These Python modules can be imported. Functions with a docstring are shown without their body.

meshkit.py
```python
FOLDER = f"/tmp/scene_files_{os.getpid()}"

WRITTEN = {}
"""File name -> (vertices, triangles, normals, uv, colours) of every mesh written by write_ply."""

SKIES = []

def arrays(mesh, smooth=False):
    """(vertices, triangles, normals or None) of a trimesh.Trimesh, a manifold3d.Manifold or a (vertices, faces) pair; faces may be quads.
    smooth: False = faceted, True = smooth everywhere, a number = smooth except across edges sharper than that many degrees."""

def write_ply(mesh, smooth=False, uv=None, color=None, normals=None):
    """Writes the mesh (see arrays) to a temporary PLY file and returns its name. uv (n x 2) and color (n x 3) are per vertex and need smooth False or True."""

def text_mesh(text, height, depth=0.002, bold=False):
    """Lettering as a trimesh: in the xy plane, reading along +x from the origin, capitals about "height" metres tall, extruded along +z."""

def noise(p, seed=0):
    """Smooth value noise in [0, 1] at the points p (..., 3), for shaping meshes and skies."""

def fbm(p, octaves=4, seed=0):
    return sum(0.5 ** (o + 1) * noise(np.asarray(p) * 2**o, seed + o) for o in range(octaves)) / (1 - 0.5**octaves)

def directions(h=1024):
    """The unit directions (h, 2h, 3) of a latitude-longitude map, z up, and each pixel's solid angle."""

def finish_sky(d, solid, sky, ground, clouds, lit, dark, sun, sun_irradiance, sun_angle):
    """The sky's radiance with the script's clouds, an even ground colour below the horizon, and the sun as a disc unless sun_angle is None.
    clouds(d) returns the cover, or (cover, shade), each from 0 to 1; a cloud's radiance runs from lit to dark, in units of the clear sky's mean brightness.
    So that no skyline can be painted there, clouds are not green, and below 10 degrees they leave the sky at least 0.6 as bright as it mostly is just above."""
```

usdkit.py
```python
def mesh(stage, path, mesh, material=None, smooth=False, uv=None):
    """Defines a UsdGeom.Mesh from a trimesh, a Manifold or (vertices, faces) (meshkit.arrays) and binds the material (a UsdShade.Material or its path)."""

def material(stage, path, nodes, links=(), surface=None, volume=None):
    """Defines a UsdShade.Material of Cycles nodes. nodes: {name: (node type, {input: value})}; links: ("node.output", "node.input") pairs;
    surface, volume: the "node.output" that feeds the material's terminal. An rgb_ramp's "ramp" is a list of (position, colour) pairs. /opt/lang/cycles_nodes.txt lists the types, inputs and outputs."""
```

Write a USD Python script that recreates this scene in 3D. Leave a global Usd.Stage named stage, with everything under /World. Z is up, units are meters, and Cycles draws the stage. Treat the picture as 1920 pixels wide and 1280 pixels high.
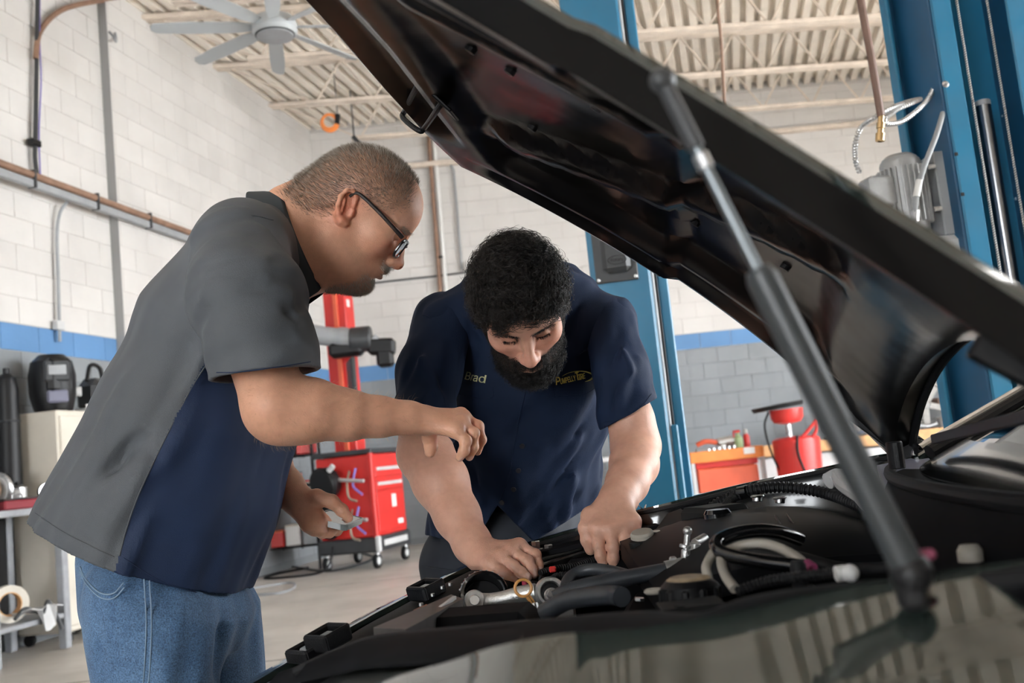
import math, random
import numpy as np, trimesh, usdkit, meshkit
from pxr import Usd, UsdGeom, UsdLux, UsdShade, Gf, Sdf, Vt
from shapely.geometry import Polygon, Point, LineString, box as sbox
from scipy.spatial import cKDTree

stage = Usd.Stage.CreateInMemory()
UsdGeom.SetStageUpAxis(stage, UsdGeom.Tokens.z)
UsdGeom.SetStageMetersPerUnit(stage, 1.0)
UsdGeom.Xform.Define(stage, '/World')

# ---------------------------------------------------------------- camera
FPX, PITCH, ROLL, CAMZ = 1867.0, math.radians(6.6), math.radians(5.9), 0.95
fwd = np.array([0, math.cos(PITCH), math.sin(PITCH)])
up0 = np.array([0, -math.sin(PITCH), math.cos(PITCH)])
CR = math.cos(ROLL) * np.array([1.0, 0, 0]) - math.sin(ROLL) * up0
CU = math.sin(ROLL) * np.array([1.0, 0, 0]) + math.cos(ROLL) * up0
C0 = np.array([0, 0, CAMZ])
cam = UsdGeom.Camera.Define(stage, '/World/camera')
cam.CreateHorizontalApertureAttr(36.0)
cam.CreateVerticalApertureAttr(24.0)
cam.CreateFocalLengthAttr(36.0 * FPX / 1920)
cam.CreateFStopAttr(5.6)
cam.CreateFocusDistanceAttr(1.82)
cam.CreateClippingRangeAttr(Gf.Vec2f(0.02, 200))
cam.CreateExposureAttr(0.25)
M = np.eye(4); M[0, :3], M[1, :3], M[2, :3], M[3, :3] = CR, CU, -fwd, C0
UsdGeom.Xformable(cam).AddTransformOp().Set(Gf.Matrix4d(*M.ravel().tolist()))

# ---------------------------------------------------------------- sky and daylight through the bay doors
sky = UsdLux.DomeLight.Define(stage, '/World/sky')
sky.CreateColorAttr(Gf.Vec3f(0.93, 0.97, 1.0))
sky.CreateIntensityAttr(5.5)


# ---------------------------------------------------------------- helpers
def ray(x, y):
    return fwd + CR * (x - 960) / FPX - CU * (y - 640) / FPX
def az(x, y, z):
    r = ray(x, y); return C0 + r * ((z - CAMZ) / r[2])
def ay(x, y, Y):
    r = ray(x, y); return C0 + r * (Y / r[1])
def apl(x, y, p, n):
    r = ray(x, y); return C0 + r * (np.dot(np.asarray(p) - C0, n) / np.dot(r, n))
def proj(P):
    P = np.asarray(P, float) - C0; d = P @ fwd
    return np.stack([960 + FPX * (P @ CR) / d, 640 - FPX * (P @ CU) / d], -1), d
def unit(v):
    v = np.asarray(v, float); return v / (np.linalg.norm(v) + 1e-12)

used = {}
def numbered(parent, name):
    k = (parent, name); i = used.get(k, 0); used[k] = i + 1
    return name if i == 0 else f'{name}_{i:03d}'
class T:
    def __init__(s, path, loc): s.path, s.loc = path, np.asarray(loc, float)
def meta(path, **kw):
    p = stage.GetPrimAtPath(path)
    for k, v in kw.items():
        if v: p.SetCustomDataByKey(k, v)
def thing(name, label, category, loc=(0, 0, 0), group=None, kind=None):
    path = '/World/' + numbered('/World', name)
    x = UsdGeom.Xform.Define(stage, path); x.AddTranslateOp().Set(Gf.Vec3d(*map(float, loc)))
    meta(path, label=label, category=category, group=group, kind=kind)
    return T(path, loc)
def struct(name, label=None, loc=(0, 0, 0), category=None):
    path = '/World/' + numbered('/World', name)
    x = UsdGeom.Xform.Define(stage, path); x.AddTranslateOp().Set(Gf.Vec3d(*map(float, loc)))
    meta(path, label=label, kind='structure', category=category)
    return T(path, loc)
def part(parent, name, mesh, material, label=None, smooth=30, kind=None, color=None):
    """mesh is given in world coordinates"""
    path = parent.path + '/' + numbered(parent.path, name)
    if hasattr(mesh, 'to_mesh'):
        mm = mesh.to_mesh(); mesh = (mm.vert_properties[:, :3], mm.tri_verts)
    if not isinstance(mesh, tuple): mesh = (np.asarray(mesh.vertices), np.asarray(mesh.faces))
    v, f = np.asarray(mesh[0], float) - parent.loc, np.asarray(mesh[1])
    m = usdkit.mesh(stage, path, (v, f), material, smooth if color is None else True)
    if color is not None:
        UsdGeom.PrimvarsAPI(m).CreatePrimvar('col', Sdf.ValueTypeNames.Color3fArray, 'vertex').Set(Vt.Vec3fArray.FromNumpy(np.asarray(color, np.float32)))
    meta(path, label=label, kind=kind)
    return T(path, parent.loc)
def single(name, mesh, material, label, category, group=None, kind=None, smooth=30):
    t = T('/World', np.zeros(3))
    r = part(t, name, mesh, material, label, smooth, kind)
    meta(r.path, category=category, group=group)
    return r
def curves(parent, name, strands, widths, material, label=None):
    path = parent.path + '/' + numbered(parent.path, name)
    c = UsdGeom.BasisCurves.Define(stage, path)
    n = strands.shape[1]
    c.CreatePointsAttr(Vt.Vec3fArray.FromNumpy((strands.reshape(-1, 3) - parent.loc).astype(np.float32)))
    c.CreateCurveVertexCountsAttr(Vt.IntArray.FromNumpy(np.full(len(strands), n, np.int32)))
    c.CreateTypeAttr('linear'); c.CreateWidthsAttr(Vt.FloatArray.FromNumpy(np.asarray(np.tile(widths, len(strands)), np.float32)))
    c.SetWidthsInterpolation('vertex')
    UsdShade.MaterialBindingAPI.Apply(c.GetPrim()).Bind(material)
    meta(path, label=label)
    return T(path, parent.loc)

def cat(*ms):
    ms = [m for g in ms for m in (g if isinstance(g, list) else [g])]
    V, Fc, n = [], [], 0
    for m in ms:
        v, f = (np.asarray(m[0]), np.asarray(m[1])) if isinstance(m, tuple) else (np.asarray(m.vertices), np.asarray(m.faces))
        if f.shape[1] == 4: f = np.vstack([f[:, [0, 1, 2]], f[:, [0, 2, 3]]])
        V.append(v); Fc.append(f + n); n += len(v)
    return np.vstack(V), np.vstack(Fc)
def fr(x, y=None, z=None):
    """3x3 frame (rows are axes) from two given axes"""
    if z is None: x = unit(x); z = unit(np.cross(x, y)); y = np.cross(z, x)
    elif y is None: z = unit(z); y = unit(np.cross(z, x)); x = np.cross(y, z)
    else: z = unit(z); x = unit(np.cross(y, z)); y = np.cross(z, x)
    return np.array([x, y, z])
I3 = np.eye(3)
def mv(m, c=(0, 0, 0), R=I3):
    v, f = (np.asarray(m[0]), np.asarray(m[1])) if isinstance(m, tuple) else (np.asarray(m.vertices), np.asarray(m.faces))
    return v @ R + np.asarray(c), f
_bc = {}
def bx(s, c=(0, 0, 0), R=I3, r=None):
    """chamfered box of size s centred at c"""
    s = np.asarray(s, float); h = s / 2
    r = min(s) * 0.12 if r is None else min(r, min(h) * .9)
    if 'f' not in _bc:
        p = []
        for k in range(3):
            for sg in np.ndindex(2, 2, 2):
                q = (np.array(sg) * 2 - 1).astype(float); w = q * (1 - .1); w[k] = q[k]; p.append(w)
        hull = trimesh.convex.convex_hull(np.array(p)); 
        tree = cKDTree(np.array(p)); _bc['i'] = tree.query(hull.vertices)[1]; _bc['f'] = np.asarray(hull.faces)
    p = []
    for k in range(3):
        for sg in np.ndindex(2, 2, 2):
            q = (np.array(sg) * 2 - 1).astype(float); w = q * (h - r); w[k] = q[k] * h[k]; p.append(w)
    v = np.array(p)[_bc['i']]
    return v @ R + np.asarray(c), _bc['f']
def beam(a, b, w, h, up=(0, 0, 1), r=None):
    """box from a to b, w wide (sideways) and h high"""
    a, b = np.asarray(a, float), np.asarray(b, float); d = b - a
    y = np.cross(up, d)
    if np.linalg.norm(y) < 1e-6: y = np.array([1.0, 0, 0])
    R = fr(d, y)
    return bx((np.linalg.norm(d), w, h), (a + b) / 2, R, r)
def spline(pts, n=40):
    p = np.asarray(pts, float)
    if len(p) == 2: return p[0] + (p[1] - p[0]) * np.linspace(0, 1, n)[:, None]
    q = np.vstack([2 * p[0] - p[1], p, 2 * p[-1] - p[-2]])
    out = []
    k = max(2, n // (len(p) - 1))
    for i in range(len(p) - 1):
        t = np.linspace(0, 1, k, endpoint=False)[:, None]
        a, b, c, d = q[i:i + 4]
        out.append(.5 * ((2 * b) + (c - a) * t + (2 * a - 5 * b + 4 * c - d) * t**2 + (3 * b - a - 3 * c + d) * t**3))
    return np.vstack(out + [p[-1:]])
def tube(pts, r, sides=12, caps=True):
    p = np.asarray(pts, float); n = len(p); r = np.broadcast_to(np.asarray(r, float), (n,))
    t = np.gradient(p, axis=0); t /= np.linalg.norm(t, axis=1, keepdims=True) + 1e-12
    a = np.zeros_like(p); ref = np.array([0, 0, 1.0]) if abs(t[0, 2]) < .9 else np.array([1.0, 0, 0])
    a[0] = unit(np.cross(t[0], ref))
    for i in range(1, n):
        w = a[i - 1] - t[i] * (a[i - 1] @ t[i]); a[i] = unit(w)
    b = np.cross(t, a); ang = np.arange(sides) * 2 * np.pi / sides
    v = (p[:, None] + r[:, None, None] * (np.cos(ang)[None, :, None] * a[:, None] + np.sin(ang)[None, :, None] * b[:, None])).reshape(-1, 3)
    i, j = np.meshgrid(np.arange(n - 1), np.arange(sides), indexing='ij'); jn = (j + 1) % sides
    q = np.stack([i * sides + j, i * sides + jn, (i + 1) * sides + jn, (i + 1) * sides + j], -1).reshape(-1, 4)
    f = np.vstack([q[:, [0, 1, 2]], q[:, [0, 2, 3]]])
    if caps:
        k = len(v); v = np.vstack([v, p[0], p[-1]]); j = np.arange(sides); jn = (j + 1) % sides; l = (n - 1) * sides
        f = np.vstack([f, np.stack([np.full(sides, k), jn, j], -1), np.stack([np.full(sides, k + 1), l + j, l + jn], -1)])
    return v, f
def cyl(a, b, r, sides=20, r2=None):
    """cylinder with slightly chamfered ends"""
    a, b = np.asarray(a, float), np.asarray(b, float); L = np.linalg.norm(b - a); d = (b - a) / L; r2 = r if r2 is None else r2
    c = min(r, r2, L) * .12
    return tube([a, a + d * 1e-5, a + d * c, b - d * c, b - d * 1e-5, b], [1e-5 + r - c, r - c, r, r2, r2 - c, r2 - c], sides)
def lathe(prof, c, axis=(0, 0, 1), sides=32):
    """prof: (radius, height) pairs"""
    prof = np.asarray(prof, float); z = unit(axis)
    x = unit(np.cross(z, [0.3, 1, 0.1] if abs(z[1]) < .9 else [1, 0, 0])); y = np.cross(z, x)
    ang = np.arange(sides) * 2 * np.pi / sides; n = len(prof)
    v = (np.asarray(c) + prof[:, 1][:, None, None] * z + prof[:, 0][:, None, None] * (np.cos(ang)[None, :, None] * x + np.sin(ang)[None, :, None] * y)).reshape(-1, 3)
    i, j = np.meshgrid(np.arange(n - 1), np.arange(sides), indexing='ij'); jn = (j + 1) % sides
    q = np.stack([i * sides + j, i * sides + jn, (i + 1) * sides + jn, (i + 1) * sides + j], -1).reshape(-1, 4)
    return v, np.vstack([q[:, [0, 1, 2]], q[:, [0, 2, 3]]])
def ring(R, r, c, axis, n=40, m=10, sq=1.0):
    a = np.linspace(0, 2 * np.pi, m + 1)
    return lathe([(R + r * np.cos(t), r * sq * np.sin(t)) for t in a], c, axis, n)
def ball(r, c, n=2):
    m = trimesh.creation.icosphere(n); return np.asarray(m.vertices) * r + np.asarray(c), np.asarray(m.faces)
def prism(poly, h, c=(0, 0, 0), R=I3):
    """polygon (shapely or points) extruded by h along the third row of R"""
    if not hasattr(poly, 'geom_type'): poly = Polygon(poly)
    gs = list(getattr(poly, 'geoms', [poly]))
    return mv(cat([trimesh.creation.extrude_polygon(g, h, engine='earcut') for g in gs]), c, R)
def grid(P):
    """surface through an array of points (n, m, 3)"""
    P = np.asarray(P, float); n, m = P.shape[:2]; i, j = np.meshgrid(np.arange(n - 1), np.arange(m - 1), indexing='ij')
    q = np.stack([i * m + j, i * m + j + 1, (i + 1) * m + j + 1, (i + 1) * m + j], -1).reshape(-1, 4)
    return P.reshape(-1, 3), np.vstack([q[:, [0, 1, 2]], q[:, [0, 2, 3]]])
def slab(P, off):
    """surface through points (n, m, 3), thickened by the vector(s) off, closed at its edges"""
    P = np.asarray(P, float); Q = P + off; n, m = P.shape[:2]
    a, b = grid(P), grid(Q[:, ::-1])
    e = [grid(np.stack([Q[0], P[0]])), grid(np.stack([P[-1], Q[-1]])), grid(np.stack([P[:, 0], Q[:, 0]])), grid(np.stack([Q[:, -1], P[:, -1]]))]
    return cat(a, b, e)
def text(s, h, c, x, up, depth=.002, bold=False, center=True, stretch=1.0):
    m = meshkit.text_mesh(s, h, depth, bold); v = np.asarray(m.vertices).copy(); v[:, 0] *= stretch
    if center: v[:, :2] -= (v[:, :2].max(0) + v[:, :2].min(0)) / 2
    return mv((v, np.asarray(m.faces)), c, fr(x, up))

# ---------------------------------------------------------------- materials
LK = '/World/Looks'
def mat(name, color, rough=.5, metal=0.0, var=0.0, scale=6.0, var2=None, bump=0.0, bscale=60.0, coat=0.0, rvar=0.0, spec=None, rnd=0.0, coords='object', sheen=0.0, dist=None, extra=None):
    n = {'p': ('principled_bsdf', {'base_color': color, 'roughness': rough, 'metallic': metal, 'coat_weight': coat, 'coat_roughness': .04}),
         'g': ('geometry', {})}
    if spec is not None: n['p'][1]['specular_ior_level'] = spec
    if sheen: n['p'][1]['sheen_weight'] = sheen
    l = []
    if var or var2 is not None:
        c2 = var2 if var2 is not None else tuple(min(1, max(0, c * (1 - var))) for c in color)
        c1 = color if var2 is not None else tuple(min(1, c * (1 + var)) for c in color)
        n['n'] = ('noise_texture', {'scale': scale, 'detail': 5.0, 'roughness': .6}); n['r'] = ('rgb_ramp', {'ramp': [(.3, c1), (.7, c2)]})
        l += [('g.position', 'n.vector'), ('n.fac', 'r.fac')]
        last = 'r.color'
    else: last = None
    if rnd:
        n['o'] = ('object_info', {}); n['mr'] = ('map_range', {'to_min': 1 - rnd, 'to_max': 1 + rnd}); n['h'] = ('hsv', {'color': color})
        l += [('o.random', 'mr.value'), ('mr.result', 'h.value')]
        if last: l.append((last, 'h.color'))
        last = 'h.color'
    if last: l.append((last, 'p.base_color'))
    if bump:
        n['bn'] = ('noise_texture', {'scale': bscale, 'detail': 4.0}); n['b'] = ('bump', {'strength': 1.0, 'distance': bump})
        l += [('g.position', 'bn.vector'), ('bn.fac', 'b.height'), ('b.normal', 'p.normal')]
    if rvar:
        n['rn'] = ('noise_texture', {'scale': scale * 2, 'detail': 4.0}); n['rm'] = ('map_range', {'from_min': .3, 'from_max': .7, 'to_min': max(0, rough - rvar), 'to_max': rough + rvar})
        l += [('g.position', 'rn.vector'), ('rn.fac', 'rm.value'), ('rm.result', 'p.roughness')]
    return usdkit.material(stage, f'{LK}/{name}', n, l, surface='p.BSDF')
WHITEB = mat('block_white', (.60, .575, .55), .75, var=.07, scale=1.3, bump=.0025, bscale=70, rnd=.03)
BLUEB = mat('block_blue', (.10, .23, .44), .6, var=.08, scale=2, bump=.0025, bscale=70, rnd=.03)
GRAYB = mat('block_gray', (.235, .25, .265), .65, var=.10, scale=1.6, bump=.0025, bscale=70, rnd=.04)
MORTAR = mat('mortar', (.48, .455, .43), .9)
MORTARG = mat('mortar_gray', (.20, .21, .22), .9)
CONC = mat('concrete', (.62, .57, .51), .45, var2=(.46, .43, .39), scale=1.1, bump=.0015, bscale=40, rvar=.12)
DECK = mat('deck_paint', (.80, .725, .635), .6, var=.10, scale=2.5)
JOIST = mat('joist_paint', (.63, .54, .455), .6, var=.18, scale=5)
BLACKP = mat('black_plastic', (.007, .007, .008), .42, bump=.0006, bscale=400, spec=.3)
DKPL = mat('dark_gray_plastic', (.035, .037, .04), .45, var=.15, scale=12)
RUBBER = mat('rubber', (.009, .009, .010), .6, var=.2, scale=30, spec=.25)
STEEL = mat('steel', (.55, .55, .55), .32, 1.0, var=.12, scale=14, rvar=.08)
CHROME = mat('chrome', (.75, .76, .78), .10, 1.0)
ALU = mat('cast_aluminium', (.56, .555, .54), .42, .85, var=.12, scale=40, bump=.0008, bscale=300)
GREYM = mat('grey_metal_paint', (.30, .31, .32), .45, var=.1, scale=8)
LGREY = mat('light_grey_paint', (.52, .52, .52), .5, var=.08, scale=6)
RUST = mat('rusty_pipe', (.26, .15, .10), .6, var=.25, scale=10)
BROWNP = mat('brown_hose', (.16, .085, .06), .45, var=.15, scale=10)
WHITEP = mat('white_plastic', (.72, .71, .69), .4)
RED = mat('red_paint', (.62, .030, .025), .38, var=.06, scale=4)
REDO = mat('orange_red_paint', (.72, .12, .055), .45, var=.1, scale=5)
ORANGE = mat('orange_paint', (.80, .24, .05), .5, var=.15, scale=6)
WOOD = mat('bench_wood', (.60, .33, .14), .6, var=.2, scale=7)
BLUE = mat('lift_blue', (.022, .165, .29), .34, var=.10, scale=5, rvar=.06)
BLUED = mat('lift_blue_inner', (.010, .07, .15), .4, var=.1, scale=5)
BEIGE = mat('beige_cabinet', (.60, .55, .47), .55, var=.06, scale=4)
BRASS = mat('brass', (.62, .43, .22), .25, 1.0)
BENCHM = mat('bench_steel', (.33, .34, .36), .45, .3, var=.15, scale=8)
PURPLE = mat('purple_tube', (.20, .16, .48), .4)
GREENC = mat('green_paint', (.10, .33, .16), .5)
# ================================================================ the room
uz_ = np.array([0, 0, 1.0])
tw = unit([.2116, .977, 0]); nw = np.array([tw[1], -tw[0], 0])      # left wall: along, and into the room
PW = np.array([-3.61, 6.98, 0])
def WL(x, y, off=0.0): return apl(x, y, PW + nw * off, nw)
tb = unit([1, .03, 0]); nb = np.array([tb[1], -tb[0], 0]); PB = np.array([0, 12.6, 0])
def WB(x, y, off=0.0): return apl(x, y, PB + nb * off, nb)
CEIL = 5.42
s_corner = np.linalg.solve(np.array([tw[:2], -tb[:2]]).T, (PB - PW)[:2])[0]
corner = PW + tw * s_corner

part(struct('floor', 'grey concrete workshop floor'), 'slab', bx((26, 24, .2), (2, 3, -.1)), CONC)
fl = T('/World/floor', np.zeros(3))
# saw-cut joints of the slab, as thin dark strips of joint filler
JF = mat('joint_filler', (.16, .15, .14), .8)
for k, yy in enumerate((5.6, 9.0)):
    part(fl, 'joint', beam([-6, yy - .3, .0005], [7, yy + .3, .0005], .012, .002), JF)

def block_wall(name, P, t, n, L0, L1, thick, keep=300, zs=.08, top=CEIL, step=None, label=None):
    w = struct(name, label)
    items = []
    for r in range(int((top - zs) / .2) + 1):
        z0, z1 = zs + r * .2, min(zs + r * .2 + .2, top)
        if z1 - z0 < .05: continue
        k0 = math.floor(L0 / .4) - 1
        for k in range(k0, int(L1 / .4) + 2):
            a, b = k * .4 + (r % 2) * .2, k * .4 + .4 + (r % 2) * .2
            a, b = max(a, L0), min(b, L1)
            if b - a < .06: continue
            for (a1, b1) in ([(a, b)] if not step or b <= step or a >= step else [(a, step), (step, b)]):
                if b1 - a1 < .02: continue
                off = .075 if step and a1 >= step - 1e-6 else 0
                items.append((a1, b1, z0, z1, off))
    rows = []
    for a, b, z0, z1, off in items:
        c = P + t * (a + b) / 2 + np.array([0, 0, (z0 + z1) / 2])
        q, d = proj(c); vis = d > .3 and -60 < q[0] < 1980 and -60 < q[1] < 1340
        rows.append((-(b - a) * (z1 - z0) / d**2 if vis else 0, a, b, z0, z1, off))
    rows.sort(key=lambda x: x[0])
    R = fr(t, None, (0, 0, 1)); R = np.array([t, n, [0, 0, 1.0]])
    rest = {}
    g = .004
    for i, (s, a, b, z0, z1, off) in enumerate(rows):
        zc = (z0 + z1) / 2
        m_, nm = (WHITEB, 0) if zc > 2.28 else (BLUEB, 1) if zc > 2.08 else (GRAYB, 2)
        c = P + t * (a + b) / 2 + n * (off - .03) + np.array([0, 0, zc])
        m = bx((b - a - g, .06, z1 - z0 - g), c, R, .0035)
        if i < keep and s < 0: part(w, 'block', m, m_, smooth=False)
        else: rest.setdefault(nm, []).append(m)
    for nm, ms in rest.items():
        part(w, 'blockwork', cat(ms), (WHITEB, BLUEB, GRAYB)[nm], kind='stuff', smooth=False)
    for (z0, z1, mm) in ((-.05, 2.08, MORTARG), (2.08, top, MORTAR)):
        for (a, b, off) in ([(L0, L1, 0)] if not step else [(L0, step, 0), (step, L1, .075)]):
            c = P + t * (a + b) / 2 + n * (off - .0055 - thick / 2) + np.array([0, 0, (z0 + z1) / 2])
            part(w, 'mortar_bed', bx((b - a, thick, z1 - z0), c, R, .001), mm, smooth=False)
    return w
step_s = float((WL(200, 300) - PW) @ tw)
block_wall('wall_left', PW, tw, nw, -14.0, s_corner, .2, step=step_s, label='painted block wall on the left, white above a blue stripe above grey')
block_wall('wall_back', corner - np.array([0, 0, corner[2]]), tb, nb, 0.0, 9.2, .2, label='painted block wall at the back, white above a blue stripe above grey')
part(struct('trim_3', 'grey vertical strip where the left wall steps out'), 'strip', bx((.006, .085, CEIL), PW * [1, 1, 0] + tw * (step_s - .004) + nw * .038 + np.array([0, 0, CEIL / 2]), np.array([tw, nw, [0, 0, 1.0]]), .001), mat('strip_grey', (.30, .295, .29), .7))  # grey strip laid over the step face, darker than the blocks
# rear wall (behind the camera) with one open bay door, right side: two open bay doors between piers
PLAIN = mat('plain_wall', (.55, .53, .50), .8, var=.05)
rw = struct('wall_rear')
for (x0, x1, z0, z1) in ((-8, -5.6, 0, CEIL), (-3.0, 7.2, 0, CEIL), (-5.6, -3.0, 3.7, CEIL)):
    part(rw, 'wall_panel', bx((x1 - x0, .2, z1 - z0), ((x0 + x1) / 2, -6.6, (z0 + z1) / 2)), PLAIN)
rr = struct('wall_right')
for (y0, y1, z0, z1) in ((-6.6, .6, 0, CEIL), (4.3, 5.6, 0, CEIL), (9.3, 13.2, 0, CEIL), (.6, 4.3, 3.8, CEIL), (5.6, 9.3, 3.8, CEIL)):
    part(rr, 'wall_panel', bx((.2, y1 - y0, z1 - z0), (7.2, (y0 + y1) / 2, (z0 + z1) / 2)), PLAIN)

# ---- ceiling: ribbed steel deck on open-web joists
ce = struct('ceiling', 'cream ribbed steel roof deck')
pitch, hh = .152, .085
prof = [(0, 0), (.078, 0), (.090, hh), (.140, hh), (.152, 0)]
tn = np.array([tw[1], -tw[0], 0])
W0, W1 = -1.2, 13.0
ns = 0
x = W0
while x < W1:
    pp = []
    for k in range(6):
        pp += [(x + k * pitch + a, b) for a, b in (prof if k == 5 else prof[:-1])]
    pp = np.array(pp)
    # direction of ribs follows the left wall; sheets lie side by side
    a = PW + tw * -14.5 + np.array([0, 0, CEIL]); b = PW + tw * 8.5 + np.array([0, 0, CEIL])
    P = np.stack([e + tn * pp[:, :1] + np.array([0, 0, 1.0]) * pp[:, 1:] for e in (a, b)])
    part(ce, 'deck_sheet', slab(P, np.array([0, 0, .01])), DECK, smooth=False)
    x += 6 * pitch
tj = unit([1, .085, 0])
ys = [2.6 + 1.26 * k for k in range(-6, 9)]
for k, yj in enumerate(ys[:-1] if False else ys):
    # joist position: its line meets the left wall at depth yj
    s = (yj - PW[1]) / tw[1]; A0 = PW + tw * s
    if A0[1] > corner[1] - .05: continue
    L = (7.1 - A0[0]) / tj[0]
    right = np.array([A0[0] + 1, A0[1], 0])
    order = ['first', 'second', 'third', 'fourth', 'fifth', 'sixth', 'seventh', 'eighth', 'ninth', 'tenth', 'eleventh', 'twelfth', 'thirteenth', 'fourteenth', 'fifteenth']
    n_after = sum(1 for y2 in ys if yj < y2 and y2 < corner[1] - .05)
    lab = ('cream open-web steel roof joist closest to the back wall' if n_after == 0 else f'cream open-web steel roof joist, {order[n_after]} one out from the back wall')
    j = thing('roof_joist', lab, 'roof joist', A0 + np.array([0, 0, CEIL - .08]), group='open-web roof joists')
    zt, zb = CEIL - .05, CEIL - .52
    up = np.array([0, 0, 1.0])
    for sg in (-1, 1):
        o = np.array([-tj[1], tj[0], 0]) * sg * .034
        part(j, 'top_chord', beam(A0 + o + up * zt, A0 + tj * L + o + up * zt, .05, .045), JOIST, smooth=False)
        part(j, 'bottom_chord', beam(A0 + tj * 1.0 + o + up * zb, A0 + tj * (L - 1) + o + up * zb, .05, .04), JOIST, smooth=False)
    d = .62; nn = int((L - 2.0) / d)
    pts = [A0 + tj * .25 + up * (zt - .03)]
    for q in range(nn * 2 + 1):
        pts.append(A0 + tj * (1.1 + q * d / 2) + up * ((zb if q % 2 == 0 else zt)))
    for q in range(len(pts) - 1):
        a, b = pts[q], pts[q + 1]
        qq, dd = proj((a + b) / 2)
        if dd < .5 or not (-150 < qq[0] < 2100 and -200 < qq[1] < 1300): continue
        part(j, 'web', tube([a, b], .011, 6), JOIST)
cl_ = struct('trim_2', 'closure strips at the edge of the roof deck')
part(cl_, 'closure', beam(corner + tb * -.5 + nb * -.06 + uz_ * (CEIL + .03 - corner[2]), corner + tb * 9.6 + nb * -.06 + uz_ * (CEIL + .03 - corner[2]), .14, .16), MORTAR)
part(cl_, 'closure', bx((16, .2, .16), (0, -6.6, CEIL + .06)), MORTAR); part(cl_, 'closure', bx((.2, 20, .16), (7.2, 3.2, CEIL + .06)), MORTAR)
# wall plate beam along the back wall under the deck
part(struct('trim_1', 'cream steel ledger along the top of the back wall'), 'ledger', beam(corner + tb * .1 + nb * .06 + [0, 0, CEIL - .62 - corner[2]], corner + tb * 9 + nb * .06 + [0, 0, CEIL - .62 - corner[2]], .1, .06), JOIST)

# ---- strip lights on the roof joists (behind and over the camera)
LAMPM = usdkit.material(stage, f'{LK}/lamp_tube', {'e': ('emission', {'color': (1.0, .97, .92), 'strength': 9.0})}, [], surface='e.emission')
for k, (lx, ly) in enumerate(((-3.2, 1.2), (-1.42, .50), (3.6, 2.0), (-3.2, -2.4), (.4, -2.2), (3.6, -2.0), (3.9, 6.2))):
    l = thing('strip_light', f'white fluorescent strip light hung under the roof joists, {["left over the first bay", "middle over the car", "right over the first bay", "left behind the camera", "middle behind the camera", "right behind the camera", "right towards the back wall"][k]}', 'ceiling light', (lx, ly, 4.7), group='strip lights under the roof joists')
    part(l, 'housing', bx((2.4, .16, .07), (lx, ly, 4.72)), WHITEP)
    part(l, 'tube', cyl((lx - 1.15, ly, 4.665), (lx + 1.15, ly, 4.665), .03, 12), LAMPM)
    for sx in (-.8, .8): part(l, 'hanger', cyl((lx + sx, ly, 4.75), (lx + sx, ly, 5.38), .006, 6), STEEL)
# ================================================================ things of the workshop
def S(Y): return Y / FPX
ux, uy, uz = np.eye(3)
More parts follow.
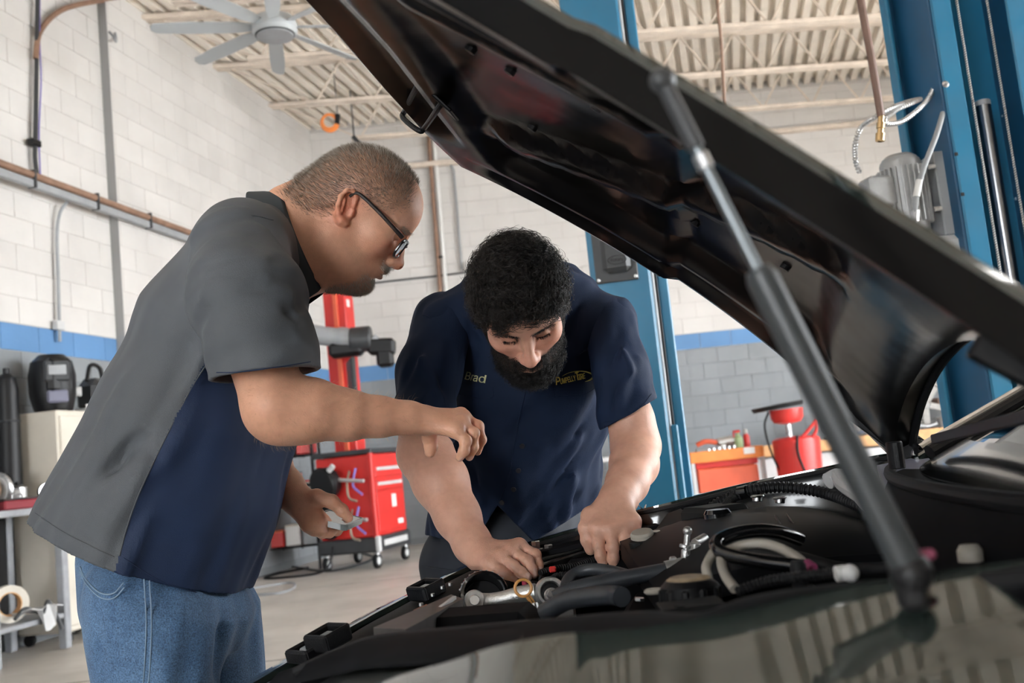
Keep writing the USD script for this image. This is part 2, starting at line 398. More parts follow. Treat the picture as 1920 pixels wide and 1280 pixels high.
# ---- ceiling fan
fc = ay(515, 54, 7.0)
fan = thing('ceiling_fan', 'large grey eight-blade ceiling fan hanging under the roof joists', 'ceiling fan', fc)
GREYF = mat('fan_grey', (.42, .44, .45), .45)
part(fan, 'motor_housing', lathe([(0, .085), (.09, .085), (.15, .07), (.165, .03), (.165, -.02), (.15, -.045), (.14, -.05)], fc, uz, 40), GREYF)
part(fan, 'bottom_cap', lathe([(.137, -.045), (.135, -.062), (.12, -.068), (0, -.07)], fc, uz, 40), GREYM)
part(fan, 'trim_ring', ring(.139, .006, fc + [0, 0, -.05], uz, 40, 8), BLACKP)
part(fan, 'downrod', cyl(fc + [0, 0, .08], [fc[0], fc[1], CEIL - .04], .04, 14), GREYF)
part(fan, 'mounting_plate', ring(.19, .012, fc + [0, 0, .33], uz, 32, 8), DKPL)
for k in range(8):
    a = math.radians(12 + 45 * k); d = np.array([math.cos(a), math.sin(a), 0]); e = np.array([-d[1], d[0], 0])
    pts = []
    for r, w, tw_, zz in ((.14, .035, .3, .0), (.3, .055, .3, -.0), (.6, .06, .27, .0), (.84, .05, .24, .0), (.87, .02, .24, 0)):
        c = fc + d * r + [0, 0, .01 + zz]; ax = e * math.cos(tw_) + uz * math.sin(tw_)
        pts.append([c - ax * w, c + ax * w])
    part(fan, 'blade', slab(np.array(pts), np.array([0, 0, .008])), GREYF)

# ---- pipes and conduits on the left wall
zc = 3.36
a, b = WL(-60, 300, .06), WL(330, 450, .06)
s0, s1 = (a - PW) @ tw, (b - PW) @ tw
q = lambda s, off, z: PW + tw * s + nw * off + uz * (z - PW[2])
pr = thing('pipe_run', 'horizontal rusty pipe over a grey channel along the left wall', 'pipe', q(s0, .1, zc))
part(pr, 'pipe', cyl(q(s0 - 2, .14, zc + .03), q(s1 + 3.0, .14, zc + .03), .028, 12), RUST)
part(pr, 'channel', beam(q(s0 - 2, .13, zc - .035), q(s1 + 3.0, .13, zc - .035), .05, .06), GREYM)
for s in np.arange(s0 - .2, s1 + 3, .75): part(pr, 'clamp', beam(q(s, .135, zc - .07), q(s, .135, zc + .07), .07, .02, up=tw), DKPL)
vc = thing('conduit', 'dark vertical conduit with a purple wire climbing the left wall', 'conduit', q(.45, .03, 3.4))
p0 = WL(72, 345, .05); p1 = WL(72, 55, .05); 
part(vc, 'tube', tube(spline([p0, WL(66, 300, .05), WL(66, 270, .05), WL(68, 160, .05), WL(72, -120, .05)], 24), .018, 8), DKPL)
part(vc, 'wire', tube(spline([WL(76, 340, .05), WL(73, 250, .06), WL(77, 150, .06), WL(74, 60, .06), WL(76, -90, .06)], 30), .006, 6), PURPLE)
part(vc, 'junction_box', bx((.10, .06, .05), WL(64, 268, .05), np.array([tw, nw, uz])), BLACKP)
cp = single('bent_pipe', tube(spline([WL(67, 110, .05), WL(74, 62, .05), WL(105, 25, .06), WL(150, 8, .06), WL(235, -6, .06)], 30), .022, 10), RUST, 'rusty curved pipe bending along the top of the left wall', 'pipe')
dc = thing('conduit', 'short grey conduit dropping from the rusty pipe to the blue stripe', 'conduit', WL(108, 500, .03))
part(dc, 'tube', tube(spline([WL(126, 378, .08), WL(112, 400, .05), WL(107, 440, .04), WL(109, 520, .04), WL(112, 640, .04)], 24), .014, 8), GREYM)
part(dc, 'outlet_box', bx((.09, .05, .07), WL(110, 610, .04), np.array([tw, nw, uz])), LGREY)
vw = single('hook', tube(spline([WL(205, 60, .1), WL(214, 70, .16), WL(218, 78, .12), WL(216, 62, .09)], 14), .012, 6), GREYM, 'small grey hook high on the left wall', 'hook')

# ---- pipes on the back wall
def pbk(x, y, off=.05): return WB(x, y, off)
pp = single('pipe', tube([pbk(801, 225), pbk(826, 552)], .026, 10), RUST, 'brown vertical pipe down the back wall', 'pipe')
pw = thing('pipe', 'white vertical pipe beside the brown pipe on the back wall', 'pipe', pbk(820, 500))
part(pw, 'tube', tube([pbk(811, 225), pbk(837, 552)], .026, 10), WHITEP)
part(pw, 'clamp', ring(.03, .012, pbk(826, 482), uz, 16, 8), BLACKP)
single('conduit', tube(spline([pbk(822, 303, .03), pbk(837, 303, .03), pbk(849, 315, .03), pbk(853, 345, .03), pbk(866, 505, .03)], 40), .014, 8), GREYM, 'thin grey conduit bending down the back wall right of the pipes', 'conduit')
single('cable', tube(spline([pbk(640, 538, .02), pbk(730, 527, .02), pbk(830, 516, .02), pbk(900, 507, .02)], 20), .012, 6), DKPL, 'dark cable stapled level across the back wall', 'cable')
sc = thing('security_camera', 'small white dome security camera on the back wall', 'security camera', pbk(880, 500, .08))
part(sc, 'base', cyl(pbk(880, 500, 0), pbk(880, 500, .05), .07, 18), WHITEP); part(sc, 'dome', ball(.055, pbk(884, 503, .09)), BLACKP)
oc = thing('cord_reel', 'orange cord bundle hung on the roof joist above the older man', 'cord reel', ay(620, 228, 10.6))
part(oc, 'cord', cat(*[ring(.075 + .01 * k, .014, ay(617, 228, 10.6) + [0, .02 * k, 0], [0, 1, .2], 20, 6) for k in range(3)]), ORANGE)
part(oc, 'hanger', cyl(ay(632, 232, 10.6), ay(633, 214, 10.6), .03, 8), BLACKP); part(oc, 'tie', cyl(ay(633, 220, 10.6), ay(633, 220, 10.6) * [1, 1, 0] + uz * (CEIL - .01), .006, 6), BLACKP)
dv = thing('door_opener_arm', 'dark diagonal arm with a grey end under the joists near the back corner', 'bracket', ay(680, 275, 11.3))
part(dv, 'arm', beam(ay(662, 256, 11.3), ay(694, 292, 11.3), .07, .05), DKPL); part(dv, 'strap', cyl(ay(664, 258, 11.3), ay(664, 258, 11.3) * [1, 1, 0] + uz * (CEIL - .01), .01, 6), DKPL); part(dv, 'end', bx((.12, .1, .14), ay(698, 285, 11.3)), GREYM)

# ---- hoses hanging from the roof
single('hanging_pipe', tube(spline([ay(1338, -200, 5.2), ay(1345, 0, 5.2), ay(1352, 80, 5.2), ay(1362, 260, 5.2)], 20), .009, 8), RUST, 'thin brown pipe hanging in front of the roof joists', 'pipe')
Yh = 3.1
h = thing('air_hose', 'brown air hose hanging from the roof with a brass coupling', 'hose', ay(1650, 200, Yh))
part(h, 'hose', tube(spline([ay(1590, -260, Yh), ay(1600, -120, Yh), ay(1614, 0, Yh), ay(1634, 110, Yh), ay(1652, 218, Yh)], 30), .0125, 12), BROWNP)
d = unit(ay(1650, 262, Yh) - ay(1652, 218, Yh)); c0 = ay(1652, 218, Yh)
part(h, 'coupling', lathe([(0, 0), (.010, 0), (.010, .02), (.013, .022), (.013, .04), (.010, .042), (.010, .055), (.0145, .057), (.0145, .082), (.008, .084), (.008, .07), (0, .07)], c0, d, 18), BRASS)

# ---- blue lift posts
def vbox(P, s, c, R): return bx(s, c, R, .004)
def lift_post_centre():
    Y = 4.4
    c = ay(1196, 700, Y); c[2] = 0
    t = thing('lift_post', 'blue two-post lift column behind the bearded man, with a black cover', 'vehicle lift', c, group='blue lift columns')
    yaw = math.radians(-8); xa = np.array([math.cos(yaw), math.sin(yaw), 0]); ya = np.array([-xa[1], xa[0], 0]); R = np.array([xa, ya, uz])
    o = lambda a, b, z: c + xa * a + ya * b + uz * z
    W = .262
    part(t, 'front_plate', bx((W, .012, 3.6), o(-.03, 0, 1.8), R, .004), BLUE)
    for a in (-.03 - W / 2 + .006,): part(t, 'side_plate', bx((.012, .30, 3.6), o(a, .15, 1.8), R, .004), BLUE)
    part(t, 'side_plate', bx((.012, .30, 3.6), o(-.03 + W / 2, .15, 1.8), R, .004), BLUE)
    part(t, 'edge_strip', bx((.014, .02, 3.6), o(-.03 + W / 2 + .012, .03, 1.8), R, .003), LGREY)
    part(t, 'flange', bx((.05, .04, 3.6), o(-.03 + W / 2 + .055, .10, 1.8), R, .006), BLUE)
    part(t, 'flange', bx((.03, .05, .8), o(-.03 + W / 2 + .03, .03, .62), R, .006), BLUE)
    part(t, 'slide_slot', bx((.012, .03, 3.6), o(-.03 + W / 2 + .026, .06, 1.8), R, .002), BLACKP)
    part(t, 'base_plate', bx((.5, .5, .02), o(0, .12, .01), R), BLUED)
    for a in (-.2, .2):
        for b in (-.08, .32): part(t, 'anchor_bolt', cyl(o(a, b, .02), o(a, b, .06), .014, 6), STEEL)
    # black cover with the oval badge
    cc = ay(1152, 478, Y - .02); cc = c + xa * ((cc - c) @ xa) + uz * cc[2]
    oo = lambda a, b, z: cc + xa * a + ya * b + uz * z
    cover = part(t, 'cover', cat(bx((.19, .012, .30), oo(0, -.012, .03), R, .004), bx((.125, .05, .24), oo(.005, -.035, .04), R, .02)), DKPL, label='black plastic control cover with an oval badge')
    el = [(math.cos(a) * .042, math.sin(a) * .021) for a in np.linspace(0, 2 * np.pi, 40, endpoint=False)]
    Rf = np.array([xa, uz, -ya])
    part(cover, 'badge', prism(Polygon(el, [[(x * .90, y * .86) for x, y in el]]), .004, oo(.01, -.059, -.03), Rf), BLACKP)
    part(cover, 'lettering', text('Rotary', .014, oo(.01, -.0595, -.03), xa, uz, .003, True), BLACKP)
    for a, z in ((-.083, -.105), (.083, -.105), (-.083, .16), (.083, .16)): part(cover, 'screw', cyl(oo(a, -.012, z), oo(a, -.026, z), .008, 10), STEEL)
    for z in (1.0, 1.45): part(t, 'bolt_hole', cyl(o(-.1, -.008, z), o(-.1, .0, z), .006, 10), BLACKP)
    return t
lift_post_centre()

def lift_post_right():
    Y = 3.35
    c = ay(1850, 330, Y); c[2] = 0
    t = thing('lift_post', 'large blue lift column at the right edge, open channel with a hydraulic cylinder inside', 'vehicle lift', c, group='blue lift columns')
    yaw = math.radians(6); xa = np.array([math.cos(yaw), math.sin(yaw), 0]); ya = np.array([-xa[1], xa[0], 0]); R = np.array([xa, ya, uz])
    o = lambda a, b, z: c + xa * a + ya * b + uz * z
    H = 3.5
    A = lambda px, py, b=0.0: float((apl(px, py, c + ya * b, ya) - c) @ xa)
    l0, l1 = A(1752, 60), A(1790, 60)
    part(t, 'front_lip', bx((l1 - l0, .014, H), o((l0 + l1) / 2, 0, H / 2), R, .005), BLUE)
    part(t, 'side_plate', bx((.014, .30, H), o(l0 - .002, .15, H / 2), R, .004), BLUED)
    part(t, 'outer_rail', bx((.016, .05, H), o(l0 - .045, .22, H / 2), R, .004), BLUE)
    part(t, 'rear_gusset', bx((.05, .012, H), o(l0 - .02, .24, H / 2), R, .004), BLUED)
    part(t, 'web', bx((.46, .014, H), o(l0 + .20, .26, H / 2), R, .004), BLUE)
    r0 = A(1893, 60)
    part(t, 'front_lip', bx((.09, .014, H), o(r0 + .045, 0, H / 2), R, .005), BLUE)
    part(t, 'side_plate', bx((.014, .26, H), o(r0 + .09, .13, H / 2), R, .004), BLUED)
    part(t, 'inner_rail', bx((.012, .10, H), o(l0 + .165, .20, H / 2), R, .003), BLUED)
    part(t, 'base_plate', bx((.62, .5, .02), o(.1, .14, .01), R), BLUED)
    for z, px in ((1.93, 0),):
        q = apl(1771, 159, c, ya); part(t, 'button_head_bolt', lathe([(0, .008), (.007, .007), (.012, .002), (.013, 0)], q - ya * .007, -ya, 16), STEEL)
    for (px, py) in ((1791, 290), (1803, 365)):
        q = apl(px, py, c, ya); part(t, 'square_hole', bx((.012, .004, .012), q - ya * .006, R, .0005), BLACKP)
    # hydraulic cylinder and cables inside the channel
    k0 = apl(1842, 192, c + ya * .12, ya); k1 = apl(1893, 520, c + ya * .12, ya)
    kx = (k0 - c) @ xa
    cy = part(t, 'hydraulic_cylinder', cyl(o(kx, .12, .35), o(kx, .12, k0[2]), .026, 28), CHROMED)
    part(cy, 'gland', cyl(o(kx, .12, k0[2] - .015), o(kx, .12, k0[2] + .006), .027, 28), GREYM)
    for (px, py) in ((1803, 60), (1860, 60)):
        a_ = A(px, py, .04); pts = [o(a_, .04, z) for z in np.linspace(.3, H, 3)]
        part(t, 'cable', tube(pts, .0045, 8), CABLE)
    for (px, py) in ((1880, 218), (1904, 373), (1800, 166)):
        q = apl(px, py, c + ya * .245, ya); part(t, 'rivet', cyl(q, q - ya * .008, .006, 10), STEEL)
    return t, c, xa, ya
CHROMED = mat('cylinder_steel', (.35, .36, .38), .22, 1.0)
CABLE = usdkit.material(stage, f'{LK}/wire_rope', {'g': ('geometry', {}), 'm': ('mapping', {'rotation': (0, .6, 0), 'scale': (1, 1, 1)}), 'w': ('wave_texture', {'bands_direction': 'z', 'scale': 45.0}), 'r': ('rgb_ramp', {'ramp': [(.2, (.25, .24, .24)), (.6, (.66, .65, .62))]}), 'b': ('bump', {'distance': .002}), 'p': ('principled_bsdf', {'roughness': .4, 'metallic': .4})},
                         [('g.position', 'm.vector'), ('m.vector', 'w.vector'), ('w.fac', 'r.fac'), ('r.color', 'p.base_color'), ('w.fac', 'b.height'), ('b.normal', 'p.normal')], surface='p.BSDF')
lr, lc, lxa, lya = lift_post_right()

# ---- the lift's motor with its armoured cable, bolted to the column
Ym = 3.45
mc = ay(1695, 360, Ym)
mo = thing('lift_motor', 'grey finned electric motor mounted beside the right lift column', 'motor', mc)
sc_ = S(Ym)
top = mc + uz * 62 * sc_
part(mo, 'body', lathe([(0, .118), (.05, .118), (.066, .112), (.07, .10), (.07, -.16), (0, -.16)], mc, uz, 36), LGREYM := mat('motor_grey', (.36, .36, .355), .42, .3, var=.12, scale=20))
for k in range(26):
    a = 2 * math.pi * k / 26; d = np.array([math.cos(a), math.sin(a), 0])
    part(mo, 'fin', bx((.018, .005, .2), mc + d * .075 + uz * -.02, fr(d, np.cross(uz, d)), .001), LGREYM, smooth=False)
part(mo, 'end_bell', lathe([(0, .135), (.045, .132), (.06, .12), (.062, .10)], mc, uz, 36), LGREYM)
part(mo, 'terminal_box', bx((.10, .09, .11), mc + np.array([-.10, -.02, -.0]), fr([1, .2, 0], [-.2, 1, 0]), .01), LGREYM)
part(mo, 'bracket', bx((.05, .12, .3), mc + np.array([.12, 0, -.03]), I3, .004), GREYM)
part(mo, 'mounting_plate', bx((.012, .16, .4), mc + np.array([.15, .0, -.06]), I3, .003), BLUED)
for dz in (.06, -.09): part(mo, 'bolt', cyl(mc + np.array([.06, -.08, dz]), mc + np.array([.085, -.085, dz]), .009, 8), STEEL)
part(mo, 'tank', bx((.2, .15, .3), mc + np.array([.06, .0, -.33]), I3, .02), LGREY)
# armoured cable: a spiral-wound tube
def ribbed(pts, r, pitch=.008, depth=.25, sides=10):
    p = np.asarray(pts); L = np.r_[0, np.cumsum(np.linalg.norm(np.diff(p, axis=0), axis=1))]; n = int(L[-1] / pitch * 4) + 2; n = min(n, 900)
    u = np.linspace(0, L[-1], n); q = np.stack([np.interp(u, L, p[:, k]) for k in range(3)], 1)
    return tube(q, r * (1 - depth * (np.arange(n) % 4 < 2)), sides)
cpts = [ay(x, y, Ym - .02 - .1 * k) for (x, y, k) in ((1612, 325, 0), (1604, 300, 0), (1604, 270, .5), (1614, 240, 1), (1640, 220, 2), (1668, 204, 2), (1700, 192, 1), (1725, 186, .5), (1712, 192, 1), (1680, 206, 1.5), (1661, 222, 2), (1662, 232, 2), (1690, 228, 1.5), (1722, 205, 1), (1745, 178, .5), (1758, 145, 0))]
single('armoured_cable', ribbed(spline(cpts, 200), .0095, .012, .3), STEEL, 'looped silver armoured cable from the motor to the blue column', 'cable')
hd = thing('hydraulic_hose', 'black hydraulic hose with a white sleeve in front of the motor', 'hose', ay(1740, 280, Ym - .14))
part(hd, 'hose', tube(spline([ay(1768, 212, Ym - .1), ay(1755, 255, Ym - .14), ay(1732, 315, Ym - .15), ay(1718, 370, Ym - .14), ay(1714, 420, Ym - .1)], 24), .0095, 12), GREYM)
part(hd, 'sleeve', tube([ay(1724, 337, Ym - .149), ay(1718, 368, Ym - .144)], .0115, 14), WHITEP)
part(hd, 'fitting', cyl(ay(1716, 392, Ym - .12), ay(1715, 415, Ym - .105), .015, 8), STEEL)

# ---- red wheel-alignment machine
def aligner():
    c = az(714, 1066, 0)
    u, v = unit([-.95, .31, 0]), unit([.31, .95, 0])
    t = thing('alignment_machine', 'red wheel alignment cart with white drawers, tall red post and grey camera beam', 'workshop machine', c)
    o = lambda a, b, z: c + u * a + v * b + uz * z
    R = np.array([u, v, uz]); A, B = .68, .78
    part(t, 'base_tray', bx((A, B, .15), o(A / 2, B / 2, .235), R, .02), DKPL)
    part(t, 'bumper', bx((.05, .05, .16), o(0.0, 0.0, .24), R, .01), LGREY)
    part(t, 'base_trim', bx((.01, B * .7, .06), o(-.006, B / 2, .24), R, .004), LGREY)
    part(t, 'cabinet', bx((A - .06, B - .06, .82), o(A / 2, B / 2, .72), R, .012), RED)
    part(t, 'corner_post', bx((.05, .05, .86), o(.03, .03, .73), R, .01), RED)
    part(t, 'top', bx((A, B, .05), o(A / 2, B / 2, 1.16), R, .01), DKPL)
    for k in range(2):
        dr = part(t, 'drawer', bx((.02, B * .8, .11), o(.028, B / 2 + .02, .95 - k * .15), R, .005), RED)
        part(dr, 'drawer_pull', bx((.02, B * .72, .035), o(.018, B / 2 + .02, .975 - k * .15), R, .006), LGREY)
    dp = part(t, 'door', bx((.02, B * .8, .42), o(.028, B / 2 + .02, .56), R, .005), RED)
    part(dp, 'sticker', bx((.004, .1, .13), o(.016, B * .6, .64), R, .001), WHITEP); part(dp, 'sticker', bx((.004, .12, .05), o(.016, B * .75, .42), R, .001), WHITEP)
    for (a, b) in ((.06, .06), (A - .06, .06), (.06, B - .06), (A - .06, B - .06)):
        cs = part(t, 'caster', cyl(o(a - .02, b, .075), o(a + .02, b, .075), .072, 22), RUBBER, label='black rubber caster wheel')
        part(cs, 'hub', cyl(o(a - .024, b, .075), o(a + .024, b, .075), .042, 16), LGREY)
        part(cs, 'fork', bx((.06, .05, .05), o(a, b, .15), R, .008), STEEL)
    # measuring heads hung on the left face
    for k, z in enumerate((.88, .50)):
        hc = o(.48, -.10, z)
        hd = part(t, 'wheel_clamp', cat(lathe([(0, -.11), (.10, -.11), (.15, -.07), (.165, 0), (.16, .06), (.12, .08), (0, .08)], hc, unit(-v + .3 * u - .25 * uz), 28)), BLACKP, label='black round wheel clamp hung on the red side')
        part(hd, 'clamp_band', ring(.155, .02, hc + unit(-v + .3 * u - .25 * uz) * .03, unit(-v + .3 * u - .25 * uz), 28, 8), RUBBER)
        part(hd, 'rod', cyl(hc + u * -.02 + uz * .04, o(.05, -.10, z - .01), .02, 10), ALU)
        part(hd, 'knob', cyl(hc - v * .1 + uz * .12 - u * .1, hc - v * .1 + uz * .17 - u * .16, .028, 10), LGREY)
        part(hd, 'lever', cyl(hc + u * .14, hc + u * .30 + uz * .02, .018, 8), BLACKP)
        part(t, 'hook', tube(spline([o(.24, -.03, z + .10), o(.24, -.10, z - .02), o(.22, -.12, z - .16), o(.13, -.13, z - .2)], 14), .012, 8), BRASSD)
        part(t, 'hook', tube(spline([o(.17, -.03, z + .12), o(.17, -.09, z + .02), o(.17, -.1, z - .06), o(.07, -.12, z - .14)], 14), .012, 8), PURPLE)
    # post and camera beam
    pc = o(.46, .45, 0)
    zt = 2.95
    po = part(t, 'post', bx((.26, .20, zt - 1.15), pc + uz * (1.15 + zt) / 2, R, .01), RED)
    part(po, 'channel', bx((.05, .03, zt - 1.2), pc - v * .11 - u * .02 + uz * (1.15 + zt) / 2, R, .004), REDO)
    part(po, 'sticker', bx((.004, .06, .08), pc - u * .132 - v * .03 + uz * 2.75, R, .001), WHITEP)
    bz = ay(650, 640, pc[1] - .25)
    bd = unit([1, .0, 0])
    b0 = ay(545, 622, bz[1]); b1 = ay(668, 637, bz[1]); 
    be = part(t, 'camera_beam', tube(spline([b0 - bd * .5, b0, (b0 + b1) / 2, b1], 24), np.r_[np.full(20, .10), np.full(50, .115)][:len(spline([b0 - bd * .5, b0, (b0 + b1) / 2, b1], 24))], 18), GREYM)
    part(be, 'collar', cyl(b1 - bd * .06, b1 + bd * .16, .135, 20), DKPL)
    part(be, 'neck', beam(b1 + bd * .15 - uz * .01, ay(706, 648, bz[1]), .14, .15), GREYM)
    ch = part(be, 'camera_head', cat(bx((.28, .18, .17), ay(716, 650, bz[1]), fr([1, 0, -.08], [0, 1, 0]), .03), bx((.17, .17, .22), ay(722, 668, bz[1]), I3, .03)), BLACKP)
    part(be, 'motor_pod', bx((.36, .18, .16), ay(650, 655, bz[1]), I3, .04), BLACKP)
    part(t, 'monitor', bx((.05, .5, .42), ay(660, 712, pc[1] - .5), fr([.95, .25, 0], [-.25, .95, 0]) @ np.eye(3), .015), DKPL)
    part(t, 'cord', tube(spline([o(.5, -.02, .25), o(.5, -.1, .1), o(.6, -.2, .02), o(1.1, -.3, .015), o(1.25, .1, .012), o(1.1, .5, .012)], 30), .012, 6), RUBBER)
BRASSD = mat('dull_brass', (.34, .28, .22), .5, .6)
aligner()

# ---- clutter behind the red cart and between the men
rk = thing('wire_shelf', 'black wire shelf with small parts left of the red machine', 'shelf', ay(556, 1000, 10.8) * [1, 1, 0])
for dx in (-.27, .27):
    for dy in (-.2, .2): part(rk, 'upright', cyl(rk.loc + [dx, dy, 0], rk.loc + [dx, dy, 1.75], .015, 8), BLACKP)
for z in (.25, .75, 1.2, 1.7): part(rk, 'wire_tier', cat(*[cyl(rk.loc + [-.29, y, z], rk.loc + [.29, y, z], .008, 6) for y in np.linspace(-.2, .2, 6)], *[cyl(rk.loc + [x, -.22, z - .01], rk.loc + [x, .22, z - .01], .01, 6) for x in (-.28, -.1, .1, .28)]), BLACKP)
rng = random.Random(4)
bins = [('red', RED), ('white', WHITEP), ('grey', GREYM), ('orange', REDO), ('beige', BEIGE), ('black', BLACKP)]
for zi, z in enumerate((.26, .76, 1.21)):
    for k in range(3):
        nm, m_ = bins[(k + zi * 2) % 6]; hgt = .16 + .05 * ((k + zi) % 3)
        c = rk.loc + np.array([-.18 + .18 * k, -.02, z + hgt / 2 + .004])
        tt = thing('parts_box', f'{nm} parts box on the {["lower", "middle", "upper"][zi]} tier of the wire shelf, {["left", "middle", "right"][k]}', 'box', c - [0, 0, hgt / 2], group='parts boxes on the wire shelf')
        part(tt, 'body', bx((.16, .3, hgt), c, I3, .01), m_); part(tt, 'lid', bx((.165, .305, .02), c + [0, 0, hgt / 2], I3, .006), bins[(k + zi + 3) % 6][1])
jug = thing('jug', 'white plastic jug on the floor right of the red machine', 'jug', az(782, 1003, 0) * [1, 1, 0])
jc = ay(783, 960, 10.9); jc[2] = 0; jug2 = jc
part(jug, 'body', mv(lathe([(0, 0), (.16, 0), (.17, .03), (.17, .42), (.12, .52), (.05, .56), (.05, .6), (0, .6)], (0, 0, 0), uz, 24), jug.loc + [0, 0, 0]), WHITEP)
part(jug, 'cap', cyl(jug.loc + [0, 0, .59], jug.loc + [0, 0, .65], .06, 16), REDO)
# floor cords
single('floor_cord', tube(spline([az(470, 1070, .01), az(540, 1062, .01), az(620, 1070, .01), az(700, 1045, .01), az(640, 1030, .01)], 40), .012, 6), GREENC if False else DKPL, 'dark cord lying across the floor in front of the red machine', 'cord')
single('floor_cord', tube(spline([az(440, 1108, .01), az(500, 1098, .01), az(545, 1092, .01), az(552, 1100, .01), az(520, 1112, .01), az(440, 1116, .01)], 50), .011, 6), GREYM, 'grey looped cord on the floor right of the jeans', 'cord')

# ---- benches along the back wall, right
Yb = 11.6
bz = .78
x0, x1 = ay(1255, 850, Yb)[0], ay(1800, 820, Yb)[0] + .6
bn = thing('workbench', 'long workbench with a wooden edge along the back wall', 'workbench', ((x0 + x1) / 2, Yb, 0))
part(bn, 'worktop', bx((x1 - x0, .75, .05), ((x0 + x1) / 2, Yb + .37, bz - .03), I3, .008), GREYM)
part(bn, 'edge_board', bx((x1 - x0, .03, .13), ((x0 + x1) / 2, Yb - .02, bz - .06), I3, .006), WOOD)
part(bn, 'apron', bx((x1 - x0 - .3, .03, .55), ((x0 + x1) / 2, Yb + .05, bz - .42), I3, .006), LGREY)
for k in range(5): part(bn, 'leg', bx((.08, .08, bz - .06), (x0 + .1 + (x1 - x0 - .2) * k / 4, Yb + .12, (bz - .06) / 2), I3, .006), BENCHM)
# orange tool cart
Yc = 10.9
cx0, cx1 = ay(1297, 860, Yc)[0], ay(1428, 850, Yc)[0]
zt = ay(1362, 845, Yc)[2]
tc = thing('tool_cart', 'orange tool cart with a red drawer in front of the bench', 'tool cart', ((cx0 + cx1) / 2, Yc, 0))
xm, wd = (cx0 + cx1) / 2, cx1 - cx0
part(tc, 'top_tray', cat(bx((wd + .04, .55, .02), (xm, Yc + .25, zt - .04), I3, .004), bx((wd + .04, .03, .12), (xm, Yc - .02, zt - .04), I3, .006), bx((.03, .55, .1), (xm - wd / 2, Yc + .25, zt - .03), I3, .006), bx((.03, .55, .1), (xm + wd / 2, Yc + .25, zt - .03), I3, .006)), ORANGE)
part(tc, 'shadow_board', bx((wd - .08, .04, .07), (xm, Yc + .06, zt - .13), I3, .004), RED)
part(tc, 'drawer', bx((wd - .1, .4, .26), (xm, Yc + .22, zt - .30), I3, .012), REDO)
part(tc, 'lower_tray', bx((wd - .06, .5, .04), (xm, Yc + .25, .14), I3, .006), LGREY)
for sx in (-1, 1):
    for yy in (0, .5): part(tc, 'leg', bx((.045, .045, zt - .05), (xm + sx * wd / 2, Yc + yy, (zt - .05) / 2 + .05), I3, .005), LGREY)
    for yy in (0, .5): part(tc, 'caster', cyl((xm + sx * wd / 2 - .02, Yc + yy, .05), (xm + sx * wd / 2 + .02, Yc + yy, .05), .05, 14), RUBBER)
part(tc, 'label_plate', bx((.12, .004, .07), (xm + wd * .32, Yc - .037, zt - .02), I3, .001), WHITEP)
def tool(name, label, cat_, c, parts, group=None):
    t = thing(name, label, cat_, c, group)
    for nm, m_, ma in parts: part(t, nm, m_, ma)
tz = zt - .028
g = np.array([xm - wd * .22, Yc + .1, tz])
tool('angle_grinder', 'grey angle grinder with an orange-red grip lying on the orange cart', 'power tool', g, [('body', cyl(g + [-.14, 0, .045], g + [.12, .02, .045], .042, 14), GREYM), ('grip', tube(spline([g + [-.12, .02, .12], g + [-.02, 0, .15], g + [.1, .02, .13]], 12), .028, 10), REDO), ('head', cyl(g + [.15, 0, .02], g + [.15, 0, .1], .05, 16), ALU), ('disc', cyl(g + [.15, 0, .01], g + [.15, 0, .018], .075, 20), DKPL)])
g = np.array([xm + .06, Yc + .2, tz])
tool('impact_wrench', 'silver impact wrench standing on the orange cart', 'power tool', g, [('body', cyl(g + [-.1, 0, .12], g + [.1, 0, .14], .055, 16), ALU), ('handle', beam(g + [.05, 0, 0.0], g + [.03, 0, .12], .045, .05), DKPL), ('anvil', cyl(g + [-.14, 0, .118], g + [-.1, 0, .12], .02, 10), STEEL)])
g = np.array([xm + wd * .24, Yc + .16, tz])
tool('spray_bottle', 'green spray bottle with a red trigger on the orange cart', 'bottle', g, [('body', lathe([(0, 0), (.045, 0), (.048, .02), (.048, .15), (.02, .19), (.016, .21), (0, .21)], g, uz, 18), mat('light_green', (.42, .55, .28), .4)), ('trigger', cat(bx((.08, .03, .03), g + [-.01, 0, .225], I3, .006), bx((.015, .02, .06), g + [-.045, 0, .19], I3, .004)), RED)])
g = np.array([xm + wd * .36, Yc + .16, tz])
tool('spray_can', 'red and white spray can beside the green bottle on the orange cart', 'can', g, [('body', lathe([(0, 0), (.033, 0), (.035, .01), (.035, .16), (.02, .19), (0, .19)], g, uz, 18), RED), ('cap', lathe([(0, .24), (.016, .24), (.02, .23), (.02, .185), (0, .185)], g, uz, 14), WHITEP)])
g = np.array([xm - wd * .05, Yc + .02, tz])
tool('socket_tray', 'blue-grey tray of sockets at the front of the orange cart', 'tray', g, [('tray', bx((.34, .1, .03), g + [0, 0, .016], I3, .006), GREYM)] + [('socket', cyl(g + [-.14 + .055 * k, 0, .03], g + [-.14 + .055 * k, 0, .07 + .006 * (k % 3)], .018, 12), STEEL) for k in range(6)])
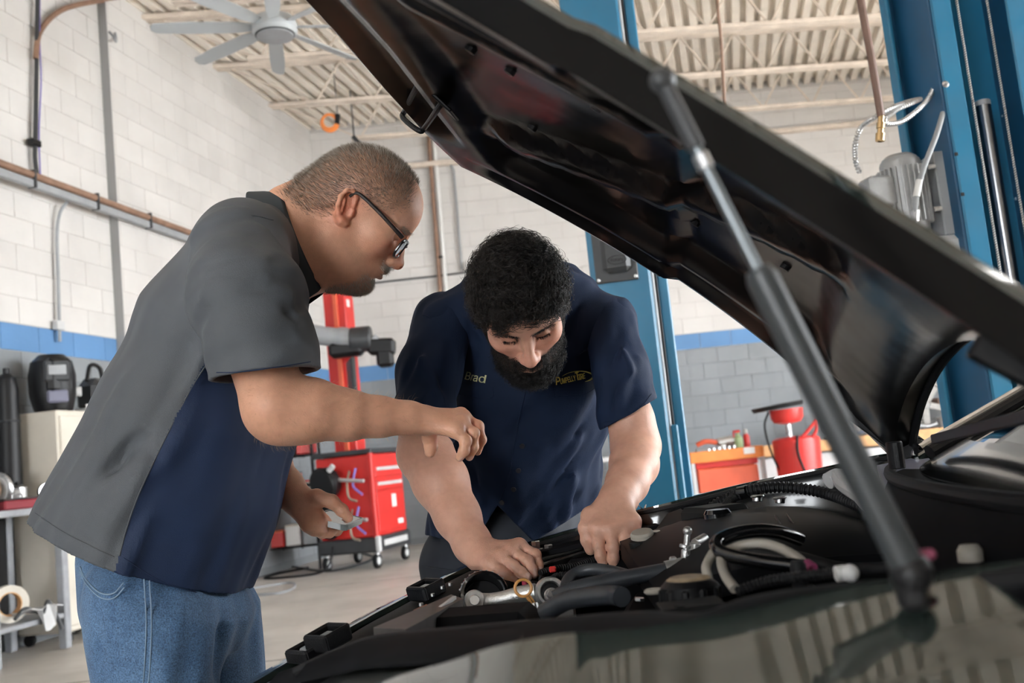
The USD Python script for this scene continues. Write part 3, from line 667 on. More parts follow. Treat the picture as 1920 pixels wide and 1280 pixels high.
# oil drain: red funnel on a stand
Yo = 10.7
fcn = ay(1474, 772, Yo)
od = thing('oil_drain', 'red oil drain: funnel with a black pan over a round red tank with a handle', 'oil drain', fcn * [1, 1, 0])
part(od, 'bowl', lathe([(.05, -.13), (.14, -.11), (.17, -.06), (.175, .03), (.165, .03), (.16, -.05), (.05, -.1)], fcn, uz, 28), RED)
part(od, 'pan', mv(lathe([(.26, .03), (.27, .05), (.28, .075), (.27, .08), (.255, .05), (.1, .035), (0, .03)], (0, 0, 0), uz, 30), fcn + [-.08, 0, .01], fr([1, 0, .09], [0, 1, 0])), BLACKP)
part(od, 'stem', cyl(fcn * [1, 1, 0] + uz * .75, fcn - uz * .11, .035, 12), STEEL)
part(od, 'hose', tube(spline([fcn + [-.2, -.05, .02], fcn + [-.26, -.05, -.15], fcn + [-.2, -.05, -.5], fcn + [-.02, -.05, -.9]], 24), .012, 8), RUBBER)
tk = ay(1497, 862, Yo); tk[2] = 0
rt = od
part(rt, 'tank', lathe([(0, .08), (.20, .08), (.22, .12), (.235, .5), (.25, .82), (.24, .84), (.2, .86), (0, .87)], tk, uz, 32), RED)
hb = ay(1492, 835, Yo - .2); ht = ay(1532, 786, Yo - .2)
part(rt, 'handle', cat(tube(spline([hb, hb + (ht - hb) * .5, ht], 12), .018, 8), tube(spline([hb + [.1, .0, -.02], hb + [.1, 0, 0] + (ht - hb) * .5, ht], 12), .018, 8)), RED)
part(rt, 'hose', tube(spline([hb + [.02, -.03, .1], hb + [.0, -.06, -.1], hb + [.08, -.06, -.4]], 14), .014, 8), RUBBER)
for sx in (-.16, .16): part(rt, 'caster', cyl(tk + [sx - .02, -.05, .05], tk + [sx + .02, -.05, .05], .05, 14), RUBBER)
# a polished wheel, rings and bits on the bench, seen under the hood
def chrome_wheel(c, R, label, ax):
    t = thing('alloy_wheel', label, 'wheel', c - uz * R)
    ax = unit(ax)
    part(t, 'rim', ring(R - .03, .03, c, ax, 40, 10, 1.6), CHROME); part(t, 'barrel', lathe([(R - .05, -.02), (R - .06, -.16), (R - .03, -.18)], c, ax, 40), ALU)
    e1 = unit(np.cross(ax, uz)); e2 = np.cross(ax, e1)
    for k in range(5):
        a = 2 * math.pi * k / 5 + .3; d = e1 * math.cos(a) + e2 * math.sin(a)
        part(t, 'spoke', beam(c + d * .03, c + d * (R - .03), .07, .03, up=ax), ALU)
    part(t, 'hub', cyl(c - ax * .02, c + ax * .03, .06, 18), CHROME)
zb = bz + .0
wc = ay(1735, 762, 11.8); R_ = .29; wc[2] = zb + R_
chrome_wheel(wc, R_, 'polished five-spoke wheel standing on the bench, seen through the hood gap', [-.45, -1, .1])
rg = thing('trim_ring', 'white ring leaning behind the polished wheel on the bench', 'wheel ring', wc + [.17, .25, -R_]); part(rg, 'ring', ring(.30, .035, wc + [.17, .22, .03], [-.3, -1, .1], 40, 10), WHITEP); part(rg, 'inner_ring', ring(.245, .012, wc + [.17, .21, .03], [-.3, -1, .1], 36, 8), STEEL)
wc2 = ay(1606, 800, 11.8); wc2[2] = zb + .22
chrome_wheel(wc2, .22, 'smaller silver wheel standing on the bench behind the gas strut', [-.75, -1, .1])
g = ay(1556, 812, 11.8); g[2] = zb
tool('work_lamp', 'small dark work lamp on the bench left of the gas strut', 'lamp', g, [('base', cyl(g, g + [0, 0, .03], .07, 16), DKPL), ('head', lathe([(0, -.06), (.06, -.05), (.09, .03), (.08, .03), (0, .0)], g + [0, 0, .14], [-.3, -1, .1], 18), DKPL), ('arm', cyl(g + [0, 0, .03], g + [0, .02, .13], .012, 8), STEEL)])
g = ay(1788, 792, 11.7); g[2] = zb
tool('paper_roll', 'white paper roll lying on the bench beside the polished wheel', 'paper roll', g, [('roll', cyl(g + [-.02, 0, .07], g + [.24, 0, .07], .07, 22), WHITEP), ('core', cyl(g + [-.025, 0, .07], g + [.245, 0, .07], .025, 14), WOOD)])
g = ay(1770, 790, 11.68); g[2] = zb
tool('pot', 'small grey pot on the bench between the polished wheel and the paper roll', 'pot', g, [('body', lathe([(0, 0), (.06, 0), (.085, .1), (.08, .12), (.07, .12), (.06, .03), (0, .02)], g, uz, 22), GREYM), ('rim', ring(.082, .008, g + [0, 0, .12], uz, 22, 6), STEEL)])
g = ay(1790, 750, 12.2); 
tool('wall_shelf', 'brown shelf on the back wall above the bench at the right', 'shelf', g, [('board', bx((.5, .22, .09), g, I3, .01), mat('brown_board', (.22, .13, .10), .6)), ('bracket', bx((.04, .2, .25), g + [.1, .05, -.1], I3, .005), DKPL)])
# bits left of the centre post
g = ay(1108, 905, 11.0); g[2] = 0
sh = thing('bench', 'pale bench between the bearded man and the blue column', 'bench', g)
part(sh, 'worktop', bx((.9, .6, .05), g + [0, .3, .82], I3), LGREY)
for sx in (-.4, .4): part(sh, 'leg', bx((.06, .5, .8), g + [sx, .3, .4], I3), LGREY)
part(sh, 'shelf', bx((.8, .5, .03), g + [0, .3, .40], I3), GREYM)
g2 = g + [.0, .15, .415]
tool('oil_bottle', 'amber plastic bottle on the lower shelf of the pale bench', 'bottle', g2, [('body', bx((.16, .1, .26), g2 + [0, 0, .13], I3, .03), ORANGE), ('cap', cyl(g2 + [.03, 0, .26], g2 + [.03, 0, .3], .025, 12), WHITEP)])
g3 = g + [-.05, .2, .845]
tool('cardboard_box', 'low grey box on top of the pale bench', 'box', g3, [('body', bx((.35, .3, .12), g3 + [0, 0, .06], I3, .01), LGREY), ('flap', bx((.35, .06, .01), g3 + [0, -.12, .125], I3, .003), BEIGE)])

# ---- workbench and cabinet on the left
Rl = np.array([tw, nw, uz])
o = lambda s, n_, z: PW * [1, 1, 0] + tw * s + nw * n_ + uz * z
def lb(s0, s1, n0, n1, z0, z1, r=.006): return bx((s1 - s0, n1 - n0, z1 - z0), o((s0 + s1) / 2, (n0 + n1) / 2, (z0 + z1) / 2), Rl, r)
wb = thing('workbench', 'steel workbench with a dark end panel against the left wall', 'workbench', o(-.8, .25, 0))
part(wb, 'worktop', lb(-1.7, -.04, .03, .52, .90, .945), BENCHM)
for s in (-1.66, -.75, -.10):
    for n_ in (.06, .48): part(wb, 'leg', lb(s - .03, s + .03, n_ - .03, n_ + .03, 0, .90), BENCHM)
part(wb, 'lower_shelf', lb(-1.68, -.08, .05, .5, .20, .235), BENCHM)
part(wb, 'end_panel', lb(-.36, -.15, .07, .10, .24, .89), BLACKP, label='dark panel')
part(wb, 'back_panel', lb(-1.66, -.37, .06, .075, .3, .88), LGREY)
def on(name, label, cat_, s, n_, z, parts):
    c = o(s, n_, z); t = thing(name, label, cat_, c)
    for nm, f, m_ in parts: part(t, nm, f(c), m_)
BROWNM = mat('brown_machine', (.24, .15, .10), .5, .2, var=.25, scale=16)
on('bench_grinder', 'brown bench grinder with two pale wheels on the left workbench', 'bench grinder', -.52, .22, .945, [
    ('motor', lambda c: cyl(c - tw * .12 + uz * .14, c + tw * .12 + uz * .14, .075, 24), BROWNM),
    ('foot', lambda c: bx((.16, .16, .07), c + uz * .035, Rl, .012), BROWNM),
    ('wheel', lambda c: lathe([(.02, -.02), (.085, -.02), (.09, 0), (.085, .02), (.02, .02)], c + tw * .17 + uz * .14, tw + .0 * nw, 28), LGREY),
    ('wheel', lambda c: lathe([(.02, -.02), (.085, -.02), (.09, 0), (.085, .02), (.02, .02)], c - tw * .17 + uz * .14, tw, 28), LGREY),
    ('guard', lambda c: ring(.1, .014, c + tw * .17 + uz * .14, tw, 28, 8), STEEL), ('shaft_nut', lambda c: cyl(c + tw * .19 + uz * .14, c + tw * .215 + uz * .14, .02, 6), STEEL)])
on('vise', 'rust-brown bench vise at the front of the left workbench', 'vise', -.85, .42, .945, [
    ('base', lambda c: cyl(c, c + uz * .05, .07, 18), BROWNM), ('body', lambda c: bx((.14, .18, .09), c + uz * .095, Rl, .02), BROWNM),
    ('jaw', lambda c: bx((.15, .03, .06), c + uz * .165 + nw * .03, Rl, .006), STEEL), ('jaw', lambda c: bx((.15, .03, .06), c + uz * .165 + nw * .08, Rl, .006), STEEL),
    ('screw', lambda c: cyl(c + nw * .1 + uz * .1, c + nw * .2 + uz * .1, .016, 12), STEEL), ('handle', lambda c: cyl(c + nw * .19 + uz * .04, c + nw * .19 + uz * .18, .008, 8), STEEL)])
on('dial_gauge', 'round white dial gauge with a silver rim on the left workbench', 'gauge', -.17, .44, .945, [
    ('stand', lambda c: bx((.06, .05, .05), c + uz * .025, Rl, .008), BLACKP), ('case', lambda c: lathe([(0, -.02), (.05, -.02), (.055, 0), (.052, .012), (.046, .012)], c + uz * .10, nw - .5 * tw, 28), CHROME),
    ('face', lambda c: lathe([(.046, .010), (0, .0101)], c + uz * .10, nw - .5 * tw, 28), WHITEP)])
on('grease_tub', 'silver lidded tub at the right end of the left workbench', 'tub', -.27, .30, .945, [
    ('body', lambda c: lathe([(0, 0), (.055, 0), (.06, .12), (.058, .13), (0, .13)], c, uz, 24), ALU), ('lid', lambda c: lathe([(0, .16), (.03, .158), (.062, .14), (.062, .125)], c, uz, 24), STEEL), ('knob', lambda c: ball(.014, c + uz * .168), BLACKP)])
on('tool_box', 'low dark red tool box on the left workbench', 'tool box', -.46, .45, .945, [
    ('body', lambda c: bx((.34, .1, .06), c + uz * .03, Rl, .008), mat('dark_red', (.22, .02, .03), .5)), ('lid', lambda c: bx((.345, .104, .012), c + uz * .067, Rl, .004), DKPL), ('handle', lambda c: tube(spline([c - tw * .05 + uz * .07, c - tw * .04 + uz * .095, c + tw * .04 + uz * .095, c + tw * .05 + uz * .07], 12), .006, 8), STEEL)])
on('jar', 'small glassy white jar with a red lid at the front edge of the left workbench', 'jar', -.12, .49, .945, [
    ('body', lambda c: lathe([(0, 0), (.026, 0), (.028, .05), (.02, .06), (0, .06)], c, uz, 18), WHITEP), ('lid', lambda c: cyl(c + uz * .06, c + uz * .078, .024, 18), RED)])
on('tape_roll', 'big tan roll of tape leaning on the lower shelf of the left workbench', 'tape roll', -.47, .36, .355, [
    ('tape', lambda c: lathe([(.075, -.03), (.118, -.03), (.118, .03), (.075, .03), (.075, -.03)], c, nw - .55 * tw, 32), BEIGE), ('core', lambda c: lathe([(.068, -.03), (.075, -.03), (.075, .03), (.068, .03), (.068, -.03)], c, nw - .55 * tw, 32), WOOD)])
on('rag_pile', 'grey work rags and straps hanging over the lower shelf of the left workbench', 'rags', -.34, .46, .236, [
    ('rag', lambda c: slab(np.array([[c + tw * (.30 * u - .15) + nw * (.14 * v - .07) + uz * (.03 + .05 * meshkit.noise(np.array([u * 4., v * 3, 1.])) - (.22 * max(0, v - .75) * 1.6 if .35 < u < .8 else 0)) for v in np.linspace(0, 1.1, 12)] for u in np.linspace(0, 1, 16)]), np.array([0, 0, .006])), LGREY),
    ('strap', lambda c: tube(spline([c - tw * .2 + uz * .03, c - tw * .1 + uz * .08, c + uz * .03 + nw * .04, c + tw * .12 + uz * .09, c + tw * .15 + nw * .07 - uz * .1], 24), .012, 8), DKPL)])
cb = thing('cabinet', 'beige steel cabinet on casters right of the left workbench', 'cabinet', o(.3, .2, 0))
part(cb, 'body', lb(0.0, .62, .03, .42, .08, 1.60, .01), BEIGE)
part(cb, 'door', lb(.02, .30, .42, .435, .12, 1.56), BEIGE); part(cb, 'door', lb(.32, .60, .42, .435, .12, 1.56), BEIGE)
for s in (.28, .34): part(cb, 'handle', lb(s - .008, s + .008, .435, .46, .8, .95), STEEL)
for s in (.06, .56):
    for n_ in (.08, .37): part(cb, 'caster', cyl(o(s - .02, n_, .04), o(s + .02, n_, .04), .04, 14), RUBBER)
wh = o(.17, .27, 1.602)
hm = thing('welding_helmet', 'black welding helmet with a grey window standing on the beige cabinet', 'welding helmet', wh)
part(hm, 'shell', cat(lathe([(0, .42), (.09, .41), (.14, .36), (.16, .26), (.155, .12), (.13, .02), (.12, 0), (0, 0)], wh, uz, 32), bx((.20, .1, .25), wh + nw * .09 - tw * .05 + uz * .25, fr(tw * .9 + nw * .3, nw), .03)), BLACKP)
wf = unit(nw * .75 - tw * .65)
part(hm, 'window_frame', bx((.17, .03, .15), wh + wf * .155 + uz * .28, fr(np.cross(wf, uz), wf), .012), DKPL)
part(hm, 'window', bx((.12, .01, .07), wh + wf * .172 + uz * .285, fr(np.cross(wf, uz), wf), .004), GREYM)
part(hm, 'chin_guard', bx((.14, .03, .09), wh + wf * .15 + uz * .10, fr(np.cross(wf, uz), wf), .012), mat('violet_grey', (.16, .16, .22), .4))
part(hm, 'side_knob', cyl(wh + tw * .10 + nw * .10 + uz * .14, wh + tw * .13 + nw * .14 + uz * .14, .035, 18), LGREY)
bt = o(-.22, .13, .947)
bk = thing('canister', 'tall black metal canister standing at the back of the left workbench', 'canister', bt)
part(bk, 'body', lathe([(0, .0), (.07, .0), (.075, .02), (.075, .82), (.06, .9), (.03, .93), (0, .93)], bt + tw * .1, uz, 28), BLACKP)
part(bk, 'valve', cyl(bt + tw * .1 + uz * .93, bt + tw * .1 + uz * .97, .022, 12), BLACKP)
part(bk, 'guard_ring', ring(.072, .008, bt + tw * .1 + uz * .6, uz, 28, 8), DKPL)
hb_ = o(.62, .30, 1.602)
bg = thing('tool_bag', 'dark tool bag on the right half of the beige cabinet', 'bag', hb_)
part(bg, 'body', bx((.26, .22, .26), hb_ + uz * .13, Rl, .06), DKPL); part(bg, 'strap', tube(spline([hb_ - tw * .1 + uz * .24, hb_ - tw * .05 + uz * .36, hb_ + tw * .06 + uz * .35, hb_ + tw * .1 + uz * .24], 14), .016, 8), BLACKP)
wp = hb_ + [0, 0, 0]
tr_ = o(.42, .36, 1.602)
tp = thing('clipboard', 'pale grey tray between the helmet and the bag on the cabinet', 'tray', tr_)
part(tp, 'board', bx((.16, .1, .02), tr_ + uz * .011, Rl, .004), LGREY); part(tp, 'lip', bx((.16, .01, .05), tr_ + nw * .05 + uz * .025, Rl, .004), LGREY)
single('paper_notice', bx((.30, .004, .22), WL(-18, 764, .012) , np.array([tw, nw, uz]), .001), WHITEP, 'white paper notice taped to the grey left wall', 'paper')
# ================================================================ the car
TH, AL = math.radians(79), math.radians(41.1)
Fw = np.array([-math.sin(TH), math.cos(TH), 0]); Rt = np.array([math.cos(TH), math.sin(TH), 0])
HP = np.array([.6975, 1.82, .8837])                                  # far hinge of the hood
He = math.cos(AL) * Fw + math.sin(AL) * uz; Hn = np.cross(Rt, He) if np.cross(Rt, He)[2] > 0 else -np.cross(Rt, He)
PAINT = usdkit.material(stage, f'{LK}/car_paint', {
    'g': ('geometry', {}), 'n': ('noise_texture', {'scale': 9.0, 'detail': 1.0, 'roughness': .4}), 'b': ('bump', {'strength': 1.0, 'distance': .0005}),
    'p': ('principled_bsdf', {'base_color': (.016, .023, .020), 'roughness': .05, 'ior': 1.7, 'coat_weight': 1.0, 'coat_roughness': .015, 'coat_ior': 1.75})},
    [('g.position', 'n.vector'), ('n.fac', 'b.height'), ('b.normal', 'p.normal'), ('b.normal', 'p.coat_normal')], surface='p.BSDF')
HOODM = usdkit.material(stage, f'{LK}/hood_underside_paint', {
    'g': ('geometry', {}), 'n': ('noise_texture', {'scale': 7.0, 'detail': 2.0}), 'b': ('bump', {'strength': 1.0, 'distance': .003}),
    'p': ('principled_bsdf', {'base_color': (.006, .0055, .0055), 'roughness': .2, 'specular_ior_level': .16})},
    [('g.position', 'n.vector'), ('n.fac', 'b.height'), ('b.normal', 'p.normal')], surface='p.BSDF')
BAYBLK = mat('bay_black', (.005, .005, .006), .7, var=.3, scale=20, spec=.08)
BAYGREY = mat('bay_grey', (.018, .018, .018), .6, spec=.12, var=.3, scale=14)
GLOSSB = mat('gloss_black', (.006, .006, .007), .12, coat=.3)
HOSE = mat('bay_hose', (.034, .038, .044), .42, var=.2, scale=30)
car = thing('car', 'dark grey car with its hood propped open over the engine bay', 'car', az(700, 1250, 0) * 0 + np.array([.2, 1.2, 0]))

# ---- hood: outer skin and pressed inner panel, in coordinates a (forward from the hinge) and b (towards the near side)
HL, HB0, HB1 = 1.07, .02, 1.28
def hood_pt(a, b, lift=0.0):
    u = a / HL; v = (b - HB0) / (HB1 - HB0) * 2 - 1
    crown = (.060 - .048 * max(0, v)) * (1 - (2 * u - 1)**2) * (.75 + .25 * (u < .5)) + .105 * max(0, 1 - v * v)**1.3 * (1 - .78 * u) 
    edge = -.004 * max(0, (abs(v) - .90) / .10)**1.5
    return HP + He * a - Rt * b + Hn * (crown + edge + lift)
def hood_ab(u, v):
    """u 0..1 from rear to front, v 0..1 from far to near"""
    w = 2 * v - 1
    rear = .115 * (1 - abs(w)**2.2) ; front = HL - .085 * abs(w)**3.0 - .02 * w
    a = rear + (front - rear) * u
    taper = .045 * u
    b = HB0 + taper + (HB1 - HB0 - 2 * taper) * v
    return a, b
NU, NV = 60, 72
def sm(x, a, b): t = np.clip((x - a) / (b - a), 0, 1); return t * t * (3 - 2 * t)
def inner_depth(u, v):
    """how far the inner panel hangs below the skin: frame all round, pads sunk, a cross rib"""
    w = abs(2 * v - 1)
    frame = max(sm(w, .70, .78), sm(u, .80, .86), 1 - sm(u, .14, .22))
    rib = 1 - sm(abs(w - (.08 + .55 * u)), .035, .085)
    d = .010 + .030 * max(frame, .8 * rib * (1 - sm(u, .75, .85)))
    d -= .018 * (sm(w, .80, .85) * (1 - sm(w, .90, .95))) * sm(u, .1, .16) * (1 - sm(u, .85, .92))
    d -= .022 * (sm(u, .88, .90) * (1 - sm(u, .95, .97))) * (1 - sm(w, .5, .7))
    d += .006 * math.exp(-((u - .07) / .05)**2) * (1 - sm(w, .75, .9))
    rim = max(sm(w, .965, 1.0), sm(u, .975, 1.0), 1 - sm(u, 0, .02))
    return d * (1 - rim) + .004 * rim
U, V = np.linspace(0, 1, NU), np.linspace(0, 1, NV)
skin = np.array([[hood_pt(*hood_ab(u, v)) for v in V] for u in U])
inner = np.array([[hood_pt(*hood_ab(u, v), -inner_depth(u, v)) for v in V] for u in U])
hood = part(car, 'hood', slab(skin, Hn * -.0025), PAINT, label='propped-open hood', smooth=40)
part(hood, 'inner_panel', slab(inner, Hn * .0012), HOODM, label='pressed inner panel', smooth=40)
# rolled hem and a notch tab at the far front corner
hem = [hood_pt(*hood_ab(u, 0.0), -.003) for u in U] ; part(hood, 'hem', tube(hem, .0035, 6), PAINT)
hem = [hood_pt(*hood_ab(u, 1.0), -.003) for u in U] ; part(hood, 'hem', tube(hem, .0045, 6), PAINT)
hem = [hood_pt(*hood_ab(1.0, v), -.003) for v in V] ; part(hood, 'hem', tube(hem, .004, 6), PAINT)
hem = [hood_pt(*hood_ab(0.0, v), -.003) for v in V] ; part(hood, 'rear_seal', tube(hem, .008, 8), RUBBER)
# latch striker
def on_hood(x, y, lift=0.0):
    best = None
    P = inner.reshape(-1, 3); q, d = proj(P); k = np.argmin(((q - [x, y])**2).sum(1) + 0 * d)
    return P[k] - Hn * lift
k0, k1, k2, k3 = on_hood(792, 152), on_hood(838, 182), on_hood(808, 222), on_hood(762, 195)
part(hood, 'latch_striker', tube(spline([k0 + Hn * .01, k0 - Hn * .012 + (k3 - k0) * .15, k3 - Hn * .02, k3 * .9 + k2 * .1 - Hn * .032, k2 * .9 + k3 * .1 - Hn * .032, k2 - Hn * .02, k1 + (k2 - k1) * .15 - Hn * .012, k1 + Hn * .01], 60), .0048, 10), BLACKP)
part(hood, 'striker_plate', bx((.11, .05, .006), (k0 + k1) / 2 - Hn * .003, fr(unit(k1 - k0), None, Hn) if False else fr(k1 - k0, np.cross(Hn, k1 - k0)), .002), HOODM)
for (x, y) in ((1000, 240), (1120, 200), (960, 130), (1300, 420), (1480, 500), (880, 90)):
    c = on_hood(x, y); part(hood, 'clip', cyl(c + Hn * .004, c - Hn * .006, .008, 12), BLACKP)
# hinges
for b, sg in ((HB0 + .045, 1), (HB1 - .045, -1)):
    p0 = HP - Rt * b + Fw * .03 - uz * .07; p2 = hood_pt(.20, b) - Hn * .03; p1 = HP - Rt * b - Fw * .0 + uz * .0
    hg = part(car, 'hood_hinge', cat(beam(p0, p1, .012, .045, up=Fw), beam(p1, p2, .014, .05, up=Hn), bx((.02, .05, .05), p1, fr(Fw, Rt), .006)), BLACKP)
    part(hg, 'pivot', cyl(p1 - Rt * .014, p1 + Rt * .014, .014, 14), STEEL)

# ---- gas strut
sb, st = az(1702, 1062, .868), apl(1236, 140, hood_pt(.45, HB1 - .03, -.03), Hn)
sd = unit(st - sb)
q, dd = proj(st)
mid = None
best = 1e9
for tt in np.linspace(.2, .9, 400):
    p = sb + (st - sb) * tt; q, _ = proj(p)
    if abs(q[1] - 505) < best: best, mid = abs(q[1] - 505), tt
pm = sb + (st - sb) * mid
stt = part(car, 'gas_strut', cat(tube([sb - sd * .005, sb, pm - sd * .006, pm], [.0075, .0095, .0095, .007], 22)), mat('strut_black', (.035, .040, .043), .34), label='black gas strut cylinder')
part(stt, 'rod', cyl(pm - sd * .01, st - sd * .035, .0034, 14), mat('strut_rod', (.20, .22, .23), .35, 1.0))
part(stt, 'end_socket', cat(cyl(st - sd * .05, st - sd * .008, .0055, 12), ball(.008, st - sd * .004)), DKPL)
part(stt, 'collar', cyl(st - sd * .064, st - sd * .054, .005, 12), STEEL)
part(stt, 'end_socket', ball(.012, sb - sd * .004), BLACKP)

# ---- near fender: from the gutter edge over the shoulder and down
edge_px = [(640, 1318, .775), (707, 1280, .785), (840, 1240, .800), (944, 1208, .812), (1057, 1188, .822), (1140, 1183, .829), (1320, 1158, .843), (1603, 1097, .856), (1920, 1050, .866), (2150, 1026, .876), (2500, 990, .888)]
NP_ = HP - Rt * 1.30
edge_px = [(640, 1318, .17), (707, 1280, .12), (840, 1240, .06), (944, 1208, .025), (1057, 1188, .006), (1140, 1183, 0), (1320, 1158, 0), (1603, 1097, 0), (1920, 1050, 0), (2150, 1022, 0), (2500, 985, 0)]
E_ = spline([apl(x, y, NP_ + Rt * o_, Rt) for x, y, o_ in edge_px], 120)
n_ = len(E_)
outv = -Rt * np.ones((n_, 1)) 
f_ = np.linspace(0, 1, n_)[:, None]
outv = np.array([unit(-Rt + Fw * (.3 * max(0, 1 - k / (n_ * .42))**1.6)) for k in range(n_)])
prof_f = [(0, 0), (.002, .0012), (.009, .0062), (.02, .0142), (.035, .0255), (.05, .038), (.07, .052), (.09, .073), (.105, .096), (.118, .125), (.128, .17), (.134, .24), (.132, .42), (.115, .58)]
Pf = np.array([[E_[k] + outv[k] * a - uz * b for (a, b) in prof_f] for k in range(n_)])
part(car, 'near_fender', slab(Pf, np.array([0, 0, -.003])), PAINT, label='glossy near-side fender', smooth=60)
part(car, 'door_panel', slab(np.array([[E_[-1] - Fw * s + outv[-1] * a - uz * b for (a, b) in prof_f[3:]] for s in np.linspace(0.006, 1.2, 6)]), np.array([0, 0, -.003])), PAINT, smooth=60)

# ---- near rail: black trim between fender and engine bay
top_px = [(560, 1235, .745), (640, 1196, .765), (706, 1174, .780), (860, 1156, .800), (1030, 1140, .815), (1200, 1124, .828), (1320, 1126, .838), (1400, 1096, .846), (1560, 1072, .856), (1720, 1058, .862), (1920, 1040, .870), (2300, 1010, .884)]
Tt = spline([az(x, y, z) for x, y, z in top_px], 120) - uz * .011
m_ = min(len(Tt), n_)
Tq = np.stack([np.interp(np.linspace(0, 1, 110), np.linspace(0, 1, len(Tt)), Tt[:, k]) for k in range(3)], 1)
Eq = np.stack([np.interp(np.linspace(0, 1, 110), np.linspace(0, 1, n_), E_[:, k]) for k in range(3)], 1)
rb_px = [(500, 1266, .715), (572, 1250, .74), (640, 1233, .76), (685, 1222, .775), (825, 1208, .80), (944, 1206, .815)]
Rb = np.vstack([[az(*p) for p in rb_px], E_[int(n_ * .36)::6]]); Rb = spline(Rb, 160)
Eq = np.stack([np.interp(np.linspace(0, 1, 110), np.linspace(0, 1, len(Rb)), Rb[:, k]) for k in range(3)], 1)
rail = []
for k in range(110):
    a, b = Tq[k], Eq[k]; up_ = .012
    rail.append([a - uz * .10, a - uz * .006, a + (b - a) * .06 + uz * .001, a + (b - a) * .3 + uz * .002, a + (b - a) * .6 + uz * .001, a + (b - a) * .85 - uz * .006, b + (a - b) * .02 - uz * .010, b - uz * .014])
part(car, 'near_rail_cover', slab(np.array(rail), -uz * .002), BAYBLK, smooth=50)
seal = Tq + (Eq - Tq) * .10 - uz * .003
part(car, 'weather_seal', tube(seal, .0065, 10), RUBBER)

# ---- far rail / far fender
far_px = [(1720, 846, .886), (1650, 852, .887), (1560, 872, .876), (1400, 905, .858), (1240, 945, .834), (1190, 957, .826), (1100, 984, .808), (1000, 1013, .79), (940, 1034, .777), (880, 1060, .764), (820, 1090, .748), (760, 1120, .732), (700, 1152, .716), (640, 1185, .700), (560, 1232, .680), (470, 1282, .660), (380, 1330, .64)]
Fr = spline([az(*p) for p in far_px], 130)
nf = len(Fr)
tan = np.gradient(Fr, axis=0); tan /= np.linalg.norm(tan, axis=1, keepdims=True)
inw = np.cross(uz, tan); inw /= np.linalg.norm(inw, axis=1, keepdims=True)       # towards the bay?
if inw[20] @ Rt > 0: inw = -inw
far_prof = [(-.16, -.45), (-.15, -.22), (-.135, -.10), (-.10, -.04), (-.05, -.010), (-.012, 0), (0, 0), (.002, -.012)]
part(car, 'far_fender', slab(np.array([[Fr[k] + inw[k] * a + uz * b for a, b in far_prof] for k in range(nf)]), np.array([0, 0, -.002])), PAINT, label='far-side fender and nose', smooth=50)
part(car, 'far_gutter', slab(np.array([[Fr[k] + inw[k] * a + uz * b for a, b in ((.003, -.008), (.006, -.016), (.03, -.018), (.045, -.010), (.05, -.03), (.055, -.12))] for k in range(nf)]), np.array([0, 0, -.002])), GLOSSB, smooth=50)
part(car, 'far_seal', tube([Fr[k] + inw[k] * .036 - uz * .008 for k in range(0, nf, 2)], .006, 8), RUBBER)
# radiator cover along the nose: grey plastic, in two strips
i0 = int(nf * .50)
nose = Fr[i0:]
part(car, 'radiator_cover', slab(np.array([[nose[k] + inw[i0 + k] * a + uz * b for a, b in ((.012, -.012), (.03, .000), (.07, .002), (.10, -.004), (.13, -.02), (.135, -.06))] for k in range(len(nose))]), np.array([0, 0, -.002])), BAYGREY, smooth=40)
part(car, 'radiator_cover', slab(np.array([[nose[k] + inw[i0 + k] * a + uz * b for a, b in ((.13, -.035), (.15, -.025), (.20, -.03), (.25, -.06), (.26, -.16))] for k in range(8, len(nose))]), np.array([0, 0, -.002])), BAYBLK, smooth=40)
for (x, y, z, w, h) in ((800, 1116, .738, .042, .024), (616, 1208, .700, .05, .026), (576, 1232, .684, .04, .02)):
    c = az(x, y, z); k = int(np.argmin(np.linalg.norm(Fr - c, axis=1))); Rk = fr(tan[k], inw[k])
    cl = part(car, 'latch_clip', cat(bx((w, .008, h), c + uz * h * .4 - inw[k] * .022, Rk, .003), bx((w, .008, h), c + uz * h * .4 + inw[k] * .022, Rk, .003), bx((.01, .05, h), c + tan[k] * w * .45 + uz * h * .4, Rk, .003), bx((.01, .05, h), c - tan[k] * w * .45 + uz * h * .4, Rk, .003)), BLACKP)
    part(cl, 'buckle', bx((w * .45, .02, .02), c + uz * h * .3, Rk, .004), GREYM)
for (x, y, z) in ((830, 1104, .757), (845, 1098, .76), (812, 1118, .748), (790, 1136, .74)):
    part(car, 'clip_screw', cyl(az(x, y, z), az(x, y, z) + uz * .005, .0035, 8), STEEL)
# near headlamp / nose corner
hl = [[(460, 1300, .66), (560, 1252, .69), (640, 1224, .715), (720, 1206, .735), (800, 1210, .75)], [(470, 1340, .665), (560, 1290, .70), (650, 1256, .73), (740, 1240, .75), (810, 1244, .77)], [(480, 1400, .67), (560, 1350, .71), (650, 1300, .74), (730, 1276, .765), (790, 1262, .78)]]
HLp = np.array([spline([az(*p) for p in r], 40) for r in hl]); HLp = np.array([spline(HLp[:, k], 16) for k in range(HLp.shape[1])])
part(car, 'headlamp', slab(HLp, -uz * .004), mat('lamp_cover', (.15, .155, .15), .25, coat=.6), label='smoked grey headlamp cover', smooth=60)
part(car, 'nose_bracket', beam(az(650, 1255, .715), az(762, 1205, .735), .05, .02), DKPL)
part(car, 'nose_bracket', beam(az(700, 1248, .70), az(830, 1222, .72), .09, .012), BAYBLK)
part(car, 'headlamp_bracket', beam(az(730, 1272, .742), az(752, 1256, .75), .014, .01), STEEL)
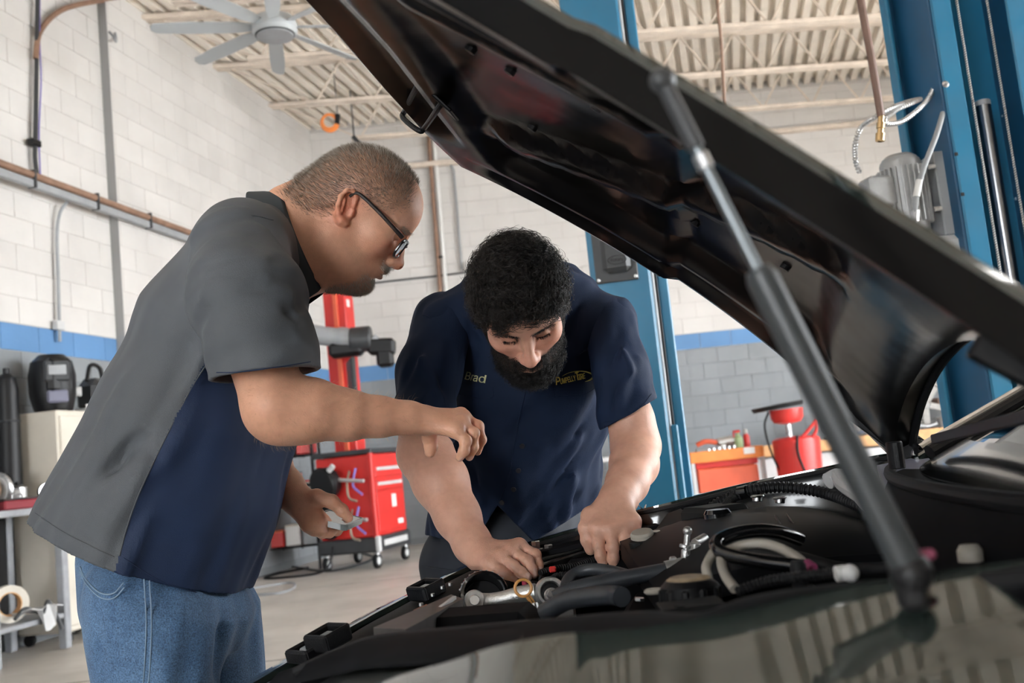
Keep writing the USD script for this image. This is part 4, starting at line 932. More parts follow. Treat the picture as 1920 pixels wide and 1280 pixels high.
# body below: bumper and grille mass, so the nose is closed to the ground
ctr = np.array([.40, 1.25, 0])
part(car, 'bumper', bx((.30, 1.0, .34), np.array([-.30, 1.28, .42]), fr(Fw, -Rt), .08), PAINT)
part(car, 'grille', bx((.06, .7, .14), np.array([-.40, 1.36, .60]), fr(Fw, -Rt), .03), BAYBLK)
def wheel(c, nm):
    w = part(car, 'wheel', lathe([(.0, -.1), (.2, -.1), (.31, -.1), (.335, -.06), (.335, .06), (.31, .1), (.2, .1), (0, .1)], c, Rt, 40), RUBBER, label=nm)
    part(w, 'rim', cat(lathe([(0, -.108), (.05, -.108), (.06, -.1), (.20, -.08), (.205, -.104), (.22, -.104)], c, Rt, 40), lathe([(0, .108), (.05, .108), (.06, .1), (.20, .08), (.205, .104), (.22, .104)], c, Rt, 40)), ALU)
wheel(np.array([.25, .72, .335]), 'near front wheel'); wheel(np.array([.50, 1.86, .335]), 'far front wheel')
# ---- under the hood
B_ = lambda x, y, d: ay(x, y, d)
def sub(name, mesh, m, label=None, parent=None): return part(parent or car, name, mesh, m, label)
carR = np.array([Fw, -Rt, uz])
cc = lambda a, b, z: HP * [1, 1, 0] + Fw * a - Rt * b + uz * z
sub('engine_block', cat(bx((.50, .62, .30), cc(.42, .55, .52), carR, .04), bx((.30, .40, .06), cc(.36, .50, .69), carR, .02), bx((.16, .5, .1), cc(.62, .62, .62), carR, .03)), BAYBLK)
sub('bay_floor', bx((1.0, 1.2, .05), cc(.55, .62, .42), carR), BAYBLK)
sub('inner_wing', bx((.62, .08, .28), cc(.34, .12, .62), carR, .03), BAYBLK); sub('inner_wing', bx((.70, .06, .30), cc(.42, 1.12, .58), carR, .03), BAYBLK)
sub('bulkhead', bx((.04, 1.25, .42), cc(-.05, .66, .60), carR, .01), BAYBLK)
sub('radiator', bx((.05, .95, .40), cc(.92, .55, .45), carR, .02), BAYBLK)
# cowl, windscreen and pillars
cw = []
for b in np.linspace(0.03, 1.3, 30):
    w = (b - .66) / .64; bow = .085 * (1 - w * w)
    P = lambda a, z: cc(a + bow, b, z)
    zt = .866
    cw.append([P(.05, zt - .13), P(.045, zt - .03), P(.03, zt - .004), P(.01, zt), P(-.04, zt - .004), P(-.12, zt - .01), P(-.2, zt + .03)])
sub('cowl', slab(np.array(cw), -uz * .003), BAYBLK)
sub('cowl_seal', tube([c[2] + uz * .005 for c in cw], .009, 10), RUBBER)
w0, w1 = B_(1738, 860, 1.72), apl(1990, 712, HP + Rt * .03, Rt)
wd = unit(w1 - w0)
GLASSW = usdkit.material(stage, f'{LK}/windscreen', {'t': ('transparent_bsdf', {'color': (.35, .40, .38)}), 'gl': ('glossy_bsdf', {'roughness': .02, 'color': (1, 1, 1)}), 'f': ('fresnel', {'IOR': 1.7}), 'm': ('mix_closure', {})}, [('f.fac', 'm.fac'), ('t.BSDF', 'm.closure1'), ('gl.BSDF', 'm.closure2')], surface='m.closure')
rows = []
for s in np.linspace(0, .85, 10):
    r_ = []
    for b in np.linspace(0.03, 1.27, 24):
        w = (b - .65) / .62
        r_.append(w0 + wd * s - Rt * (b - .0) + Fw * .10 * (1 - w * w) * (1 - .3 * s) - uz * .004)
    rows.append(r_)
rows = np.array(rows)
sub('windscreen', slab(rows, -np.cross(-Rt, wd) * .004), GLASSW, label='windscreen reflecting the ceiling')
sub('windscreen_band', slab(rows[:2] + np.cross(-Rt, wd) * .002 * (1 if np.cross(-Rt, wd)[2] > 0 else -1), uz * .0015), GLOSSB)
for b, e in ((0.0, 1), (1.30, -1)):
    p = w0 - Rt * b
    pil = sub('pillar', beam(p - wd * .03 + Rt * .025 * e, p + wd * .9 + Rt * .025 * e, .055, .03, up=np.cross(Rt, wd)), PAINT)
    sub('pillar_trim', tube([p - wd * .01 + uz * .022 + Rt * .012 * e, p + wd * .9 + uz * .022 + Rt * .012 * e], .008, 10), CHROME, parent=pil)  # added chrome line standing in for the bright highlight on the pillar edge
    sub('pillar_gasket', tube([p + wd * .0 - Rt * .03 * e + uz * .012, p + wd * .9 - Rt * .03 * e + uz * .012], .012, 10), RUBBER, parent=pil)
sub('dashboard', bx((.5, 1.2, .05), cc(-.45, .65, .84), carR, .02), BAYGREY)
sub('wiper', cat(beam(w0 + wd * .05 - Rt * .25 + Fw * .07 + uz * .02, w0 + wd * .09 - Rt * .85 + Fw * .12 + uz * .035, .012, .014), cyl(w0 - Rt * .25 + Fw * .09, w0 - Rt * .25 + Fw * .09 + uz * .04, .012, 12)), BLACKP)
LILAC_SHEEN = mat('painted_sky_sheen', (.30, .31, .40), .35, var=.06, scale=10)  # pale lilac paints the sky reflection of a glossy dark panel
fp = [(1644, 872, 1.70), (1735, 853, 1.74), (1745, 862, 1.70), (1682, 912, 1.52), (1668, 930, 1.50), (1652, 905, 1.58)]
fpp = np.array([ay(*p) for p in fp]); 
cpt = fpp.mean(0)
sub('fender_gusset', (np.vstack([fpp, fpp - uz * .006]), np.array([[0, 1, 2], [0, 2, 3], [0, 3, 5], [3, 4, 5], [6, 8, 7], [6, 9, 8], [6, 11, 9], [9, 11, 10]] + [[i, (i + 1) % 6 + 6, (i + 1) % 6] for i in range(6)] + [[i, i + 6, (i + 1) % 6 + 6] for i in range(6)])), LILAC_SHEEN, label='gusset at the far hinge with its sky reflection painted pale lilac')
sub('grey_bracket', tube(spline([B_(1552, 902, 1.58), B_(1572, 893, 1.58), B_(1584, 908, 1.5), B_(1612, 926, 1.42), B_(1630, 946, 1.38)], 24), .013, 10), LGREY)
# aluminium torque rod with its bushing and bolts
L0, L1 = B_(889, 1127, 1.58), B_(1031, 1111, 1.56)
axm = unit([.12, -1, .25])
armpts = spline([L0, B_(915, 1126, 1.58), B_(945, 1122, 1.575), B_(975, 1114, 1.57), B_(1005, 1110, 1.565)], 30)
tr = sub('torque_rod', cat(tube(armpts, np.interp(np.linspace(0, 1, len(armpts)), [0, .3, .7, 1], [.014, .0115, .0125, .014]), 12), lathe([(.0, -.016), (.0145, -.016), (.0165, -.012), (.0165, .010), (.0145, .014), (.006, .014), (.005, .010), (0, .010)], L0, axm, 24), ring(.0185, .006, L1, axm, 32, 10, 2.4)), ALU, label='cast aluminium torque rod')
sub('bushing', lathe([(0, .012), (.012, .012), (.0175, .008), (.0175, -.012), (0, -.012)], L1, axm, 28), RUBBER, parent=tr)
sub('bolt', cat(cyl(L1 + axm * .010 - uz * .006, L1 + axm * .020 - uz * .006, .0115, 20), cyl(L1 + axm * .018 - uz * .006, L1 + axm * .030 - uz * .006, .0085, 6)), STEEL, parent=tr)
sub('bolt', cat(cyl(L0 + axm * .012, L0 + axm * .017, .008, 16)), CHROME, parent=tr)
sub('rod_bracket', cat(bx((.05, .02, .06), L1 + np.array([.012, .02, -.035]), I3, .004)), ALU)
# black mount ring
mc_ = B_(908, 1117, 1.66); ma = unit([.15, -1, .45])
mr = sub('mount_ring', cat(lathe([(.0315, -.02), (.0385, -.02), (.041, -.012), (.041, .006), (.0385, .012), (.034, .014), (.0315, .012), (.0315, -.02)], mc_, ma, 40)), GLOSSB, label='gloss black mount ring')
for k in range(10):
    a = k * .24 + .35; e1 = unit(np.cross(ma, uz)); e2 = np.cross(e1, ma)
    p = mc_ + (e1 * math.cos(a) + e2 * math.sin(a)) * .0405; sub('rib', ball(.0022, p + ma * .004, 1), STEEL, parent=mr)
sub('core', lathe([(0, -.018), (.031, -.018), (.031, -.02), (0, -.02)], mc_, ma, 28), RUBBER, parent=mr)
# dipstick
YEL = mat('dipstick_yellow', (.62, .30, .09), .4)
dp0 = B_(981, 1102, 1.46); da = unit([.1, -1, .15])
ds = sub('dipstick', cat(ring(.0118, .0022, dp0, da, 32, 8), beam(B_(987, 1117, 1.46), B_(999, 1135, 1.46), .0045, .004, up=da), beam(B_(992, 1115, 1.46), B_(1004, 1132, 1.46), .0025, .004, up=da)), YEL, label='yellow dipstick ring')
sub('dipstick_tube', cyl(B_(1001, 1131, 1.46), B_(1010, 1165, 1.45), .006, 12), STEEL)
# hoses
def hose(pts, r, m=HOSE, n=40, label=None, ends=False, rb=False, name='hose'):
    P = spline([B_(*p) for p in pts], n)
    h = sub(name, ribbed(P, r, r * .75, .22, 10) if rb else tube(P, r, 14), m, label)
    return h, P
h1, P1 = hose([(1040, 1122, 1.40), (1072, 1106, 1.40), (1140, 1090, 1.40), (1210, 1077, 1.40), (1262, 1068, 1.40)], .0112)
hose([(1066, 1118, 1.52), (1062, 1096, 1.54), (1076, 1077, 1.56), (1108, 1067, 1.56), (1150, 1072, 1.54), (1200, 1086, 1.5)], .0095)
hose([(1020, 1150, 1.34), (1062, 1126, 1.32), (1110, 1118, 1.3), (1150, 1116, 1.28), (1166, 1119, 1.26)], .0125, HOSE)
sub('hose_clamp', cat(lathe([(.0125, -.012), (.0135, -.012), (.0135, .012), (.0125, .012)], B_(1268, 1066, 1.40), [1, .05, .1], 24), lathe([(.012, -.004), (.0135, -.004), (.0135, .004), (.012, .004)], B_(1254, 1069, 1.40), [1, .05, .1], 24), bx((.01, .008, .012), B_(1262, 1051, 1.40), I3, .002)), ALU)
fit = sub('coolant_fitting', cat(cyl(B_(1266, 1067, 1.40), B_(1290, 1062, 1.40), .0095, 18), cyl(B_(1284, 1062, 1.40), B_(1286, 1030, 1.40), .0062, 14), cyl(B_(1286, 1032, 1.40), B_(1289, 998, 1.40), .0042, 12), cyl(B_(1284, 1027, 1.40), B_(1285, 1021, 1.40), .0078, 14), ball(.0065, B_(1289, 995, 1.40))), ALU)
sub('coolant_fitting', cat(cyl(B_(1300, 1046, 1.42), B_(1303, 1018, 1.42), .0085, 16), cyl(B_(1303, 1019, 1.42), B_(1322, 1008, 1.44), .007, 14)), ALU)
sub('connector', cat(bx((.03, .03, .03), B_(1312, 1052, 1.42), I3, .005), bx((.02, .03, .02), B_(1326, 1040, 1.42), I3, .004)), BLACKP)
hose([(1500, 1011, 1.20), (1462, 998, 1.18), (1420, 994, 1.17), (1378, 1000, 1.16), (1347, 1014, 1.15), (1345, 1028, 1.13), (1366, 1040, 1.11), (1424, 1052, 1.08), (1520, 1064, 1.05)], .0078, GLOSSB, 80, label='shiny black looped hose')
GREYH = mat('grey_hose', (.36, .33, .28), .45)
hose([(1362, 1033, 1.14), (1395, 1021, 1.14), (1432, 1019, 1.13), (1466, 1029, 1.11), (1494, 1045, 1.08), (1512, 1062, 1.05)], .0054, GREYH, 50, label='grey hose with a pink end')
sub('pink_connector', cyl(B_(1511, 1058, 1.05), B_(1524, 1067, 1.04), .0066, 14), mat('pink_plastic', (.35, .06, .16), .5))
hose([(1337, 1036, 1.13), (1328, 1052, 1.12), (1324, 1066, 1.11), (1329, 1088, 1.1)], .0052, GREYH)
hose([(1352, 1046, 1.12), (1354, 1062, 1.10), (1362, 1082, 1.08), (1378, 1104, 1.06)], .0054, GREYH)
hose([(1350, 1046, 1.3), (1420, 1034, 1.3), (1500, 1046, 1.25), (1580, 1066, 1.2), (1680, 1066, 1.15)], .008, RUBBER)
hose([(1380, 1110, .98), (1430, 1092, .98), (1490, 1082, .97), (1560, 1074, .96), (1580, 1072, .96)], .0055, RUBBER, 60, rb=True, name='wiring_loom')
sub('connector', cat(cyl(B_(1566, 1076, .95), B_(1586, 1073, .95), .0075, 14), ball(.0085, B_(1594, 1074, .945))), WHITEP, label='white connector')
# oil filler cap in front
oc_ = B_(1293, 1104, 1.10)
cap = sub('oil_filler_cap', lathe([(0, .012), (.020, .012), (.026, .009), (.031, .004), (.031, -.020), (.027, -.024), (0, -.024)], oc_, uz, 40), BLACKP, label='black oil filler cap with a worn tan top')
sub('cap_top', lathe([(.0245, .0108), (.020, .0135), (0, .0135)], oc_, uz, 36), mat('worn_tan', (.34, .26, .17), .6, var=.35, scale=60), parent=cap)
for k in range(10):
    a = 2 * math.pi * k / 10; sub('grip', bx((.006, .008, .022), oc_ + np.array([math.cos(a), math.sin(a), 0]) * .0305 - uz * .008, fr([math.cos(a), math.sin(a), 0], [-math.sin(a), math.cos(a), 0]), .002), BLACKP, parent=cap)
sub('filler_neck', cyl(oc_ - uz * .024, oc_ - uz * .06, .024, 24), BAYGREY)
sub('mount_plate', cat(beam(B_(1236, 1142, 1.02), B_(1352, 1128, 1.02), .05, .006), cyl(B_(1274, 1140, 1.0), B_(1274, 1134, 1.0), .006, 12)), BAYGREY)
sub('sealing_ring', ring(.009, .003, B_(1226, 1108, 1.2), uz, 20, 8), GREYH); sub('bolt', cyl(B_(1199, 1126, 1.2), B_(1199, 1120, 1.2), .006, 6), STEEL)
# engine cover with its emblem bars
ecc = B_(1440, 1000, 1.52)
ec = []
for u in np.linspace(-1, 1, 18):
    ec.append([ecc + np.array([.20 * u, 0, 0]) + np.array([0, .24 * v + .02, .0]) + uz * (.055 * (1 - abs(u)**2.5) * (1 - .6 * abs(v)**2.5) - .025 + .012 * v) for v in np.linspace(-1, 1, 18)])
ecv = sub('engine_cover', slab(np.array(ec), -uz * .03), mat('satin_black', (.006, .006, .007), .5, spec=.1), label='domed satin black engine cover')
for (a, b) in (((1453, 967), (1470, 993)), ((1474, 963), (1494, 991)), ((1446, 985), (1453, 995))):
    sub('emblem_bar', beam(B_(*a, 1.46), B_(*b, 1.42), .0018, .003), STEEL, parent=ecv)
# reservoirs
rb_ = B_(1340, 962, 1.66)
rs = sub('reservoir', bx((.085, .085, .05), rb_ + uz * -.012, fr([.9, .42, 0], [-.42, .9, 0]), .008), BAYGREY, label='grey-topped black reservoir')
sub('emblem', ring(.009, .0012, B_(1326, 957, 1.645) + uz * .003, uz, 24, 6), BLACKP, parent=rs)
sub('cap', lathe([(0, .016), (.018, .016), (.022, .010), (.022, -.012), (0, -.012)], B_(1347, 974, 1.58), uz, 28), GLOSSB, parent=rs)
ab = [B_(1216, 1010, 1.72), B_(1252, 962, 1.74), B_(1276, 953, 1.76), B_(1322, 986, 1.62), B_(1316, 1010, 1.58), B_(1260, 1030, 1.58)]
abv = np.vstack([ab, np.array(ab) + np.array([0, .03, -.12])])
sub('air_box', trimesh.convex.convex_hull(abv), BAYGREY)
wc_ = B_(1204, 1002, 1.66)
wr = sub('washer_filler', cat(lathe([(.004, -.075), (.012, -.07), (.024, -.006), (.022, -.004), (0, -.004)], wc_ - uz * .006, uz, 24)), BAYGREY)
sub('cap', cat(lathe([(0, .006), (.017, .0055), (.0195, .002), (.0195, -.004), (0, -.004)], wc_, unit([-.1, -.25, 1]), 28), bx((.012, .01, .003), wc_ + np.array([.024, 0, .003]), I3, .001)), GREYH, parent=wr)
# looms
hose([(1320, 962, 1.74), (1345, 944, 1.74), (1378, 928, 1.72), (1413, 918, 1.70), (1457, 913, 1.68), (1505, 916, 1.66), (1560, 928, 1.62), (1640, 960, 1.5)], .0098, RUBBER, 120, rb=True, name='wiring_loom', label='ribbed black wiring loom')
hose([(1358, 962, 1.66), (1362, 948, 1.68), (1374, 934, 1.71), (1390, 926, 1.71)], .0085, RUBBER, 40, rb=True, name='wiring_loom')
sub('loom_tape', tube([B_(1386, 925, 1.715), B_(1402, 921, 1.705)], .012, 14), GLOSSB)
hose([(1012, 1074, 1.74), (1040, 1066, 1.76), (1080, 1060, 1.78), (1112, 1050, 1.8), (1160, 1040, 1.8)], .0062, RUBBER, 60, rb=True, name='wiring_loom')
hose([(1010, 1084, 1.7), (1028, 1088, 1.7), (1050, 1078, 1.72), (1090, 1078, 1.7)], .006, RUBBER, 50, rb=True, name='wiring_loom')
sub('connector', bx((.012, .01, .01), B_(1036, 1067, 1.74), I3, .002), RED, label='red connector'); sub('connector', bx((.008, .01, .02), B_(984, 1098, 1.6), I3, .002), mat('crimson', (.3, .02, .05), .5), label='crimson connector')
for (x, y) in ((1005, 1026), (1029, 1033)): sub('hex_bolt', cat(cyl(B_(x, y, 1.86) - uz * .004, B_(x, y, 1.86) + uz * .012, .0085, 6), cyl(B_(x, y, 1.86) - uz * .006, B_(x, y, 1.86) - uz * .002, .013, 16)), STEEL)
sub('rail_strip', beam(B_(1000, 1062, 1.80), B_(1110, 1028, 1.86), .012, .004), STEEL)
sub('bay_panel', beam(B_(985, 1042, 1.86), B_(1230, 985, 1.86), .09, .01), BAYBLK)
sub('edge_clip', tube(spline([B_(1196, 944, 1.88), B_(1201, 951, 1.88), B_(1207, 954, 1.88), B_(1211, 946, 1.88), B_(1210, 952, 1.87), B_(1216, 951, 1.87)], 20), .0012, 6), STEEL)
for (x, y) in ((1462, 943), (1420, 940)): sub('injector', cat(cyl(B_(x, y, 1.62), B_(x, y - 12, 1.62), .008, 14), ring(.009, .002, B_(x, y - 10, 1.62), uz, 18, 6)), STEEL)
# battery cover with a faded orange label, front left
bp = np.array([[B_(700, 1176, 1.20), B_(846, 1114, 1.56)], [B_(760, 1180, 1.16), B_(868, 1122, 1.50)]])
sub('battery_cover', slab(np.array([spline(bp[k], 8) for k in (0, 1)]), -uz * .03), mat('faded_black', (.05, .045, .042), .45, var=.3, scale=30))
sub('warning_label', slab(np.array([[B_(776, 1150, 1.375), B_(800, 1139, 1.43)], [B_(784, 1152, 1.36), B_(806, 1142, 1.42)]]) + uz * .004, uz * .001), mat('faded_orange', (.38, .13, .05), .6, var=.4, scale=80))
sub('cover_rail', beam(B_(812, 1150, 1.36), B_(852, 1120, 1.48), .006, .005), LGREY)
sub('snorkel', bx((.16, .12, .05), B_(900, 1150, 1.35) - uz * .02, carR, .02), BAYBLK)
# near suspension bits by the strut foot
sub('strut_bracket', bx((.016, .014, .02), sb - uz * .014, carR, .004), BLACKP); sub('red_tag', bx((.016, .006, .006), sb + np.array([.012, .01, .004]), I3, .002), mat('dull_pink', (.25, .05, .10), .5))
sub('rubber_stop', lathe([(0, .006), (.008, .005), (.011, 0), (.011, -.01), (0, -.01)], B_(1818, 1031, .92), uz, 18), GREYH)
sub('hood_stop', lathe([(0, .006), (.006, .005), (.008, 0), (.008, -.02), (0, -.02)], B_(1496, 1060, 1.02), uz, 16), RUBBER)
# ================================================================ signed-distance modelling for the two men
class Field:
    """soft unions and cuts of round cones and ellipsoids"""
    def __init__(s): s.ops = []
    def rc(s, a, b, ra, rb, k=.02, cut=False, R=None, sc=None):
        s.ops.append(('rc', np.asarray(a, float), np.asarray(b, float), ra, rb, k, cut, R, None if sc is None else np.asarray(sc, float))); return s
    def el(s, c, r, k=.02, R=I3, cut=False):
        s.ops.append(('el', np.asarray(c, float), np.asarray(r, float), R, None, k, cut, None, None)); return s
    def fan(s, kids, k): s.ops.append(('fan', kids, None, None, None, k, False, None, None)); return s
    def disp(s, f): s.ops.append(('disp', f, None, None, None, 0, False, None, None)); return s
    def clip(s, f): s.ops.append(('clip', f, None, None, None, 0, False, None, None)); return s
    @staticmethod
    def prim(o, P):
        if o[0] == 'rc':
            _, a, b, ra, rb, k, cut, R, sc = o; m = 1.0
            if sc is not None:
                R = I3 if R is None else R
                P = (P @ R.T) / sc; a = (a @ R.T) / sc; b = (b @ R.T) / sc; m = sc.min()
            ba = b - a; t = np.clip(((P - a) @ ba) / max(ba @ ba, 1e-12), 0, 1)
            return (np.linalg.norm(P - a - t[:, None] * ba, axis=1) - (ra + (rb - ra) * t)) * m
        q = (P - o[1]) @ o[3].T
        k0 = np.linalg.norm(q / o[2], axis=1); k1 = np.linalg.norm(q / o[2]**2, axis=1)
        return k0 * (k0 - 1) / np.maximum(k1, 1e-9)
    @staticmethod
    def bound(o):
        if o[0] == 'rc':
            m = 1 if o[8] is None else o[8].max()
            return (o[1] + o[2]) / 2, np.linalg.norm(o[2] - o[1]) / 2 + max(o[3], o[4]) * max(m, 1)
        return o[1], o[2].max()
    def __call__(s, P, d=None):
        d = np.full(len(P), 1.0) if d is None else d
        for o in s.ops:
            if o[0] == 'disp': d = d + o[1](P, d); continue
            if o[0] == 'clip': d = np.maximum(d, o[1](P)); continue
            if o[0] == 'fan':
                best = d
                for kid in o[1]:
                    e = kid(P); h = np.clip(.5 + .5 * (e - d) / o[5], 0, 1)
                    best = np.minimum(best, e + (d - e) * h - o[5] * h * (1 - h))
                d = best; continue
            c, r = s.bound(o); k = o[5]
            lim = d + k if not o[6] else -d + k + 2 * 0
            near = np.linalg.norm(P - c, axis=1) - r < (np.maximum(lim, 0) + .001 if not o[6] else np.maximum(.03, k))
            if not near.any(): continue
            e = s.prim(o, P[near]); dd = d[near]
            if o[6]:
                e = -e; h = np.clip(.5 - .5 * (e - dd) / k, 0, 1); d[near] = e + (dd - e) * h + k * h * (1 - h)
            else:
                h = np.clip(.5 + .5 * (e - dd) / k, 0, 1); d[near] = e + (dd - e) * h - k * h * (1 - h)
        return d
def surface(f, lo, hi, h, blk=6, slack=.2):
    """surface nets on the blocks near the surface; returns (vertices, faces)"""
    lo, hi = np.asarray(lo, float), np.asarray(hi, float)
    nb_ = np.ceil((hi - lo) / (h * blk)).astype(int) + 1
    N = int(nb_.max() * blk + 4)
    bi = np.stack(np.meshgrid(*[np.arange(n) for n in nb_], indexing='ij'), -1).reshape(-1, 3)
    val = np.concatenate([f(lo + (b + .5) * blk * h) for b in np.array_split(bi, max(1, len(bi) // 200000 + 1))])
    bi = bi[np.abs(val) < blk * h * .87 * (1 + slack) + 2 * h]
    r = np.arange(blk + 1); off = np.stack(np.meshgrid(r, r, r, indexing='ij'), -1).reshape(-1, 3)
    pts = (bi[:, None] * blk + off[None]).reshape(-1, 3)
    key = np.unique(pts[:, 0] + N * (pts[:, 1] + N * pts[:, 2]).astype(np.int64))
    ijk = np.stack([key % N, key // N % N, key // (N * N)], 1)
    v = np.concatenate([f(lo + q * h) for q in np.array_split(ijk, max(1, len(ijk) // 300000 + 1))])
    r = np.arange(blk); off = np.stack(np.meshgrid(r, r, r, indexing='ij'), -1).reshape(-1, 3)
    c = (bi[:, None] * blk + off[None]).reshape(-1, 3); ck = c[:, 0] + N * (c[:, 1] + N * c[:, 2]).astype(np.int64)
    co = [(a, b, d) for a in (0, 1) for b in (0, 1) for d in (0, 1)]
    ci = np.stack([np.searchsorted(key, ck + a + N * (b + N * d)) for a, b, d in co], 1)
    cv = v[ci]; act = (cv.min(1) < 0) & (cv.max(1) >= 0)
    c, ck, cv = c[act], ck[act], cv[act]
    o = np.argsort(ck); c, ck, cv = c[o], ck[o], cv[o]
    acc, cnt = np.zeros((len(c), 3)), np.zeros(len(c))
    for i in range(8):
        for j in range(i + 1, 8):
            A, Bc = np.array(co[i]), np.array(co[j])
            if abs(A - Bc).sum() != 1: continue
            a, b = cv[:, i], cv[:, j]; cr = (a < 0) != (b < 0)
            t = np.where(cr, a / np.where(cr, a - b, 1), 0)
            acc += np.where(cr[:, None], A + (Bc - A) * t[:, None], 0); cnt += cr
    V = lo + (c + acc / cnt[:, None]) * h
    F = []
    e = [1, N, N * N]
    s0 = cv[:, 0] < 0
    for ax in range(3):
        i1 = co.index(tuple(np.eye(3, dtype=int)[ax])); s1 = cv[:, i1] < 0
        m = s0 != s1
        u_, w_ = e[(ax + 1) % 3], e[(ax + 2) % 3]
        k = ck[m]; q = [np.searchsorted(ck, kk) for kk in (k, k - u_, k - u_ - w_, k - w_)]
        ok = np.ones(len(k), bool)
        for qq, kk in zip(q, (k, k - u_, k - u_ - w_, k - w_)): ok &= (qq < len(ck)) & (ck[np.minimum(qq, len(ck) - 1)] == kk)
        Q = np.stack(q, 1)[ok]; flip = ~s0[m][ok]
        Q[flip] = Q[flip][:, ::-1]
        F.append(Q)
    Q = np.vstack(F)
    return V, np.vstack([Q[:, [0, 1, 2]], Q[:, [0, 2, 3]]])

def together(*jobs):
    from concurrent.futures import ThreadPoolExecutor
    with ThreadPoolExecutor(4) as ex: return list(ex.map(lambda j: surface(j[0], *bbox(j[0]), j[1]), jobs))
def attr_mat(name, rough=.5, sub=0.0, bump=0.0, bscale=300.0, spec=.5, sheen=0.0, mottle=0.0):
    n = {'a': ('attribute', {'attribute': 'col'}), 'g': ('geometry', {}),
         'p': ('principled_bsdf', {'roughness': rough, 'subsurface_weight': sub, 'subsurface_radius': (.9, .35, .2), 'subsurface_scale': .006, 'specular_ior_level': spec, 'sheen_weight': sheen})}
    l = [('a.color', 'p.base_color')]
    if mottle:
        n['mn'] = ('noise_texture', {'scale': 90.0, 'detail': 5.0}); n['mr'] = ('map_range', {'from_min': .3, 'from_max': .7, 'to_min': 1 - mottle, 'to_max': 1 + mottle}); n['h'] = ('hsv', {})
        l = [('g.position', 'mn.vector'), ('mn.fac', 'mr.value'), ('mr.result', 'h.value'), ('a.color', 'h.color'), ('h.color', 'p.base_color')]
    if bump:
        n['bn'] = ('noise_texture', {'scale': bscale, 'detail': 3.0}); n['b'] = ('bump', {'distance': bump})
        l += [('g.position', 'bn.vector'), ('bn.fac', 'b.height'), ('b.normal', 'p.normal')]
    return usdkit.material(stage, f'{LK}/{name}', n, l, surface='p.BSDF')
SKIN = attr_mat('skin', .46, .12, .0004, 420, .4, mottle=.05)
def hair_mat(name, color, rough=.45):
    return usdkit.material(stage, f'{LK}/{name}', {'p': ('principled_bsdf', {'base_color': color, 'roughness': rough, 'specular_ior_level': .35})}, [], surface='p.BSDF')

